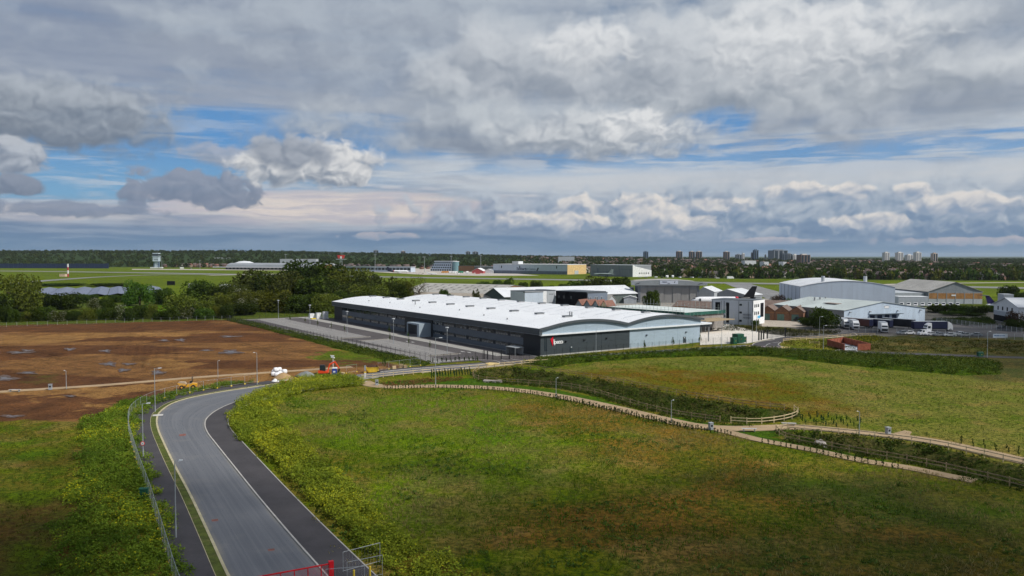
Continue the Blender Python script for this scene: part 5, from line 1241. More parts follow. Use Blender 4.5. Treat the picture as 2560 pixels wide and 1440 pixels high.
for k, (y, x, h, c_) in enumerate(((171, -3, 3.4, 1), (173.5, -5.5, 2.8, 1), (176, -8, 2.4, 1), (171, -9, 0.8, 0))):
    p = FP(x, y); t = thing('wrapped_stack', ('tall', 'middle', 'lower', 'flat yellow')[k] + ' wrapped pallet stack beyond far corner of the factory', 'pallet stack', p, FROT, 'wrapped pallet stacks')
    for i in range(3 if c_ else 2): MB().box(-1.1 + i * 0.02, 1.1, -1.0, 1.0 - i * 0.03, h * i / 3 + 0.02, h * (i + 1) / 3).build('pallet_load', M('wrap_white', (0.72, 0.73, 0.74), 0.3, 0.2, 1.0) if c_ else YPL, t)

# ------------------------------------------------------------------ works on the road
ORNG = M('digger_orange', (0.75, 0.075, 0.02), 0.45, 0.08); TRK = M('track_rubber', (0.022, 0.022, 0.022), 0.8); CAB = M('cab_dark', (0.03, 0.033, 0.036), 0.4)
t = thing('excavator', 'orange mini excavator with raised arm on the road works', 'excavator', G(812, 939), R(8))
for y in (-0.85, 0.55):
    tr = MB().prof([(-1.1, 0.0), (1.0, 0.0), (1.3, 0.3), (1.1, 0.6), (-1.2, 0.6), (-1.4, 0.3)], y, y + 0.35, 'y').build('track', TRK, t)
    for x in (-0.9, -0.3, 0.3, 0.9): MB().tube((x, y - 0.02, 0.28), (x, y + 0.37, 0.28), 0.18, 8).build('track_roller', CAB, tr)
MB().prof([(-1.5, 0.7), (0.9, 0.7), (0.9, 1.15), (-0.2, 1.25), (-1.4, 1.5), (-1.6, 1.2)], -0.8, 0.8, 'y').build('body', ORNG, t)
cb = MB().prof([(-1.2, 1.3), (0.2, 1.2), (0.25, 2.2), (0.0, 2.75), (-1.15, 2.75)], -0.72, 0.1, 'y').build('cab', CAB, t)
MB().prof([(-1.0, 1.7), (0.1, 1.65), (0.12, 2.2), (-0.05, 2.55), (-1.0, 2.55)], -0.74, -0.721, 'y').build('cab_window', GLAS, cb)
MB().bar((0.7, 0.3, 1.0), (1.25, 0.3, 2.9), 0.28, 0.42).build('boom', ORNG, t); MB().bar((1.2, 0.3, 2.8), (2.55, 0.3, 3.45), 0.26, 0.38).build('boom', ORNG, t)
MB().bar((2.45, 0.3, 3.5), (3.55, 0.3, 1.7), 0.22, 0.30).build('dipper_arm', ORNG, t); MB().tube((1.5, 0.3, 3.15), (2.6, 0.3, 3.75), 0.07, 6).build('hydraulic_ram', GALV, t)
MB().prof([(3.4, 1.75), (3.75, 1.6), (3.7, 1.0), (3.3, 0.75), (3.0, 1.0), (3.25, 1.2)], 0.0, 0.6, 'y').build('bucket', CAB, t)
MB().bar((1.45, -0.45, 0.35), (1.45, 1.05, 0.35), 0.12, 0.45).build('dozer_blade', ORNG, t)
t = thing('portable_toilet', 'blue portable toilet with white roof beside the excavator', 'toilet', G(836.5, 943), R(6))
BLU = M('toilet_blue', (0.02, 0.06, 0.36), 0.5, 0.06)
MB().box(-0.56, 0.56, -0.56, 0.56, 0, 2.2).build('body', BLU, t); MB().prof([(-0.6, 2.202), (0.6, 2.202), (0.5, 2.38), (-0.5, 2.38)], -0.6, 0.6, 'y').build('roof', WHITE, t)
dr = MB().box(-0.42, 0.42, -0.6, -0.562, 0.12, 2.05).build('door', BLU, t); MB().box(-0.28, 0.28, -0.62, -0.601, 1.25, 1.65).build('door_sign', WHITE, dr)
tag(MB().box(-0.3, 0.3, -0.3, 0.3, 0, 0.55).box(-0.2, 0.2, -0.2, 0.2, 0.55, 0.62).build('water_tank', M('tank_cyan', (0.02, 0.16, 0.35), 0.5), None, loc=G(846, 942)), 'small blue tank beside the portable toilet', 'tank')
t = thing('cctv_mast', 'white camera mast rising behind the excavator', 'camera mast', G(833, 936))
MB().tube((0, 0, 0), (0, 0, 4.3), 0.09, 6).build('pole', WHITE, t)
for a in (0, 2.1, 4.2): MB().bar((0, 0, 0.5), (0.9 * math.cos(a), 0.9 * math.sin(a), 0), 0.08, 0.08).build('leg', WHITE, t)
MB().box(-0.5, 0.1, -0.2, 0.2, 4.3, 4.65).build('camera_box', WHITE, t); MB().bar((-0.7, 0, 4.85), (0.3, 0, 4.75), 0.4, 0.08).build('solar_panel', WHITE, t); MB().ball((0.28, 0, 4.25), 0.2, 0.2, 0.2).build('dome_camera', WHITE, t)
def skip_(px, py, label, rot):
    t = thing('skip', label, 'skip', G(px, py), rot)
    SY = M('skip_yellow', (0.55, 0.36, 0.03), 0.6, 0.2, 1.0)
    MB().prof([(-1.1, 0.05), (1.1, 0.05), (1.75, 1.25), (1.7, 1.3), (-1.7, 1.3), (-1.75, 1.25)], -0.85, 0.85, 'y').build('body', SY, t)
    MB().ball((0, 0, 1.28), 1.6, 0.8, 0.55, 12, 5, 0.12, 0.0).build('soil_load', M('soil_dark', (0.06, 0.032, 0.02), 0.95, 0.3, 2.0, bump=0.4), t)
    for y in (-0.92, 0.86): MB().box(-1.7, 1.7, y, y + 0.06, 1.2, 1.32).build('rim', SY, t)
skip_(930, 930, 'yellow skip filled with dark soil beside road', R(20))
BAG = M('bulk_bag', (0.78, 0.78, 0.79), 0.8, 0.06, 1.5, bump=0.3)
for k in range(9):
    px, py, z = ((683, 939, 0), (692, 941, 0), (700, 938, 0), (708, 935, 0), (686, 934, 0), (696, 933, 0), (690, 936.5, 0.8), (699, 935, 0.85), (711, 936, 0.3))[k]
    p = G(px, py); s_ = random.uniform(0.85, 1.1); b = MB(); rings = []
    for z_, r_ in ((0, 0.46), (0.12, 0.54), (0.5, 0.56), (0.85, 0.50), (1.0, 0.34), (1.04, 0.1)):
        rings.append([((r_ * (1 + random.uniform(-0.08, 0.08))) * max(-0.85, min(0.85, math.cos(a) * 1.15)), (r_ * (1 + random.uniform(-0.08, 0.08))) * max(-0.85, min(0.85, math.sin(a) * 1.15)), z_) for a in [2 * PI * i / 12 for i in range(12)]])
    o = b.loft(rings).build('bulk_bag', BAG, None, True, (p.x, p.y, z), random.random()); o.scale = (1.2 * s_, 1.2 * s_, 0.95 * s_)
    tag(o, 'white bulk bag in the heap behind the sand pile', 'bag', 'heaped white bulk bags')
def heap(name, px, py, rx, ry, h, mat, label, cat='heap'):
    p = G(px, py); b = MB(); rings = []; n_ = 18
    for k, (f, zf) in enumerate(((1.0, -0.1), (0.82, 0.2), (0.6, 0.5), (0.36, 0.8), (0.15, 0.97), (0.03, 1.0))):
        rings.append([(rx * f * math.cos(2 * PI * i / n_) * random.uniform(0.88, 1.1), ry * f * math.sin(2 * PI * i / n_) * random.uniform(0.88, 1.1), h * zf * random.uniform(0.93, 1.05)) for i in range(n_)])
    return tag(b.loft(rings).build(name, mat, None, True, p), label, cat)
heap('sand_heap', 708, 947, 3.0, 2.0, 1.5, M('sand', (0.36, 0.24, 0.12), 0.95, 0.15, 1.5, bump=0.3), 'cone of orange sand beside white bags')
heap('gravel_heap', 765, 939, 2.8, 2.0, 1.1, M('gravel_grey', (0.20, 0.215, 0.21), 0.95, 0.3, 3.0, bump=0.6), 'low heap of grey gravel left of the excavator')
heap('soil_heap', 790, 937, 1.8, 1.2, 0.5, M('soil_dark', (0.06, 0.032, 0.02)), 'flat dark spoil heap beside the gravel')
heap('rubble_heap', 757, 950, 7.5, 1.8, 0.25, M('rubble_pale', (0.36, 0.34, 0.30), 0.95, 0.25, 2.0, bump=0.5), 'thin spread of pale rubble on the road end')
heap('sack_heap', 688, 954, 1.0, 0.7, 0.7, BAG, 'single slumped white sack lying on the footway')
for k in range(5):
    p = G(727 + k * 5, 954 - (k % 2)); t = MB().box(-0.45, 0.45, -0.3, 0.3, 0, 0.35 + 0.1 * (k % 2)).build('kerb_pack', M('pack_pale', (0.46, 0.42, 0.37), 0.9, 0.2, 2.0), None, loc=p, rot=k * 0.5)
    tag(t, nth(k + 1) + ' from left of pale kerb stone packs by the traffic cone', 'kerb pack', 'packs of kerb stones')
t = thing('traffic_cone', 'orange traffic cone standing at end of the finished road', 'cone', G(714, 960))
CO = M('cone_orange', (0.8, 0.10, 0.03), 0.6)
MB().tube((0, 0, 0.05), (0, 0, 0.85), 0.24, 10, 0.04).build('body', CO, t); MB().box(-0.3, 0.3, -0.3, 0.3, 0, 0.05).build('base', CO, t); MB().tube((0, 0, 0.4), (0, 0, 0.6), 0.162, 10, 0.115).build('reflective_band', WHITE, t)
t = thing('dumper', 'yellow site dumper with black roll bar on bare earth', 'dumper', G(470, 972), R(14))
DY = M('dumper_yellow', (0.72, 0.36, 0.02), 0.5, 0.08)
MB().prof([(-2.1, 1.45), (-0.3, 1.2), (-0.5, 0.75), (-1.6, 0.7)], -0.75, 0.75, 'y').build('skip_hopper', DY, t); MB().prof([(-2.1, 1.452), (-0.3, 1.202), (-0.6, 1.6), (-1.7, 1.66)], -0.65, 0.65, 'y').build('load', M('load_tan', (0.42, 0.33, 0.24), 0.95), t)
MB().prof([(-0.35, 0.55), (1.9, 0.55), (1.95, 1.15), (0.9, 1.35), (-0.1, 1.0)], -0.6, 0.6, 'y').build('chassis', DY, t)
for x in (-1.2, 1.2):
    for y in (-0.95, 0.65): w_ = MB().tube((x, y, 0.48), (x, y + 0.3, 0.48), 0.48, 14).build('wheel', TRK, t); MB().tube((x, y - 0.01, 0.48), (x, y + 0.31, 0.48), 0.2, 10).build('hub', DY, w_)
for y in (-0.5, 0.5): MB().bar((0.9, y, 1.2), (0.95, y, 2.75), 0.09, 0.09).build('roll_bar', CAB, t)
MB().bar((0.95, -0.5, 2.72), (0.95, 0.5, 2.72), 0.09, 0.09).build('roll_bar', CAB, t); MB().box(0.4, 0.9, -0.3, 0.3, 1.36, 1.75).build('seat', CAB, t)
t = thing('timber_crate', 'plywood crate beside the blue tank', 'crate', G(857, 941), R(-8))
MB().box(-0.4, 0.4, -0.4, 0.4, 0.1, 1.0).build('box', M('plywood', (0.5, 0.38, 0.22), 0.9), t); MB().box(-0.45, 0.45, -0.45, 0.45, 0, 0.1).build('pallet', TIMBERD, t)
for k, (px, py) in enumerate(((992, 921), (1003, 920), (985, 923), (1012, 920))):
    t = thing('brick_pallet', ('left brown', 'tall dark', 'pale', 'last dark')[k] + ' pack on pallet beside the site fence', 'pallet', G(px, py), 0.2 * k, 'packs on pallets by the fence')
    MB().box(-0.5, 0.5, -0.5, 0.5, 0, 0.12).build('pallet', TIMBERD, t); MB().box(-0.48, 0.48, -0.45, 0.45, 0.121, (0.9, 1.0, 0.85, 0.8)[k]).build('load', (BRICKD, TIMBERD, M('plywood', (0.5, 0.38, 0.22)), TIMBERD)[k], t)
t = thing('road_barrier', 'grey striped works sign board standing by the timber fence', 'works sign', G(913, 932), R(5))
MB().box(-0.22, 0.22, -0.05, 0.05, 0.6, 1.9).build('board', GALV, t); MB().box(-0.3, 0.3, -0.3, 0.3, 0, 0.25).build('weight_block', YPL, t); MB().box(-0.05, 0.05, -0.04, 0.04, 0.25, 0.6).build('post', GALV, t)
t = thing('timber_post', 'white marker post at start of the rail fence', 'post', G(913, 946)); MB().box(-0.2, 0.2, -0.1, 0.1, 0, 1.3).build('board', WHITE, t); MB().box(-0.06, 0.06, 0.101, 0.2, -0.1, 1.5).build('post', TIMBER, t)
tag(MB().box(-0.9, 0.9, -0.7, 0.7, 0.10, 0.13).build('manhole_cover', M('cover_pale', (0.52, 0.50, 0.48), 0.8), None, loc=G(395, 1039) + Vector((0, 0, -0.02)), rot=0.3), 'pale square cover plate on left footway at the bend', 'cover plate')
tag(MB().ball((0, 0, 0.0), 1.1, 0.8, 1.1, 14, 7, 0.09).build('headwall_stone', M('headwall', (0.40, 0.36, 0.33), 0.9, 0.2, 1.0, bump=0.4), None, loc=G(2050, 1106) + Vector((0, 0, -0.6))), 'pale rounded stone headwall inside the right-hand swale', 'headwall')
tag(MB().box(-2.2, 2.2, -0.9, 0.9, -0.4, 0.35).build('headwall_stone', M('headwall', (0.40, 0.36, 0.33)), None, loc=G(1232, 954), rot=R(-12)), 'flat pale headwall slab at the near end of long swale', 'headwall')

# ------------------------------------------------------------------ lorries, cars, aircraft
def wheel(t, x, y, r, w_, nm='wheel'):
    o = MB().tube((x, y, r), (x, y + w_, r), r, 12).build(nm, TRK, t); MB().tube((x, y - 0.01, r), (x, y + w_ + 0.01, r), r * 0.5, 10).build('rim', GALV, o)
def lorry(label, loc, rot, box, L=8.0, cabm=None, boxm=None, trailer=False, cabonly=False):
    """nose points to -x"""
    t = thing('lorry', label, 'lorry', loc, rot, 'lorries in the yard'); cabm = cabm or WHITE
    c_ = MB().prof([(0, 0.55), (2.1, 0.55), (2.1, 3.0), (0.5, 2.95), (0.08, 1.9)], -1.2, 1.2, 'y').build('cab', cabm, t)
    MB().prof([(0.10, 1.75), (0.44, 2.75), (0.40, 2.80), (0.05, 1.75)], -1.05, 1.05, 'y').build('windscreen', GLAS, c_)
    MB().box(-0.03, 0.02, -1.1, 1.1, 0.75, 1.6).build('grille', CAB, c_); MB().box(0.5, 1.6, -1.23, -1.201, 1.7, 2.6).build('side_window', GLAS, c_)
    MB().prof([(0.5, 3.002), (2.1, 3.002), (2.1, 3.75), (1.5, 3.7)], -1.1, 1.1, 'y').build('wind_deflector', cabm, t)
    for y in (-0.95, 0.7): MB().box(-0.05, -0.02, y, y + 0.25, 0.6, 0.85).build('headlight', GALV, c_)
    ws = [1.0]
    if not cabonly:
        MB().box(2.3, 2.3 + L, -1.25, 1.25, 1.05, 3.85).build('cargo_box', boxm or WHITE, t); MB().box(2.1, 2.3 + L, -0.5, 0.5, 0.7, 1.049).build('chassis', CAB, t)
        MB().box(2.28, 2.32 + L, -1.27, 1.27, 3.851, 3.9).build('roof', PALE, t)
        ws += [L * 0.8, L * 0.8 + 1.2] if trailer else [L * 0.75 + 1]
    else: MB().box(2.1, 4.6, -0.5, 0.5, 0.6, 0.95).build('chassis', CAB, t); ws += [3.8]
    for x in ws:
        for y in (-1.2, 0.9): wheel(t, x, y, 0.5, 0.3)
    return t
NAVYT = M('curtain_navy', (0.012, 0.016, 0.05), 0.6, 0.1); MAROON = M('curtain_maroon', (0.07, 0.025, 0.025), 0.7, 0.1)
lorry('white box lorry facing out of the yard, left of the dark trailers', G(2141, 826), R(78), 1)
lorry('white box lorry parked nose-out in the yard opening', G(2212, 832.5), R(72), 1)
lorry('white lorry half hidden by bushes at left of the yard', G(2118, 822), R(80), 1)
lorry('long navy curtain-sided articulated lorry parked along the fence', G(2378, 827), R(182), 1, 13.5, None, NAVYT, True)
lorry('white tractor unit without trailer in front of the navy lorry', G(2312, 831), R(5), 1, cabonly=True)
def trailer(label, loc, rot, m_, L=12.5):
    t = thing('lorry_trailer', label, 'trailer', loc, rot, 'trailers at the loading dock')
    MB().box(0, L, -1.25, 1.25, 1.1, 3.9).build('cargo_box', m_, t); MB().box(-0.02, L + 0.02, -1.28, 1.28, 3.901, 3.98).build('roof', PALE, t); MB().box(0.3, L, -0.5, 0.5, 0.75, 1.099).build('chassis', CAB, t)
    for x in (L - 3.2, L - 1.9): 
        for y in (-1.2, 0.9): wheel(t, x, y, 0.5, 0.3)
    MB().box(-0.05, -0.01, -1.2, 1.2, 1.15, 3.85).build('front_bulkhead', NAVYT, t)
    for y in (-0.8, 0.7): MB().box(1.8, 1.95, y, y + 0.12, 0, 1.1).build('landing_leg', CAB, t)
trailer('maroon trailer backed to the dock left of the opening', G(2178, 822), R(118), MAROON); trailer('navy trailer backed to the dock behind the white lorry', G(2228, 824), R(122), NAVYT); trailer('dark trailer backed to the dock behind the navy lorry', G(2285, 823), R(130), M('curtain_dark', (0.02, 0.02, 0.025), 0.6))
def car(label, loc, rot, m_, van=False, group='cars parked in the lorry yard'):
    t = thing('parked_van' if van else 'parked_car', label, 'van' if van else 'car', loc, rot, group)
    if van: pr = [(-2.4, 0.35), (2.4, 0.35), (2.4, 2.1), (-1.2, 2.15), (-1.8, 1.35), (-2.4, 1.1)]
    else: pr = [(-2.1, 0.3), (2.1, 0.3), (2.15, 0.85), (1.7, 0.95), (1.1, 1.42), (-0.5, 1.45), (-1.1, 0.98), (-2.1, 0.8)]
    b = MB().prof(pr, -0.85, 0.85, 'y').build('body', m_, t)
    if van: MB().prof([(-1.78, 1.4), (-1.22, 2.08), (-1.26, 2.12), (-1.83, 1.4)], -0.75, 0.75, 'y').build('windscreen', GLAS, b); MB().box(-1.2, -0.4, -0.87, -0.851, 1.3, 1.95).build('side_window', GLAS, b)
    else:
        MB().prof([(-1.0, 1.0), (1.0, 1.0), (0.95, 1.36), (-0.48, 1.38)], -0.87, -0.851, 'y').build('side_window', GLAS, b); MB().prof([(-1.0, 1.0), (1.0, 1.0), (0.95, 1.36), (-0.48, 1.38)], 0.851, 0.87, 'y').build('side_window', GLAS, b)
        MB().prof([(-1.12, 1.0), (-0.52, 1.44), (-0.56, 1.47), (-1.17, 1.0)], -0.7, 0.7, 'y').build('windscreen', GLAS, b)
    for x in (-1.35, 1.3):
        for y in (-0.88, 0.68): wheel(t, x, y, 0.32, 0.2)
    return t
CW, CS, CB_, CR_ = M('car_white', (0.72, 0.73, 0.75), 0.25, 0.02), M('car_silver', (0.35, 0.37, 0.40), 0.3, 0.02, metal=0.4), M('car_black', (0.015, 0.016, 0.018), 0.2, 0.02), M('car_blue', (0.04, 0.12, 0.30), 0.3, 0.02)
for k, (px, py, m_, v_, lb, ro) in enumerate(((2256, 836, CS, 0, 'silver car leftmost behind the palisade fence', 0), (2272, 836, CW, 0, 'pale car second behind the palisade fence', 5), (2310, 838, CW, 1, 'white van behind fence under the tractor unit', 10), (2328, 839, CW, 0, 'white car right of the white van behind fence', 0),
        (2348, 840, CS, 0, 'silver car below rear of navy lorry', 8), (2374, 841, CW, 0, 'white estate car in front of the navy lorry cab', -10), (2398, 838, CW, 0, 'white car just behind the white estate car', 0), (2412, 841, CS, 0, 'silver car right of the white cars in yard', 20), (2440, 841, CS, 0, 'grey car rightmost of the row near dark bush', -20), (2505, 822, CB_, 0, 'black car parked before the gabled office', 30),
        (2008, 806, CR_, 0, 'blue car by the brick garages', 0), (2019, 807, CW, 0, 'white car by the brick garages', 10), (1998, 804, CB_, 1, 'dark van beside the brick garages', 0))):
    car(lb, G(px, py), R(ro), m_, bool(v_))
for k in range(9):
    px = 2256 + k * 17.5; p = at(px, 462); t = thing('parked_van', ('first', 'second', 'third', 'fourth', 'fifth', 'sixth', 'seventh', 'eighth', 'ninth')[k] + ' from left of the white vans before the old hangar', 'van', p, R(60), 'white vans before the old hangar')
    MB().prof([(-2.4, 0.4), (2.4, 0.4), (2.4, 2.3), (-1.2, 2.35), (-1.8, 1.4), (-2.4, 1.1)], -0.95, 0.95, 'y').build('body', WHITE, t); MB().prof([(-1.78, 1.45), (-1.22, 2.28), (-1.26, 2.31), (-1.83, 1.45)], -0.8, 0.8, 'y').build('windscreen', GLAS, t)
    for x in (-1.5, 1.4): MB().tube((x, -0.98, 0.35), (x, 0.98, 0.35), 0.35, 10).build('wheel', TRK, t)
WFIN = M('aircraft_white', (0.76, 0.77, 0.79), 0.3, 0.02)
def jet(name, label, loc, rot, L, bodym, finm, accent=None, ttail=False, wing=True, group=None, rearengines=False):
    """nose to -x, tail to +x, wheels on the ground"""
    t = thing(name, label, 'aircraft', loc, rot, group); r = L * 0.052; zc = r * 1.95
    rings = []
    for f, k, dz in ((0, 0.08, -0.25), (0.02, 0.4, -0.15), (0.06, 0.75, -0.06), (0.12, 0.97, 0), (0.2, 1, 0), (0.62, 1, 0), (0.75, 0.88, 0.10), (0.87, 0.6, 0.32), (0.96, 0.3, 0.52), (1.0, 0.1, 0.6)):
        rings.append([(L * f, r * k * math.cos(a), zc + r * (dz + k * math.sin(a))) for a in [2 * PI * i / 14 for i in range(14)]])
    fus = MB().loft(rings).build('fuselage', bodym, t, True)
    MB().box(L * 0.035, L * 0.06, -r * 0.5, r * 0.5, zc + r * 0.40, zc + r * 0.62).build('cockpit_window', GLAS, fus)
    if not rearengines: MB().box(L * 0.11, L * 0.135, -r * 1.02, -r * 0.9, zc - r * 0.5, zc + r * 0.5).build('door', CAB, fus)
    fh = L * 0.21
    MB().prof([(L * 0.80, zc + r * 0.8), (L * 0.97, zc + r * 0.7), (L * 1.02, zc + fh), (L * 0.945, zc + fh)], -r * 0.07, r * 0.07, 'y').build('tail_fin', finm, t)
    zt = zc + fh * (0.98 if ttail else 0.18); xt = L * (0.95 if ttail else 0.90)
    for s in (-1, 1): MB().hexa([(xt, 0, zt), (xt + L * 0.085, 0, zt), (xt + L * 0.11, s * L * 0.16, zt + 0.2), (xt + L * 0.07, s * L * 0.16, zt + 0.2), (xt, 0, zt + 0.22), (xt + L * 0.085, 0, zt + 0.22), (xt + L * 0.11, s * L * 0.16, zt + 0.3), (xt + L * 0.07, s * L * 0.16, zt + 0.3)]).build('tailplane', finm, t)
    if accent: 
        rr = []
        for f, k, dz in ((0.70, 0.945, 0.05), (0.76, 0.885, 0.10), (0.87, 0.615, 0.32), (0.965, 0.31, 0.52), (1.002, 0.11, 0.6)): rr.append([(L * f, r * k * 1.03 * math.cos(a), zc + r * (dz + k * 1.03 * math.sin(a))) for a in [2 * PI * i / 14 for i in range(14)]])
        MB().loft(rr).build('tail_paint', finm, fus, True)
        rr = [[(L * f, r * k * 1.035 * math.cos(a), zc + r * (dz + k * 1.035 * math.sin(a))) for a in [2 * PI * i / 14 for i in range(14)]] for f, k, dz in ((0.675, 0.97, 0.03), (0.72, 0.925, 0.07))]
        MB().loft(rr).build('tail_stripe', accent, fus, True)
    if wing:
        for s in (-1, 1):
            MB().hexa([(L * 0.36, s * r * 0.6, zc - r * 0.7), (L * 0.56, s * r * 0.6, zc - r * 0.7), (L * 0.62, s * L * 0.44, zc + 0.2), (L * 0.575, s * L * 0.44, zc + 0.2), (L * 0.36, s * r * 0.6, zc - r * 0.4), (L * 0.56, s * r * 0.6, zc - r * 0.45), (L * 0.62, s * L * 0.44, zc + 0.35), (L * 0.575, s * L * 0.44, zc + 0.35)]).build('wing', PALE, t)
            x, y, z = (L * 0.40, s * L * 0.15, zc - r * 1.15) if not rearengines else (L * 0.76, s * r * 1.6, zc + r * 0.5)
            MB().tube((x - L * 0.05, y, z), (x + L * 0.06, y, z), r * 0.42, 10, r * 0.3).build('engine', bodym if not rearengines else finm, t)
    for x, y in ((0.1, 0), (0.5, -r * 1.1), (0.5, r * 1.1)): MB().tube((L * x, y - 0.2, 0.45), (L * x, y + 0.2, 0.45), 0.45, 10).tube((L * x, y, 0.45), (L * x, y, zc - r * 0.5), 0.12, 6).build('landing_gear', CAB, t, loc=(0, 0, -t.location.z))
    return t
JB = M('tail_black', (0.012, 0.012, 0.015), 0.3, 0.02); JR = M('tail_red', (0.5, 0.02, 0.04), 0.35, 0.03)
jet('cargo_jet', 'white cargo jet with black fin and red tail stripe behind the office', at(1729, 452) + Vector((0, 0, 0.6)), R(3), 38, WFIN, JB, JR)
jet('airliner', 'white jet with tall blue-black fin parked on the far apron', at(1022, 1345), R(186), 37, WFIN, M('fin_navy', (0.02, 0.022, 0.05), 0.4), M('stripe_pink', (0.4, 0.1, 0.12), 0.4))
jet('business_jet', 'small all-white jet on the pale apron', at(1092, 1255), R(172), 17, WFIN, WFIN, None, True, rearengines=True)
jet('regional_jet', 'regional jet with dark blue T-tail behind the gabled office', at(2462, 425) + Vector((28, -2, 0)), R(176), 27, WFIN, M('fin_purple', (0.022, 0.016, 0.085), 0.4, 0.03), None, True, rearengines=True)
for k in range(3): jet('light_aircraft', ('white light aircraft left of red marquee on apron', 'red and white light aircraft beside the marquee', 'white light aircraft parked near the orange vans')[k], at((1175, 1200, 1150)[k], 1290), R((170, 185, 200)[k]), 9, WFIN if k != 1 else M('aero_red', (0.5, 0.06, 0.06), 0.4), WFIN)
# delta-winged bomber before the right-hand far hangar
t = thing('delta_aircraft', 'grey delta-winged jet parked before the white-ended far hangar', 'aircraft', at(1482, 1120), R(8)); DG = M('delta_grey', (0.16, 0.20, 0.20), 0.5, 0.15, 0.1)
MB().loft([[(30 * f, 1.5 * k * math.cos(a), 4 + 1.5 * k * math.sin(a)) for a in [2 * PI * i / 10 for i in range(10)]] for f, k in ((0, 0.1), (0.08, 0.6), (0.2, 1), (0.7, 1), (1, 0.2))]).build('fuselage', DG, t, True)
MB().ext([(6, 0), (24, 16), (28, 16), (27, 0), (28, -16), (24, -16)], 3.7, 4.4).build('delta_wing', DG, t); MB().prof([(22, 4.8), (30, 4.6), (30.5, 11), (27.5, 11)], -0.2, 0.2, 'y').build('tail_fin', DG, t)
for x, y in ((8, 0), (20, -5), (20, 5)): MB().tube((x, y - 0.3, 0.6), (x, y + 0.3, 0.6), 0.6, 8).tube((x, y, 0.6), (x, y, 3.9), 0.15, 5).build('landing_gear', CAB, t)
# ------------------------------------------------------------------ airport and town
def tb(x): return np.interp(x, [-1500, -900, -300, 0, 120, 200, 270, 560, 900, 2500], [2150, 2060, 1820, 1560, 1330, 1130, 1040, 945, 900, 860])
TOWG = M('tower_pale', (0.44, 0.52, 0.60), 0.6, 0.05, 0.1)
D_ = 1900
t = thing('control_tower', 'pale airport control tower with dark glass cab', 'control tower', at(392, D_)); t.scale = (0.85, 0.85, 1.0)
MB().box(-4.2, 4.2, -4, 4, 0, 17).build('shaft', TOWG, t); MB().box(-7.5, -4.21, -3, 3, 0, 16).build('stair_wing', M('tower_slate', (0.12, 0.17, 0.24), 0.6), t); MB().box(4.21, 7.5, -3, 3, 0, 16).build('stair_wing', M('tower_slate', (0.12, 0.17, 0.24)), t)
hd = MB().box(-8, 8, -7, 7, 17.01, 29).build('head', TOWG, t); MB().box(-4, 7.5, -7.1, -7.01, 21, 22).build('slot_window', GLAS, hd)
MB().box(-10, 10, -8, 8, 29.01, 30.3).build('balcony', TOWG, t); MB().prof([(-6.5, 30.31), (6.5, 30.31), (8, 35), (-8, 35)], -6.5, 6.5, 'y').build('cab_glazing', GLAS, t); MB().box(-8.4, 8.4, -7, 7, 35.01, 37.4).build('roof', TOWG, t)
MB().tube((2, 0, 37.4), (2, 0, 42), 0.2, 5).build('mast', GALV, t); MB().box(-16, 16, -6, 6, 0, 3).build('base_building', WHITE, t)
# terminal and its piers
p0, p1 = at(565, 1740), at(800, 1640); loc, rot, w = frame2(p0, p1)
t = thing('airport_terminal', 'long grey terminal with rounded end and white canopy', 'building', loc, rot)
MB().prof([(0, 6), (60, 6), (60, 11), (45, 14.5), (15, 14.5), (3, 11)], 0, w, 'x').build('roof', M('terminal_roof', (0.27, 0.29, 0.31), 0.6, 0.1, 0.02), t); MB().box(0, w, -1, 59, -0.2, 5.9).build('wall', GREYB, t); MB().box(-30, w, -9, -1.1, 4.6, 6.0).build('canopy', WHITE, t)
MB().ball((24, 32, 11), 24, 22, 8, 14, 6, 0, -0.1).build('dome_roof', ROOFP, t)
for i in range(24): MB().box(w * i / 24, w * i / 24 + 5, -1.3, -1.01, 0.8, 4.2).build('window', GLAS, t)
p0, p1 = at(800, 1560), at(1027, 1450); loc, rot, w = frame2(p0, p1)
t = thing('airport_pier', 'long low blue-grey pier with glazed strip right of terminal', 'building', loc, rot)
MB().box(0, w, 0, 14, -0.2, 9.4).build('wall', BLUEG, t); MB().box(-1, w + 1, -1, 15, 9.41, 10.2).build('roof', PALE, t)
for i in range(26): MB().box(w * (i + 0.1) / 26, w * (i + 0.9) / 26, -0.3, -0.01, 3.6, 7.4).build('window', GLAS, t)
flatblock('orange_store', 'orange block among terminal buildings behind tallest tree', at(795, 1500), at(822, 1490), 12, 13.5, M('block_orange', (0.55, 0.24, 0.08), 0.7), ROOFP)
# jet centre hangar
p0, p1 = at(1233, 1350), at(1418, 1262); loc, rot, w = frame2(p0, p1)
t = thing('jet_centre_hangar', 'long pale grey hangar with yellow end wall and lettering', 'hangar', loc, rot)
MB().box(0, w, 0, 60, -0.2, 15.6).build('wall', BLUEG, t); MB().box(0.2, w, -0.5, -0.01, 0, 5.2).build('ribbed_base', M('base_slate', (0.15, 0.18, 0.23), 0.7, 0.15, 0.2, stretch=(3, 3, 0.1)), t); MB().box(-0.5, w + 0.3, -0.7, 60, 15.61, 16.3).build('roof', ROOFP, t)
MB().box(w + 0.01, w + 0.5, 0, 60, 0, 15.5).build('yellow_end_wall', YELL, t); MB().box(w + 0.51, w + 0.8, 22, 34, 0, 6).build('end_door', PALE, t)
MB().box(w * 0.26, w * 0.345, 2, 16, 16.31, 21).build('roof_plant_room', ROOFP, t)
letters('Stobart', w * 0.33, 6.5, 4.6, M('sign_navy', (0.02, 0.025, 0.05), 0.6), t, yy=-0.05, depth=0.2, width=20, bold=0.03); letters('Jet Centre', w * 0.455, 6.5, 4.0, M('sign_soft', (0.19, 0.24, 0.32), 0.6), t, yy=-0.05, depth=0.2, width=20)
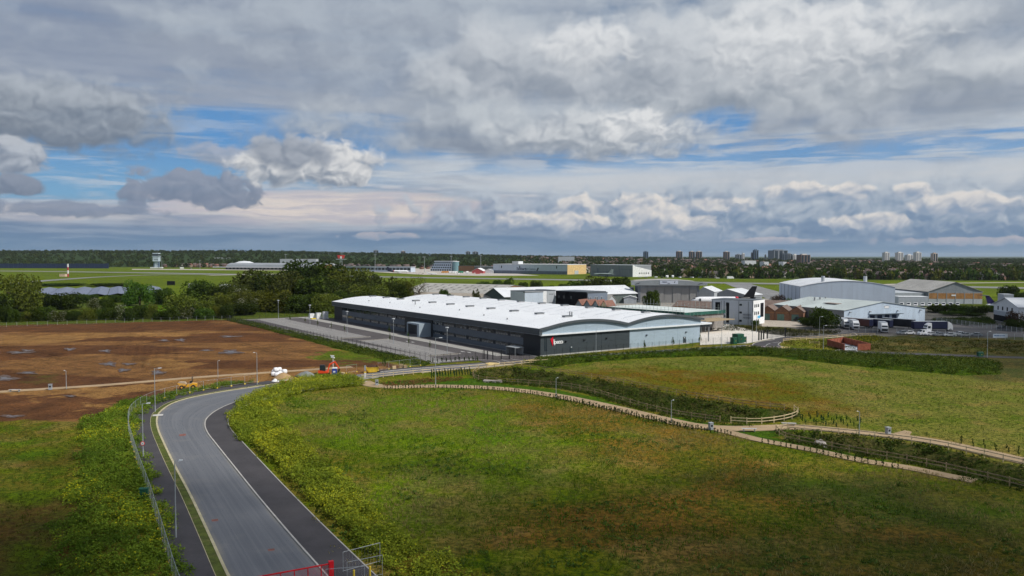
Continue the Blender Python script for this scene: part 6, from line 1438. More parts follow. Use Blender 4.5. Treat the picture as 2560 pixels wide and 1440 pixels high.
MB().prof([(w * 0.60, 5.5), (w * 0.615, 5.0), (w * 0.635, 10.5), (w * 0.615, 10.2)], -0.3, -0.05, 'y').build('emblem', INK, t)
for f in (0.115, 0.37, 0.86): MB().box(w * f, w * f + 1.6, -0.3, -0.01, 9.5, 13.5).build('window', GLAS, t)
p0, p1 = at(1476, 1180), at(1581, 1118); loc, rot, w = frame2(p0, p1)
t = thing('white_far_hangar', 'white hangar, front coloured shaded grey, sloping end wall on far side of airfield', 'hangar', loc, rot)
MB().box(0, w, 0, 42, -0.2, 16.3).build('wall', MIDG, t); MB().box(-0.4, w + 0.1, -0.4, 42, 16.31, 17).build('roof', PALE, t)  # front shade is put into the grey; the end wall keeps the white
MB().prof([(0, 0), (42, 0), (42, 9), (6, 15), (0, 17.5)], w + 0.11, w + 0.8, 'x').build('white_end_wall', WHITE, t)
for i in range(5): MB().box(w + 0.81, w + 0.9, 14 + i * 5, 16 + i * 5, 4, 6).build('window', GLAS, t)
for a, b, z0, z1 in ((0.05, 0.66, 6.6, 7.2), (0.7, 0.98, 10.5, 11.1), (0.40, 0.44, 0, 6.5), (0.70, 0.705, 0, 16), (0.17, 0.21, 4, 12)): MB().box(w * a, w * b, -0.3, -0.01, z0, z1).build('door_frame', M('base_slate', (0.15, 0.18, 0.23)), t)
# hotel, low offices, marquee and ramp clutter
p0, p1 = at(1076, 1560), at(1128, 1540); loc, rot, w = frame2(p0, p1)
t = thing('hotel', 'pale terraced hotel with glazed drum behind the apron', 'building', loc, rot)
for k in range(4):
    MB().box(k * 2.0, w, k * 1.5, 22, 4.8 * k, 4.8 * k + 4.7).build('storey_wall', BLUEG, t)
    for i in range(9): MB().box(k * 2 + (w - k * 2) * (i + 0.15) / 9, k * 2 + (w - k * 2) * (i + 0.75) / 9, k * 1.5 - 0.2, k * 1.5 - 0.01, 4.8 * k + 1, 4.8 * k + 3.8).build('window', GLAS, t)
MB().box(6, w + 1, 4, 23, 19.2, 20.2).build('roof', ROOFP, t); MB().tube((w + 7, 6, 0), (w + 7, 6, 18.5), 6.6, 16).build('glazed_drum', M('glass_teal', (0.16, 0.28, 0.31), 0.25), t); MB().tube((w + 7, 6, 18.51), (w + 7, 6, 19.6), 7, 16).build('drum_roof', ROOFP, t)
flatblock('terminal_office', 'low dark brick office right of the hotel', at(1146, 1500), at(1185, 1480), 14, 11, BRICKD, M('roof_dark', (0.05, 0.05, 0.055), 0.8)); flatblock('terminal_office', 'flat grey-green office between hotel and jet centre', at(1186, 1480), at(1233, 1450), 14, 10.5, M('office_moss', (0.13, 0.15, 0.14), 0.8), PALE)
gable('marquee', 'white marquee with red skirt on the apron', at(1180, 1345), at(1208, 1340), 22, 4.2, 9.0, M('marquee_red', (0.45, 0.09, 0.09), 0.8), WHITE); gable('marquee', 'plain white marquee against the jet centre hangar', at(1210, 1350), at(1233, 1345), 18, 4.5, 7.5, WHITE, WHITE)
for k in range(12):
    px = (1108, 1113, 1119, 1126, 1134, 1140, 1150, 1155, 1168, 1212, 1217, 1203)[k]
    m_ = (M('ramp_orange', (0.6, 0.25, 0.03), 0.5), WHITE, M('ramp_green', (0.03, 0.22, 0.13), 0.6), M('ramp_blue', (0.03, 0.05, 0.25), 0.5), M('ramp_yellow', (0.6, 0.45, 0.04), 0.5))[(0, 0, 0, 1, 1, 1, 2, 2, 1, 3, 3, 4)[k]]
    lb = ('first orange ramp truck from left on apron', 'second orange ramp truck on apron', 'third orange ramp truck on apron', 'white ramp van right of the orange trucks', 'second white ramp van right of orange trucks', 'third white ramp van near green container', 'left green ramp container', 'right green ramp container', 'white ramp van left of the marquee', 'left blue ramp container by white marquee', 'right blue ramp container by white marquee', 'yellow ramp tug beside the red-skirted marquee')[k]
    t = thing('ramp_vehicle', lb, 'ramp vehicle', at(px, 1380), R(5 * k), 'ramp vehicles'); MB().box(-2.0, 2.0, -1.3, 1.3, 0.6, 3.2).build('body', m_, t); MB().prof([(-3.2, 0.6), (-2.01, 0.6), (-2.01, 2.6), (-2.7, 2.5), (-3.2, 1.6)], -1.2, 1.2, 'y').build('cab', m_, t)
    for x in (-2.4, 1.2): MB().tube((x, -1.35, 0.5), (x, 1.35, 0.5), 0.5, 8).build('wheel', TRK, t)
t = thing('radar_tower', 'red and white radar scanner on lattice tower', 'radar', at(853, 1330)); 
for sx in (-2, 2):
    for sy in (-2, 2): MB().bar((sx * 1.3, sy * 1.3, 0), (sx * 0.7, sy * 0.7, 24), 0.4, 0.4).build('leg', GALV, t)
for z in (5, 10, 15, 20): MB().box(-2.4, 2.4, -2.4, 2.4, z, z + 0.4).build('platform', GALV, t)
MB().box(-9, 9, -0.6, 0.6, 24, 25).build('walkway', PALE, t); MB().prof([(-5, 26), (5, 26), (6.5, 31.5), (-6.5, 31.5)], -0.8, 0.8, 'y').build('scanner', M('radar_red', (0.55, 0.06, 0.06), 0.5), t); MB().box(-1.5, 1.5, -1.2, -0.81, 25.5, 29.5).build('feed_horn', WHITE, t); MB().box(-4, 5, -4, 4, 0, 5).build('equipment_hut', M('hut_stripe', (0.55, 0.35, 0.28), 0.7), t)
t = thing('localiser_mast', 'red and white banded mast on the airfield grass', 'mast', at(170, 1120))
for k in range(4): MB().box(-0.75, 0.75, -0.75, 0.75, k * 4.7, k * 4.7 + 4.69).build('band', (M('mast_red', (0.45, 0.05, 0.06), 0.6), WHITE)[k % 2], t)
tag(MB().box(-4, 4, -3, 3, 0, 3.6).box(-4.2, 4.2, -3.2, 3.2, 3.61, 3.9).build('equipment_hut', M('hut_cream', (0.60, 0.45, 0.33), 0.8, 0.15, 0.5, stretch=(3, 1, 1)), None, loc=at(158, 1140)), 'small cream hut left of the banded mast on airfield', 'hut')
p0, p1 = at(-60, 1930), at(272, 1900); loc, rot, w = frame2(p0, p1)
t = thing('noise_wall', 'long dark blue barrier wall at far left edge of airfield', 'wall', loc, rot)
for i in range(28): MB().box(w * i / 28 + 0.2, w * (i + 1) / 28 - 0.2, 0, 1.0, -0.2, 11.3 + 0.5 * (i % 3 == 0)).build('wall_panel', NAVY, t)
t = thing('baffle_screen', 'black screen structure on the grass behind the trees', 'screen', at(427, 790)); MB().box(-3.9, 3.9, -0.5, 0.5, 0.6, 4.6).build('screen', BLACK, t)
for x in (-3.5, 3.3): MB().box(x, x + 0.2, -0.1, 0.1, -0.2, 0.6).build('leg', BLACK, t)
for k, (px, y, top) in enumerate(((715, 1500, 637), (938, 1480, 637), (1061, 1420, 643), (1128, 1400, 641), (1202, 1380, 640), (405, 1890, 645), (500, 1850, 652))):
    t = thing('apron_mast', ('first', 'second', 'third', 'fourth', 'fifth', 'tower-side', 'left')[k] + ' tall floodlight mast standing over the airport apron', 'mast', at(px, y), 0, 'apron floodlight masts'); h = HZ(y, top)
    MB().tube((0, 0, 0), (0, 0, h), 0.5, 6, 0.3).build('pole', GALV, t); MB().box(-2.4, 2.4, -0.5, 0.5, h, h + 0.9).build('lamp_bank', GALV, t)
for k in range(14):
    px, y = (1600, 1615, 1640, 1655, 1668, 1682, 1700, 1716, 1730, 1750, 1795, 1826, 455, 478)[k], (1090, 1085, 1080, 1075, 1078, 1080, 1070, 1072, 1065, 1068, 1030, 1025, 1840, 1830)[k]
    big = k in (4, 5, 11, 12)
    t = thing('field_edge_vehicle', ('pale car by the white hangar end', 'second pale car by white hangar end', 'white van before suburb trees', 'dark car before suburb trees', 'grey long trailer at airfield edge', 'white cabin at airfield edge', 'blue car by white cabin', 'white car right of white cabin', 'silver car at end of edge car park', 'white car at far end of edge car park', 'white trailer on the far grass', 'white arched cabin on the far grass', 'white stair truck near control tower', 'white box truck near control tower')[k], 'vehicle', at(px, y), 0.3 * k, 'vehicles at the airfield edge')
    L2, h2 = (4.5, 3.4) if big else (2.2, 1.5)
    MB().prof([(-L2, 0.4), (L2, 0.4), (L2, h2), (-L2 * 0.6, h2), (-L2, h2 * 0.6)], -1.1, 1.1, 'y').build('body', (WHITE, CS, CW, CB_)[k % 4 if not big else 0], t); MB().tube((-L2 * 0.6, -1.15, 0.4), (-L2 * 0.6, 1.15, 0.4), 0.4, 8).build('wheel', TRK, t); MB().tube((L2 * 0.6, -1.15, 0.4), (L2 * 0.6, 1.15, 0.4), 0.4, 8).build('wheel', TRK, t)
# saw-toothed solar roofs among the hedges
SOL = M('solar_panel', (0.15, 0.17, 0.235), 0.45, 0.06, 0.3, spec=0.5)
for k in range(7):
    xk = -348 + k * 12.2; t = thing('solar_ridge', ('first', 'second', 'third', 'fourth', 'fifth', 'sixth', 'last')[k] + ' from left of the ridged solar panel rows behind hedges', 'solar panels', (xk, 552 + 6.1 * k, 0), R(26.6), 'ridged solar panel rows')
    for s in (0, 1):
        for j in range(8):
            x0, x1, z0, z1 = (0.1, 6.7, 0.9, 2.3) if s == 0 else (6.8, 13.4, 2.3, 0.9)
            MB().hexa([(x0, j * 19, z0), (x1, j * 19, z1), (x1, j * 19 + 18.8, z1), (x0, j * 19 + 18.8, z0), (x0, j * 19, z0 + 0.1), (x1, j * 19, z1 + 0.1), (x1, j * 19 + 18.8, z1 + 0.1), (x0, j * 19 + 18.8, z0 + 0.1)]).build('panel_table', SOL, t)
for k in range(2): flatblock('low_white_roof', ('long white low roof beyond the tree belt', 'short white low roof right of the black screen')[k], at((548, 470)[k], (700, 720)[k]), at((604, 500)[k], (698, 718)[k]), 10, 4.0, WHITE, WHITE)
# tower blocks on the skyline
FLG, FLW = M('flats_grey', (0.20, 0.22, 0.25), 0.8, 0.08, 0.05), M('flats_white', (0.62, 0.60, 0.57), 0.8, 0.05, 0.05)
FLB = M('flats_brick', (0.17, 0.12, 0.10), 0.8, 0.1, 0.05)
def flats(px0, px1, top, D_, mat, label, rot=0.25, strips=2, side=None):
    p = at((px0 + px1) / 2, D_); w = (px1 - px0) / FPX * D_; zb = float(hill(np.array(p.x), np.array(p.y))); h = HZ(D_, top) - zb
    w2 = w / (math.cos(rot) + 0.7 * math.sin(rot)); d2 = w2 * 0.7
    t = thing('tower_block', label, 'tower block', (p.x, p.y, zb), rot, 'tower blocks on the skyline')
    MB().box(-w2 / 2, w2 / 2, -d2 / 2, d2 / 2, -2, h).build('wall', mat, t); MB().box(-w2 / 4, w2 / 4, -d2 / 4, d2 / 4, h + 0.01, h + 3).build('roof_plant', side or mat, t)
    if side: MB().box(w2 / 2 + 0.01, w2 / 2 + 0.6, -d2 / 2, d2 / 2, 0, h).build('sunlit_end_wall', side, t)  # the sunlit side is painted as a paler end wall
    nf = max(3, int(h / 3.2))
    for i in range(strips):
        x = -w2 / 2 + w2 * (i + 0.5) / strips; b_ = w2 / strips * 0.33
        MB().box(x - b_, x + b_, -d2 / 2 - 0.35, -d2 / 2 - 0.01, 2, h - 1.5).build('window_strip', GLAS if mat is not FLW else M('flats_pane', (0.22, 0.23, 0.25), 0.5), t)
for k, a in enumerate(((1608, 1620, 629, 3500, M('flats_blue', (0.10, 0.15, 0.22), 0.7), 'dark blue-grey tower block farthest left of the town skyline'), (1690, 1705, 628.5, 3300, FLB, 'brown tower block with end painted as sunlit, second on skyline'), (1722, 1736, 629, 3300, FLB, 'left of the twin brown tower blocks'), (1739, 1754, 629, 3300, FLB, 'right of the twin brown tower blocks'),
        (1808, 1823, 629.5, 3300, FLB, 'brown tower block standing alone mid skyline'), (1838, 1853, 636.5, 3300, FLG, 'low grey slab block on skyline'), (1854, 1861, 634, 3300, FLW, 'thin white tower on skyline'), (1877, 1881.5, 632, 3300, FLG, 'thin grey tower beside the tallest tower'), (1882, 1895, 625, 3300, M('flats_blue', (0.10, 0.15, 0.22)), 'tallest dark tower block on skyline'),
        (1911, 1915, 637, 3300, FLG, 'small church-like tower on skyline'), (1922, 1966, 626, 3600, FLG, 'broad grey hospital block on skyline'), (1950, 1966, 635, 3000, M('flats_dusk', (0.07, 0.09, 0.12), 0.7), 'dark block in front of the hospital'), (1966, 1979, 634.5, 3200, FLG, 'small grey block right of the hospital'), (1979, 1993, 637, 3200, FLW, 'low white block right of the hospital'),
        (1993, 2023, 637, 2300, FLB, 'nearest brown tower block with cream bands'), (2206, 2222, 631.5, 2900, FLW, 'first white tower block from left of the four'), (2238, 2256, 631.5, 2900, FLW, 'second white tower block of the four'), (2284, 2301, 631, 2900, FLW, 'third white tower block of the four'), (2327, 2342, 633.5, 2900, M('flats_tan', (0.45, 0.37, 0.32), 0.8), 'fourth, tan tower block of the four'),
        (933, 947, 626, 3900, FLG, 'dark block on the wooded ridge behind radar'), (1002, 1014, 628, 3900, FLB, 'small brown block on the wooded ridge'), (1164, 1176, 629, 3900, FLG, 'left grey block on the ridge above jet centre'), (1181, 1196, 629.5, 3900, FLG, 'right grey block on the ridge above jet centre'), (2262, 2280, 637.5, 3000, FLW, 'stepped pale block between white tower blocks'))):
    flats(*a, strips=3 if a[1] - a[0] > 25 else 2, side=FLW if a[4] is FLB else None)
t = thing('tower_crane', 'faint tower crane above the hospital block', 'crane', at(1940, 3590)); MB().box(-1, 1, -1, 1, 0, 62).build('mast', GALV, t); MB().box(-30, 45, -0.8, 0.8, 60, 61.4).build('jib', GALV, t)
for k, (a, b, top, D2) in enumerate(((1396, 1436, 642, 2500), (535, 570, 644, 2700), (820, 870, 631, 3600), (700, 790, 648, 2300), (1862, 1890, 652, 1900), (1910, 1922, 655, 1700), (1958, 1966, 655, 1700))):
    zb = float(hill(np.array(XY(a, D2)), np.array(float(D2)))); t, w = flatblock('distant_shed', ('long white-roofed shed in trees above jet centre', 'white shed roof on slope right of control tower', 'pale works roofs on the ridge', 'pale long roofs in trees behind the pier', 'white terrace building in the suburb', 'left white stair block in the suburb', 'right white stair block in the suburb')[k], at(a, D2), at(b, D2), 30, HZ(D2, top) - zb, PALE if k < 4 else WHITE, WHITE)
    t.location.z = zb
# houses of the suburb, nearest three hundred one by one
def house_meshes(k):
    wm = (M('house_brick', (0.22, 0.13, 0.095), 0.9), M('house_render', (0.50, 0.47, 0.42), 0.8), M('house_tan', (0.32, 0.24, 0.18), 0.9), M('house_render', (0.62, 0.58, 0.52)))[k]; HT = M('house_tile', (0.13, 0.10, 0.09), 0.9, 0.2, 0.1); rm = (HT, M('roof_tile_dark', (0.085, 0.075, 0.072), 0.9), M('house_tile_red', (0.20, 0.105, 0.08), 0.9, 0.2, 0.1), HT)[k]
    w_ = MB().prof([(0, -0.5), (8, -0.5), (8, 5.2), (4, 5.2), (0, 5.2)], 0, 10, 'x'); w_.prof([(0.0, 5.2), (8, 5.2), (4, 8.3)], 0, 10, 'x')
    wall = MB().prof([(0, -0.5), (8, -0.5), (8, 5.2), (4, 8.2), (0, 5.2)], 0, 10, 'x').mesh('wall', wm)
    roof = MB().prof([(-0.5, 4.9), (4, 8.3), (8.5, 4.9), (8.5, 5.15), (4, 8.6), (-0.5, 5.15)], -0.4, 10.4, 'x').mesh('roof', rm)
    ch = MB().box(2, 3.0, 3.4, 4.6, 7.6, 9.8).mesh('chimney', M('house_brick', (0.30, 0.16, 0.11)))
    return wall, roof, ch
HM = [house_meshes(k) for k in range(4)]
HL = ('brown-roofed brick house in the suburb beyond the airfield', 'dark-roofed pale rendered house in the suburb beyond the airfield', 'red-tiled tan house in the suburb beyond the airfield', 'brown-roofed pale rendered house in the suburb beyond the airfield')
spots = []
rows = np.arange(0, 1500, 34)
for r_ in rows:
    for x in np.arange(-950, 1500, 17.0):
        y = float(tb(x)) + 32 + r_ * (1 + 0.0004 * r_) + random.uniform(-7, 7); xx = x + random.uniform(-5, 5)
        if abs(xx) / y > 0.70 or (xx < 30 and r_ > 130) or (xx > 0 and xx < 190 and y < 1420): continue
        if random.random() < (0.36 if xx > 100 else 0.62 if xx < -330 else 0.25): spots.append((y, xx, random.randrange(4) if random.random() > 0.35 else 0))
spots += [(1520 + random.uniform(-40, 60), XY(px, 1540), 2) for px in list(range(1465, 1600, 6))]
spots.sort()
front = spots[:300]; rest = spots[300:]
for (y, x, k) in front:
    zb = float(hill(np.array(x), np.array(y))); t = thing('house', HL[k], 'house', (x, y, zb), random.choice((0.0, PI / 2, 0.3, -0.3, PI / 2 + 0.3)), ('suburb houses, brown roofs on brick', 'suburb houses, dark roofs', 'suburb houses, red roofs', 'suburb houses, brown roofs on render')[k])
    s_ = random.uniform(0.85, 1.25); t.scale = (s_, s_, s_)
    w_, r_, c_ = HM[k]; inst('wall', w_, t); rr = inst('roof', r_, t)
    if y < 1250: inst('chimney', c_, rr)
vs, fs, cs, nb_ = [], [], [], 0
for (y, x, k) in rest:
    zb = float(hill(np.array(x), np.array(y))); a = random.choice((0.0, PI / 2, 0.3)); ca, sa = math.cos(a), math.sin(a); s_ = random.uniform(0.9, 1.3)
    for me, col in ((HM[k][0], ((0.22, 0.13, 0.095), (0.50, 0.47, 0.42), (0.32, 0.24, 0.18), (0.50, 0.47, 0.42))[k]), (HM[k][1], ((0.13, 0.10, 0.09), (0.085, 0.075, 0.072), (0.20, 0.105, 0.08), (0.13, 0.10, 0.09))[k])):
        co = np.array([v_.co[:] for v_ in me.vertices]) * s_
        X = co[:, 0] * ca - co[:, 1] * sa + x; Y = co[:, 0] * sa + co[:, 1] * ca + y
        vs.append(np.stack([X, Y, co[:, 2] + zb], 1))
        for p in me.polygons:
            vi = list(p.vertices)
            for j in range(1, len(vi) - 1): fs.append((nb_ + vi[0], nb_ + vi[j], nb_ + vi[j + 1])); cs.append(col)
        nb_ += len(co)
def attr_mat(name):
    m = bpy.data.materials.new(name); m.use_nodes = True; b = m.node_tree.nodes['Principled BSDF']; b.inputs['Roughness'].default_value = 0.9; b.inputs['Specular IOR Level'].default_value = 0.1
    a = m.node_tree.nodes.new('ShaderNodeAttribute'); a.attribute_name = 'Col'; m.node_tree.links.new(a.outputs['Color'], b.inputs['Base Color']); return m
stuff(inst('distant_houses', np_mesh('distant_houses', np.concatenate(vs), np.array(fs), attr_mat('far_house'), np.array(cs), 3)), 'packed far rooftops of the town under the skyline')
# ------------------------------------------------------------------ trees, shrubs, weeds, grass
LEAF = leafmat('foliage', 0.30); LEAFS = leafmat('ground_foliage', 0.25, jitter=False); BARK = M('bark', (0.085, 0.062, 0.045), 0.95, 0.3, 2.0, bump=0.5)
def quads(cen, size, asp, cols, upright=0.0, rng=RNG, lay=0.0):
    """leaf faces: centres (N,3), size (N,), random attitude"""
    n = len(cen); a = rng.normal(size=(n, 3)); a[:, 2] += upright * np.sign(a[:, 2] + 1e-6) * 2; a /= np.linalg.norm(a, axis=1)[:, None]
    b = np.cross(a, rng.normal(size=(n, 3))); b /= np.linalg.norm(b, axis=1)[:, None] + 1e-9
    if lay:
        nn = rng.normal(size=(n, 3)); nn[:, 2] = np.abs(nn[:, 2]) + lay; nn /= np.linalg.norm(nn, axis=1)[:, None]
        a = np.cross(nn, rng.normal(size=(n, 3))); a /= np.linalg.norm(a, axis=1)[:, None] + 1e-9; b = np.cross(nn, a)
    a *= size[:, None] * 0.5; b *= (size * asp)[:, None] * 0.5
    v = np.stack([cen - a, cen + b * 1.0 - a * 0.1, cen + a, cen - b + a * 0.1], 1).reshape(-1, 3)
    return v, np.arange(n * 4).reshape(n, 4), cols
def crown_mesh(name, n, leaf, lobes, c0, c1, seed, blossom=None):
    """crown about 1 m radius each way, unit height: clumps spread over overlapping lobes"""
    g = np.random.default_rng(seed)
    L = []
    for k in range(lobes):
        a = g.uniform(0, 2 * PI); r_ = g.uniform(0.0, 1.0) ** 0.6 * 0.66; z = g.uniform(0.16, 0.80); L.append((r_ * math.cos(a), r_ * math.sin(a), z, g.uniform(0.17, 0.36) * (1.15 - 0.5 * abs(z - 0.5)), g.uniform(0, 1)))
    L = np.array(L); k = g.integers(0, lobes, n); d = g.normal(size=(n, 3)); d /= np.linalg.norm(d, axis=1)[:, None]
    rr = g.uniform(0.55, 1.05, n) ** 0.6
    cen = L[k, :3] + d * (L[k, 3] * rr)[:, None]; cen[:, 2] = np.maximum(cen[:, 2], 0.02 + 0.08 * g.random(n))
    mix = np.clip(L[k, 4] * 0.7 + 0.5 * g.random(n) - 0.1, 0, 1)[:, None]
    cols = np.array(c0) * (1 - mix) + np.array(c1) * mix; cols *= g.uniform(0.75, 1.25, (n, 1))
    if blossom is not None:
        bl = (g.random(n) < 0.22) & (L[k, 4] > 0.4); cols[bl] = blossom
    v, f, c_ = quads(cen, g.uniform(0.7, 1.3, n) * leaf, 0.8, cols, rng=g)
    return np_mesh(name, v, f, LEAF, c_)
def trunk_mesh(name, seed, h=0.5, limbs=5):
    random.seed(seed); b = MB(); b.tube((0, 0, -0.05), (0, 0, h), 0.045, 7, 0.028)
    for i in range(limbs):
        a = 2 * PI * i / limbs + random.random(); z0 = h * random.uniform(0.45, 0.95); b.tube((0, 0, z0), (0.34 * math.cos(a), 0.34 * math.sin(a), z0 + random.uniform(0.18, 0.35)), 0.020, 5, 0.006)
    return b.mesh(name, BARK, True)
DK, MD, YG, OL, LT, RD = ((0.026, 0.044, 0.010), (0.060, 0.088, 0.016)), ((0.036, 0.062, 0.012), (0.080, 0.122, 0.020)), ((0.066, 0.084, 0.014), (0.140, 0.150, 0.026)), ((0.044, 0.056, 0.014), (0.088, 0.098, 0.024)), ((0.050, 0.090, 0.014), (0.100, 0.165, 0.024)), ((0.040, 0.026, 0.020), (0.072, 0.048, 0.036))
CRN = {'dark': [crown_mesh('crown', 5600, 0.074, 24, *DK, s) for s in (1, 2)], 'mid': [crown_mesh('crown', 5600, 0.074, 24, *MD, s) for s in (3, 4)], 'willow': [crown_mesh('crown', 6000, 0.064, 28, *YG, s) for s in (5, 6)],
       'olive': [crown_mesh('crown', 5600, 0.068, 26, *OL, s) for s in (7, 8)], 'light': [crown_mesh('crown', 5200, 0.074, 24, *LT, s) for s in (9, 10)], 'may': [crown_mesh('crown', 4000, 0.058, 26, *OL, 11, (0.42, 0.42, 0.32))], 'copper': [crown_mesh('crown', 3600, 0.062, 24, *RD, 13)],
       'bare': [crown_mesh('crown', 1300, 0.036, 22, *OL, 14)]}
TRK_ = [trunk_mesh('trunk', s) for s in (1, 2, 3)]
def tree(kind, px, D_, w, top, label, group=None, base=None, name='tree', h=None):
    p = at(px, D_); hh = h or HZ(D_, top)
    t = thing(name, label, 'tree' if name == 'tree' else 'shrub', (p.x, p.y, 0), random.random() * 6, group)
    wm = w / FPX * D_ / 2
    inst('crown', random.choice(CRN[kind]), t, (0, 0, -0.06 * hh if name != 'tree' else 0.0), random.random() * 6, (wm * 1.25, wm * 1.25, hh * 1.04))
    inst('trunk', random.choice(TRK_), t, None, 0, (min(hh, wm * 1.6), min(hh, wm * 1.6), hh))
    return t
random.seed(5)
TREES = [('willow', 45, 425, 110, 693, 'big yellow-green willow at the left edge behind bare earth'), ('mid', -20, 400, 80, 735, 'dark tree cut by the left edge'), ('dark', 120, 445, 90, 737, 'dark thicket tree right of the left willow'), ('dark', 165, 440, 80, 735, 'second dark thicket tree in front of solar panels'),
         ('may', 235, 430, 44, 745, 'blossoming hawthorn below the solar panels'), ('mid', 270, 420, 40, 748, 'small tree right of blossoming hawthorn'), ('light', 348, 470, 76, 707, 'bright green round tree right of the solar panels'), ('mid', 408, 480, 60, 722, 'mid green tree between bright tree and black screen'), ('mid', 500, 490, 90, 703, 'tall mid green tree left of the tree belt'), ('dark', 545, 480, 60, 715, 'dark tree at left end of tree belt'),
         ('dark', 95, 505, 60, 733, 'low dark bush hiding foot of the leftmost solar row'), ('mid', 215, 500, 60, 737, 'low bush before the middle solar rows'), ('dark', 285, 505, 60, 738, 'low dark bush before the right solar rows'), ('willow', 475, 385, 125, 738, 'wide yellow-green bush tree behind the wire fence'), ('dark', 270, 770, 90, 708, 'low dark hedge trees above solar panels, right part'), ('dark', 150, 780, 110, 708, 'low dark hedge trees above solar panels, left part'),
         ('olive', 655, 520, 130, 680, 'olive tree at left of the tallest clump'), ('dark', 770, 530, 150, 659, 'tallest dark tree of the belt'), ('dark', 830, 520, 120, 668, 'dark tree right of the tallest one'), ('willow', 870, 510, 120, 678, 'olive-yellow tree behind the factory end'), ('olive', 720, 480, 130, 684, 'dense olive tree in front of the tallest one'), ('olive', 915, 500, 100, 688, 'olive tree above left end of factory roof'), ('olive', 960, 500, 80, 698, 'lower olive tree above the factory roof'), ('willow', 640, 430, 90, 730, 'yellow-green tree below the olive clump'), ('willow', 700, 420, 110, 728, 'yellow-green tree mid front of the belt'), ('mid', 760, 415, 100, 735, 'green bush tree beside car park end'), ('willow', 815, 410, 80, 738, 'yellow-green bush tree near far corner of factory'),
         ('olive', 590, 500, 80, 706, 'olive tree at far left of the tall clump'), ('dark', 690, 500, 110, 690, 'dark filler tree left of tallest'), ('mid', 800, 470, 120, 700, 'mid green tree front of the tallest pair'), ('olive', 860, 470, 110, 706, 'olive tree front right of the tallest pair'), ('willow', 930, 460, 110, 712, 'yellow-green tree over the factory roof edge'), ('dark', 990, 480, 80, 712, 'dark tree beside thin-leaved tree'), ('willow', 560, 425, 80, 735, 'yellow-green bush tree left of the belt front'), ('mid', 850, 430, 80, 730, 'green tree just above far factory corner'), ('may', 600, 460, 70, 722, 'blossoming hawthorn at left of belt'), ('may', 620, 405, 50, 745, 'smaller blossoming hawthorn in front of belt'), ('may', 810, 430, 60, 733, 'blossoming hawthorn near the factory corner'), ('dark', 610, 395, 70, 760, 'low dark shrub tree by car park corner'), ('dark', 560, 390, 60, 762, 'low dark shrub tree left of car park corner'),
         ('bare', 1048, 500, 56, 688, 'thin-leaved tree in front of the old works roof'), ('willow', 1010, 490, 50, 700, 'small tree left of the thin-leaved one'), ('mid', 1110, 470, 34, 727, 'small green tree before the works eaves'), ('olive', 1190, 455, 22, 726, 'small dark tree beside white works shed'),
         ('dark', 1270, 620, 34, 698, 'dark pointed tree behind the white works shed'), ('mid', 1240, 640, 40, 703, 'green tree left of the dark pointed tree'), ('dark', 1210, 650, 40, 706, 'low dark tree at left of the airfield hedge'), ('dark', 1340, 620, 36, 704, 'dark round tree behind box office'), ('mid', 1305, 640, 40, 708, 'low green tree mid airfield hedge'), ('mid', 1380, 640, 30, 714, 'low tree above black unit'),
         ('dark', 1445, 580, 60, 704, 'dark tree left of the big hangar thicket'), ('olive', 1500, 570, 90, 694, 'largest tree of thicket left of big hangar'), ('mid', 1550, 575, 70, 697, 'tree next to big grey hangar'), ('dark', 1410, 585, 40, 712, 'low dark tree at left of hangar thicket'),
         ('mid', 1631, 425, 48, 731, 'round green tree in front of the hangar doors'), ('copper', 1946, 450, 42, 740, 'dark copper bush by the taxiway'), ('light', 1993, 395, 58, 752, 'bright green tree left of pale hangar'), ('dark', 2058, 322, 82, 772, 'big dark bush tree left of the lorries'), ('dark', 2020, 335, 50, 795, 'dark bush beside brick garages'), ('mid', 1890, 334, 20, 801, 'small round bush at corner of white office'),
         ('dark', 2525, 560, 48, 716, 'dark round tree on airfield beyond right office'), ('mid', 2555, 545, 40, 732, 'small tree behind plant house at right edge'), ('dark', 2355, 415, 70, 762, 'left tree of dark thicket beside warehouse'), ('dark', 2400, 410, 80, 764, 'middle tree of dark thicket beside warehouse'), ('dark', 2445, 405, 70, 767, 'right tree of dark thicket beside warehouse'), ('mid', 2380, 395, 60, 778, 'front bush of dark thicket'), ('dark', 2430, 392, 60, 782, 'low front bush of dark thicket'), ('mid', 2475, 420, 50, 764, 'bush before the blue T-tail'),
         ('copper', 2553, 318, 60, 782, 'dark purple bush at the right edge by the car'), ('dark', 2540, 312, 50, 800, 'low dark bush at right edge'), ('dark', 2436, 318, 26, 826, 'small dark bush at end of parked cars')]
for a in TREES: tree(a[0], a[1], a[2], a[3], a[4], a[5])
for k in range(22):                                 # hedge along the far side of the bare earth
    px = 8 + k * 26.5; kind = ('dark', 'mid', 'willow', 'dark', 'mid', 'may')[k % 6]
    D2 = float(np.interp(px, [0, 570], [352, 378])); p = at(px, D2)
    t = tree(kind, px, D2 + random.uniform(-4, 6), random.uniform(34, 52), 0, 'shrub number from left in the hedge behind the wire fence', 'hedge shrubs behind the bare earth', name='shrub', h=random.uniform(4.2, 7.2))
    t['label'] = {'dark': 'dark green shrub', 'mid': 'mid green shrub', 'willow': 'yellow-green shrub', 'may': 'shrub with white blossom'}[kind] + ' in hedge behind bare earth, ' + nth(k + 1) + ' from left'
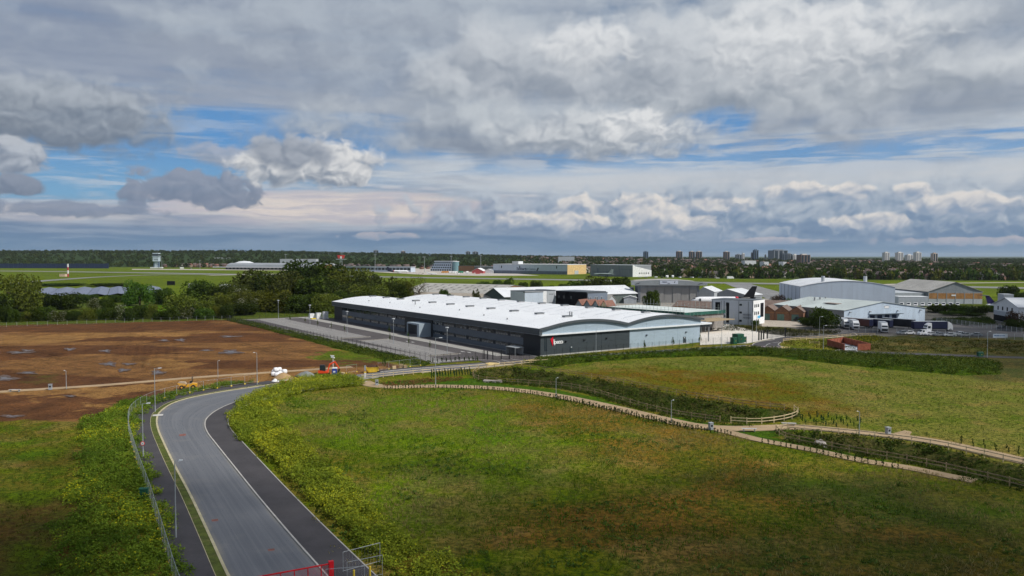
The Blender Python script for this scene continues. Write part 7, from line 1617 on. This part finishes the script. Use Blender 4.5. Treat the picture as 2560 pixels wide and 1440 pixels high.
# trees of the suburb and of the wooded ridge
FCR = [crown_mesh('crown', 150, 0.30, 9, *k, 20 + i) for i, k in enumerate((DK, MD, DK, YG, MD))]
far_t = []
g = np.random.default_rng(3)
for y0, x in [(float(tb(x)) + 14 + g.uniform(0, 14), x) for x in np.arange(-60, 1000, 9.0)]: far_t.append((y0, x))
for _ in range(12000):
    y = g.uniform(900, 4300); x = g.uniform(-0.72, 0.72) * y
    if y < tb(x) + 12 or (-260 < x < 170 and y < 1700) or (x < -150 and y < 2020): continue
    dens = 1.0
    if g.random() > dens: continue
    far_t.append((y, x))
far_t.sort()
ftl = ('dark green tree among houses beyond the airfield', 'mid green tree among houses beyond the airfield', 'deep green tree among houses beyond the airfield', 'yellow-green tree among houses beyond the airfield', 'fresh green tree among houses beyond the airfield')
for (y, x) in far_t[:260]:
    k = int(g.integers(0, 5)); s_ = g.uniform(7, 14); zb = float(hill(np.array(x), np.array(y)))
    t = thing('tree', ftl[k], 'tree', (x, y, zb), g.uniform(0, 6), ('dark', 'mid', 'deep', 'yellow-green', 'fresh')[k] + ' suburb trees'); inst('crown', FCR[k], t, None, 0, (s_ * 0.62, s_ * 0.62, s_)); inst('trunk', TRK_[k % 3], t, None, 0, (s_ * 0.5, s_ * 0.5, s_))
ft = np.array(far_t[260:]); K = 26
zb = hill(ft[:, 1], ft[:, 0]); sz = g.uniform(7, 14.5, len(ft)); pick = g.random(len(ft))
cen = np.repeat(np.stack([ft[:, 1], ft[:, 0], zb], 1), K, 0); S = np.repeat(sz, K); d = g.normal(size=(len(S), 3)); d /= np.linalg.norm(d, axis=1)[:, None]
cen = cen + d * np.stack([S * 0.45, S * 0.45, S * 0.42], 1) + np.stack([0 * S, 0 * S, S * 0.5], 1); cen[:, 2] = np.maximum(cen[:, 2], np.repeat(zb, K) + 1)
pk = np.repeat(pick, K)[:, None]; cols = np.where(pk < 0.5, np.array(DK[0]) * 0.7 + np.array(DK[1]) * 0.3, np.where(pk < 0.8, np.array(MD[0]) * 0.7 + np.array(MD[1]) * 0.3, np.array(YG[0]) * 0.8)) * g.uniform(0.7, 1.3, (len(S), 1))
v, f, c_ = quads(cen, S * g.uniform(0.28, 0.5, len(S)), 0.8, cols, rng=g)
stuff(inst('distant_woods', np_mesh('distant_woods', v, f, LEAF, c_)), 'dark woods and street trees along the horizon')

# ---- weeds, swale plants, grass
def scatter(poly, dens, warp=0.0):
    xs, ys = [p[0] for p in poly], [p[1] for p in poly]; A = (max(xs) - min(xs)) * (max(ys) - min(ys)); n = int(A * dens)
    x = RNG.uniform(min(xs), max(xs), n); y = RNG.uniform(min(ys), max(ys), n)
    m = inpoly(x + (vnoise(x, y, 3, 31) - 0.5) * warp, y + (vnoise(x, y, 3, 33) - 0.5) * warp, poly); return x[m], y[m]
def clumps(name, x, y, rad, h, K, leaf, cA, cB, label, tips=None, tipfrac=0.0, upright=0.5, tone=None, asp=0.35, lay=0.0):
    n = len(x); z = ground_z(x, y)
    tn = (tone if tone is not None else RNG.random(n))
    base = np.array(cA)[None] * (1 - tn[:, None]) + np.array(cB)[None] * tn[:, None]
    rr = rad * np.sqrt(RNG.random((n, K))); aa = RNG.uniform(0, 2 * PI, (n, K)); q = (rr / np.maximum(rad, 1e-6)) ** 2
    zz = h * (RNG.random((n, K)) ** 0.7) * (1 - 0.55 * q)
    cen = np.stack([x[:, None] + rr * np.cos(aa), y[:, None] + rr * np.sin(aa), z[:, None] + zz], -1).reshape(-1, 3)
    cols = np.repeat(base[:, None, :], K, 1) * RNG.uniform(0.65, 1.35, (n, K, 1))
    if tips is not None:
        tf = tipfrac if np.ndim(tipfrac) else np.full(n, tipfrac)
        tm = (RNG.random((n, K)) < tf[:, None]) & (zz > 0.5 * h * (1 - 0.55 * q)); cols[tm] = np.array(tips) * RNG.uniform(0.7, 1.2, (tm.sum(), 1))
    v, f, c_ = quads(cen, leaf * RNG.uniform(0.6, 1.4, n * K), asp, cols.reshape(-1, 3), upright, lay=lay)
    return stuff(inst(name, np_mesh(name, v, f, LEAFS, c_)), label)
WA, WB, YEL = (0.072, 0.130, 0.015), (0.205, 0.280, 0.028), (0.44, 0.42, 0.02)
x, y = scatter(WEEDS_L, 1.5, 4.0); m = y > 55; x, y = x[m], y[m]
bl = vnoise(x, y, 7, 41); hh = 0.55 + 0.9 * vnoise(x, y, 5, 42)
clumps('bank_weeds', x, y, 0.75 + 0 * hh[:, None], hh[:, None], 54, 0.25, WA, WB, 'tall mixed weeds with yellow flowers on the bank left of the road', YEL, np.clip((bl - 0.56) * 1.3, 0.0, 0.35), tone=np.clip(bl * 1.3 - 0.25 + RNG.normal(0, 0.15, len(x)), 0, 1), lay=0.9, asp=0.55)
x, y = scatter(WEEDS_R, 1.8, 3.0); m = y > 55; x, y = x[m], y[m]
m = dist_to(x, y, [p for p in offset(RC[:iw + 10], -4.0)][:-1] + [p for p in offset(RC[:iw + 10], -4.0)][::-1]) > np.where(y < 122, 1.5, -1.0); x, y = x[m], y[m]
bl = vnoise(x, y, 6, 45); hh = 0.7 + 1.5 * vnoise(x, y, 4, 46) ** 1.3 + 0.25 * sstep(y, 120, 170)
nearb = sstep(y, 75, 110)
clumps('verge_weeds', x, y, 0.75 + 0 * hh[:, None], hh[:, None], 56, 0.25, (0.105, 0.160, 0.017), (0.300, 0.335, 0.032), 'tall yellow-flowering weeds along the inside of the road bend', YEL, np.clip((bl - 0.40) * 1.0, 0.01, 0.4) * (0.2 + 0.75 * nearb), tone=np.clip(bl * 1.3 - 0.2 + 0.15 * nearb + RNG.normal(0, 0.15, len(x)), 0, 1), lay=0.9, asp=0.55)
for nm, poly, dn, h0, h1, lab in (('swale_plants', SW1, 1.1, 0.5, 1.0, 'rough dark planting inside the long fenced swale'), ('swale_plants', SW2, 1.1, 0.45, 0.9, 'rough brown-green planting inside the right-hand swale'), ('berm_scrub', BERM, 1.0, 0.5, 1.3, 'dark scrub on the low bank before the factory gable'), ('bank_grass', CPBANK, 1.2, 0.4, 0.9, 'rough green growth on bank below the car park fence')):
    x, y = scatter(poly, dn, 1.5); k = vnoise(x, y, 6, 51)
    clumps(nm, x, y, 0.7 + 0 * k[:, None], (h0 + (h1 - h0) * k * 1.4)[:, None], 18, 0.36, (0.034, 0.058, 0.011), (0.090, 0.118, 0.020), lab, (0.105, 0.085, 0.035) if 'swale' in nm else (0.14, 0.16, 0.03), 0.16, tone=np.clip(k * 1.4 - 0.3 + RNG.normal(0, 0.2, len(x)), 0, 1), lay=0.5, asp=0.5)
x, y = scatter(GP((1195, 945), (1210, 930), (1280, 926), (1290, 940), (1240, 950)), 1.6); clumps('swale_plants', x, y, 0.6 + 0 * x[:, None], 0.6 + 0 * x[:, None], 16, 0.3, (0.12, 0.14, 0.015), (0.25, 0.24, 0.02), 'bright yellow-green planting at the near tip of long swale', YEL, 0.3)
# yellow-green patches and rough hedge strips on the far right fields
x, y = scatter(GP((2110, 841), (2180, 838), (2230, 846), (2170, 856), (2120, 852)), 0.8); clumps('rough_grass', x, y, 0.7 + 0 * x[:, None], 0.6 + 0 * x[:, None], 14, 0.4, (0.07, 0.09, 0.012), (0.15, 0.15, 0.02), 'yellow-flowering rough patch by the lorry yard lane', YEL, 0.2)
x, y = scatter(GP((1960, 852), (2130, 846), (2560, 852), (2700, 860), (2700, 890), (2200, 878), (2060, 872), (1960, 864)), 0.30, 4); x, y = x, y
clumps('rough_grass', x, y, 0.9 + 0 * x[:, None], 0.55 + 0 * x[:, None], 12, 0.4, (0.036, 0.046, 0.010), (0.080, 0.075, 0.020), 'rough grass and weeds round the brick enclosure')
x, y = scatter(GP((1760, 824), (1900, 830), (1980, 842), (2110, 834), (2100, 829), (2000, 826), (1900, 818), (1790, 812)), 0.5, 2); clumps('hedge_strip', x, y, 0.8 + 0 * x[:, None], 1.0 + 0 * x[:, None], 16, 0.4, (0.022, 0.032, 0.010), (0.055, 0.052, 0.018), 'brown-green hedge planting behind the service yard')
x, y = scatter(GP((2330, 800), (2470, 795), (2490, 812), (2420, 815), (2340, 806)), 0.6, 2); clumps('hedge_strip', x, y, 0.9 + 0 * x[:, None], 1.6 + 0 * x[:, None], 18, 0.5, DK[0], DK[1], 'dark hedge base behind the parked cars')
# meadow grass: tussocks over the near field
def meadow(poly, dens, name, label, cA, cB, h=0.3, warp=6, K=5, leaf=0.34):
    x, y = scatter(poly, dens, warp); m = (y > 58) & (np.abs(x) / y < 0.74)
    for pp in (WEEDS_L, WEEDS_R, SW1, SW2, BERM): m &= ~inpoly(x, y, pp)
    x, y = x[m], y[m]; k = vnoise(x, y, 14, 61, 4); pat = vnoise(x, y, 3.0, 66, 2)
    keep = RNG.random(len(x)) < 0.25 + 0.95 * pat ** 1.5; x, y, k = x[keep], y[keep], k[keep]
    clumps(name, x, y, 0.34 + 0 * x[:, None], (h * (0.5 + RNG.random(len(x))))[:, None], K, leaf, cA, cB, label, upright=0.9, tone=np.clip(k * 2.6 - 0.95 + RNG.normal(0, 0.20, len(x)), 0, 1), asp=0.16)
FIELD = GP((905, 972), (1100, 970), (1250, 975), (1390, 993), (1530, 1024), (1650, 1052), (1800, 1080), (1900, 1106), (2050, 1132), (2200, 1160), (2440, 1206), (2700, 1260), (2900, 1560), (1000, 1560), (900, 1420), (800, 1300), (640, 1120), (600, 1050), (700, 985))
meadow(FIELD, 3.4, 'meadow_grass', 'rough tussocky grass of the big meadow', (0.085, 0.150, 0.012), (0.300, 0.235, 0.090), 0.36, leaf=0.42)
x, y = scatter(FIELD, 0.5); m = (vnoise(x, y, 8, 95, 3) > 0.62) & (y > 58); x, y = x[m], y[m]
clumps('dock_plants', x, y, 0.45 + 0 * x[:, None], 0.35 + 0 * x[:, None], 9, 0.30, (0.055, 0.105, 0.016), (0.085, 0.145, 0.030), 'dark broad-leaved weeds scattered in the big meadow', lay=0.8, asp=0.6)
F2 = GP((1340, 915), (1600, 900), (1900, 895), (2200, 925), (2480, 945), (2700, 960), (2760, 1190), (2560, 1140), (2330, 1095), (2150, 1072), (2000, 1058), (2000, 1030), (1700, 980), (1400, 928))
meadow(F2, 1.0, 'meadow_grass', 'rough straw-tinted grass beyond the long swale', (0.085, 0.115, 0.018), (0.17, 0.155, 0.055), 0.35, K=4, leaf=0.42)
meadow(GP((-500, 1075), (60, 1050), (215, 1060), (185, 1150), (165, 1300), (100, 1440), (40, 1560), (-900, 1560)), 2.0, 'meadow_grass', 'thin brownish grass at lower left beyond the weeds', (0.055, 0.078, 0.012), (0.11, 0.075, 0.026))
vl = [p for p in offset(RC[:iw + 8], -4.6)]; vr = [p for p in offset(RC[:iw + 8], -6.2)]
x, y = scatter(vl + vr[::-1], 3.0); m = y > 55; clumps('verge_grass', x[m], y[m], 0.3 + 0 * x[m][:, None], 0.25 + 0 * x[m][:, None], 6, 0.3, (0.034, 0.058, 0.009), (0.06, 0.08, 0.012), 'short rough grass beside the right footway', upright=0.8)
x, y = scatter(GP((2395, 1188), (2450, 1199), (2470, 1212), (2430, 1210), (2380, 1199)), 2.0, 3.0); clumps('path_end_grass', x, y, 0.4 + 0 * x[:, None], 0.35 + 0 * x[:, None], 10, 0.3, (0.050, 0.085, 0.012), (0.10, 0.125, 0.02), 'grass growing over the end of the lower path', upright=0.6)
# ---- young hedge plants and saplings
def whip_mesh(seed, c0, c1, n=26, h=0.85):
    gg = np.random.default_rng(seed); cen = np.stack([gg.normal(0, 0.07, n), gg.normal(0, 0.07, n), gg.uniform(0.1, h, n)], 1); cols = np.array(c0) + (np.array(c1) - np.array(c0)) * gg.random((n, 1))
    v, f, c_ = quads(cen, gg.uniform(0.14, 0.3, n), 0.6, cols, 0.8, gg); return np_mesh('hedge_whip', v, f, LEAF, c_)
WHP = [whip_mesh(s, (0.012, 0.026, 0.008), (0.035, 0.060, 0.014)) for s in range(4)]; WHL = [whip_mesh(s + 9, (0.010, 0.045, 0.022), (0.022, 0.075, 0.030), 34, 1.15) for s in range(3)]
def whips(pts, step, label, group, meshes=WHP, rows=1, jit=0.15, gap=0.6):
    for r_ in range(rows):
        for p, d in resample(offset(pts, -gap * r_), step):
            o = inst('hedge_whip', random.choice(meshes), None, (p.x + random.uniform(-jit, jit), p.y + random.uniform(-jit, jit), 0.0), random.random() * 6, random.uniform(0.75, 1.2)); tag(o, label, 'hedge plant', group)
pth = catmull(GP((960, 973), (1100, 971.5), (1250, 978), (1390, 997), (1530, 1028), (1650, 1056), (1740, 1075), (1830, 1090)), 8)
fl = catmull(GP((1192, 950), (1250, 957.5), (1400, 969), (1480, 984.5), (1600, 1021), (1700, 1044), (1800, 1058), (1890, 1063)), 8)
x, y = scatter(offset(fl, 0.4) + offset(fl, -1.5)[::-1], 2.2); clumps('fence_grass', x, y, 0.4 + 0 * x[:, None], 0.42 + 0 * x[:, None], 12, 0.26, (0.030, 0.050, 0.010), (0.062, 0.085, 0.014), 'long dark unmown grass under the path side fence of long swale', upright=0.6)
fl = catmull(GP((1964, 1100), (2038, 1116), (2156, 1139), (2285, 1161), (2425, 1192), (2560, 1225)), 8)
x, y = scatter(offset(fl, 0.5) + offset(fl, -0.9)[::-1], 2.2); clumps('fence_grass', x, y, 0.4 + 0 * x[:, None], 0.42 + 0 * x[:, None], 12, 0.26, (0.030, 0.050, 0.010), (0.062, 0.085, 0.014), 'long dark unmown grass under the lower fence of right-hand swale', upright=0.6)
whips(pth, 0.62, 'young dark hedge plant in the row along near edge of the sandy path', 'young hedge along the path', rows=1)
whips(catmull(GP((1390, 999.5), (1530, 1031), (1650, 1059), (1740, 1078)), 8), 0.8, 'young dark hedge plant in second row beside the sandy path', 'young hedge along the path, second row')
whips(catmull(GP((1905, 1108), (2028, 1131), (2156, 1158), (2265, 1175)), 8), 1.0, 'low young hedge plant along the lower right path', 'young hedge along the lower path')
for k in range(4): whips(GP((1996 + 6 * k, 1040 + 7 * k), (2165 - 4 * k, 1056 + 6 * k)), 1.7, 'tall dark young shrub in the planted block right of the curved fence', 'young shrubs right of curved fence', WHL)
for k in range(2): whips(GP((2405, 1104 + 8 * k), (2620, 1140 + 9 * k)), 1.6, 'young shrub in planted strip beside the far right path', 'young shrubs by the far right path', WHP)
for k in range(3): whips(GP((1082, 906 - 2.2 * k), (1204, 902 - 2.2 * k)), 1.3, 'young shrub in the bed before the car park fence', 'young shrubs by the car park fence', WHP)
for k in range(4): whips(GP((1078, 945 - 3.4 * k), (1180, 938 - 3.4 * k)), 0.75, 'dense green young laurel beside the road fence', 'young laurels by the road fence', WHL)
# brown dry bracken-like bed and saplings
x, y = scatter(GP((950, 958), (1050, 948), (1150, 942), (1160, 950), (1090, 958), (960, 966)), 2.0); clumps('dry_planting', x, y, 0.4 + 0 * x[:, None], 0.5 + 0 * x[:, None], 10, 0.3, (0.14, 0.075, 0.03), (0.22, 0.12, 0.05), 'dry brown planting bed beside the road fence')
SAP = crown_mesh('crown', 160, 0.16, 7, *MD, 77)
for k, (px, py, h, w_, lb) in enumerate(((960, 931, 5.6, 0.8, 'slim young tree beside the skip'), (725, 805, 3.6, 0.6, 'sapling in far island, first'), (763, 810, 3.4, 0.5, 'sapling in far island, second'), (794, 818, 3.4, 0.5, 'sapling in far island, third'), (828, 825, 3.4, 0.5, 'sapling in far island, fourth'), (861, 832, 3.4, 0.5, 'sapling in far island, fifth'), (975, 856, 3.4, 0.5, 'sapling in near island, first'), (1022, 866, 3.4, 0.5, 'sapling in near island, second'), (1075, 876, 3.4, 0.5, 'sapling in near island, third'),
        (1005, 826, 5.5, 1.3, 'leafy young tree left of the entrance portal'), (1033, 833, 5.2, 1.2, 'leafy young tree in front of the entrance portal'), (973, 838, 4.2, 0.7, 'sapling on pavement left of the entrance'), (1020, 846, 2.6, 0.6, 'small sapling at the entrance pavement'), (1611, 878, 3.8, 0.8, 'sapling before join of dark and pale gable'), (1682, 869, 3.8, 0.8, 'sapling before pale part of the gable'), (1750, 861, 3.6, 0.8, 'sapling at right end of the gable'))):
    t = thing('sapling', lb, 'tree', G(px, py), random.random() * 6, 'young planted trees'); inst('crown', SAP, t, (0, 0, h * 0.28), 0, (w_, w_, h * 0.74)); MB().tube((0, 0, -0.1), (0, 0, h * 0.8), 0.05, 5, 0.02).build('trunk', BARK, t)
# ------------------------------------------------------------------ air and unseen puffs added up-sun to shade part of the land
def haze():
    m = bpy.data.materials.new('haze'); m.use_nodes = True; nt = m.node_tree; nt.nodes.clear()
    out = nt.nodes.new('ShaderNodeOutputMaterial'); pv = nt.nodes.new('ShaderNodeVolumePrincipled')
    pv.inputs['Density'].default_value = 0.000024; pv.inputs['Color'].default_value = (0.80, 0.90, 1.0, 1); pv.inputs['Anisotropy'].default_value = 0.2
    nt.links.new(pv.outputs[0], out.inputs['Volume'])
    return stuff(MB().box(-31000, 31000, -900, 31500, -4, 130).build('haze', m), 'thin blue air over the land')
haze(); SC.cycles.volume_bounces = 0

# puffs added out of view up-sun, spread so that they dim the near meadow, the road's end and the lorry yard
def shade_puffs_over(region, n, cover):
    pts = []
    while len(pts) < n:
        x, y = random.uniform(*region[:2]), random.uniform(*region[2:])
        if random.random() < cover(x, y): pts.append(Vector((x, y, 0)) + sdir * (1380 + random.uniform(-40, 60)))
    return pts
random.seed(21)
puffs = shade_puffs_over((-75, 110, 30, 130), 800, lambda x, y: float(sstep(np.array(130.0 - y), 0, 64)) * (0.55 + 0.4 * float(sstep(np.array(x), -15, 30))))
puffs += shade_puffs_over((70, 330, 185, 420), 1150, lambda x, y: float(sstep(np.array(x - 0.30 * y - (22 if y < 285 else 0)), 28, 62)) * float(sstep(np.array(y), 185, 235)) * max(float(sstep(np.array(-y), -338, -322)), float(sstep(np.array(x), 178, 205))))
cb = MB()
for p in puffs:
    r_ = random.uniform(2.0, 3.6); cb.ball(p, r_, r_, r_ * 0.8, 6, 4, 0.12)
stuff(cb.build('shade_puffs', M('shade_puff_white', (0.8, 0.8, 0.8), 1.0, 0.02)), 'unseen cloud puffs added up-sun to shade the land')
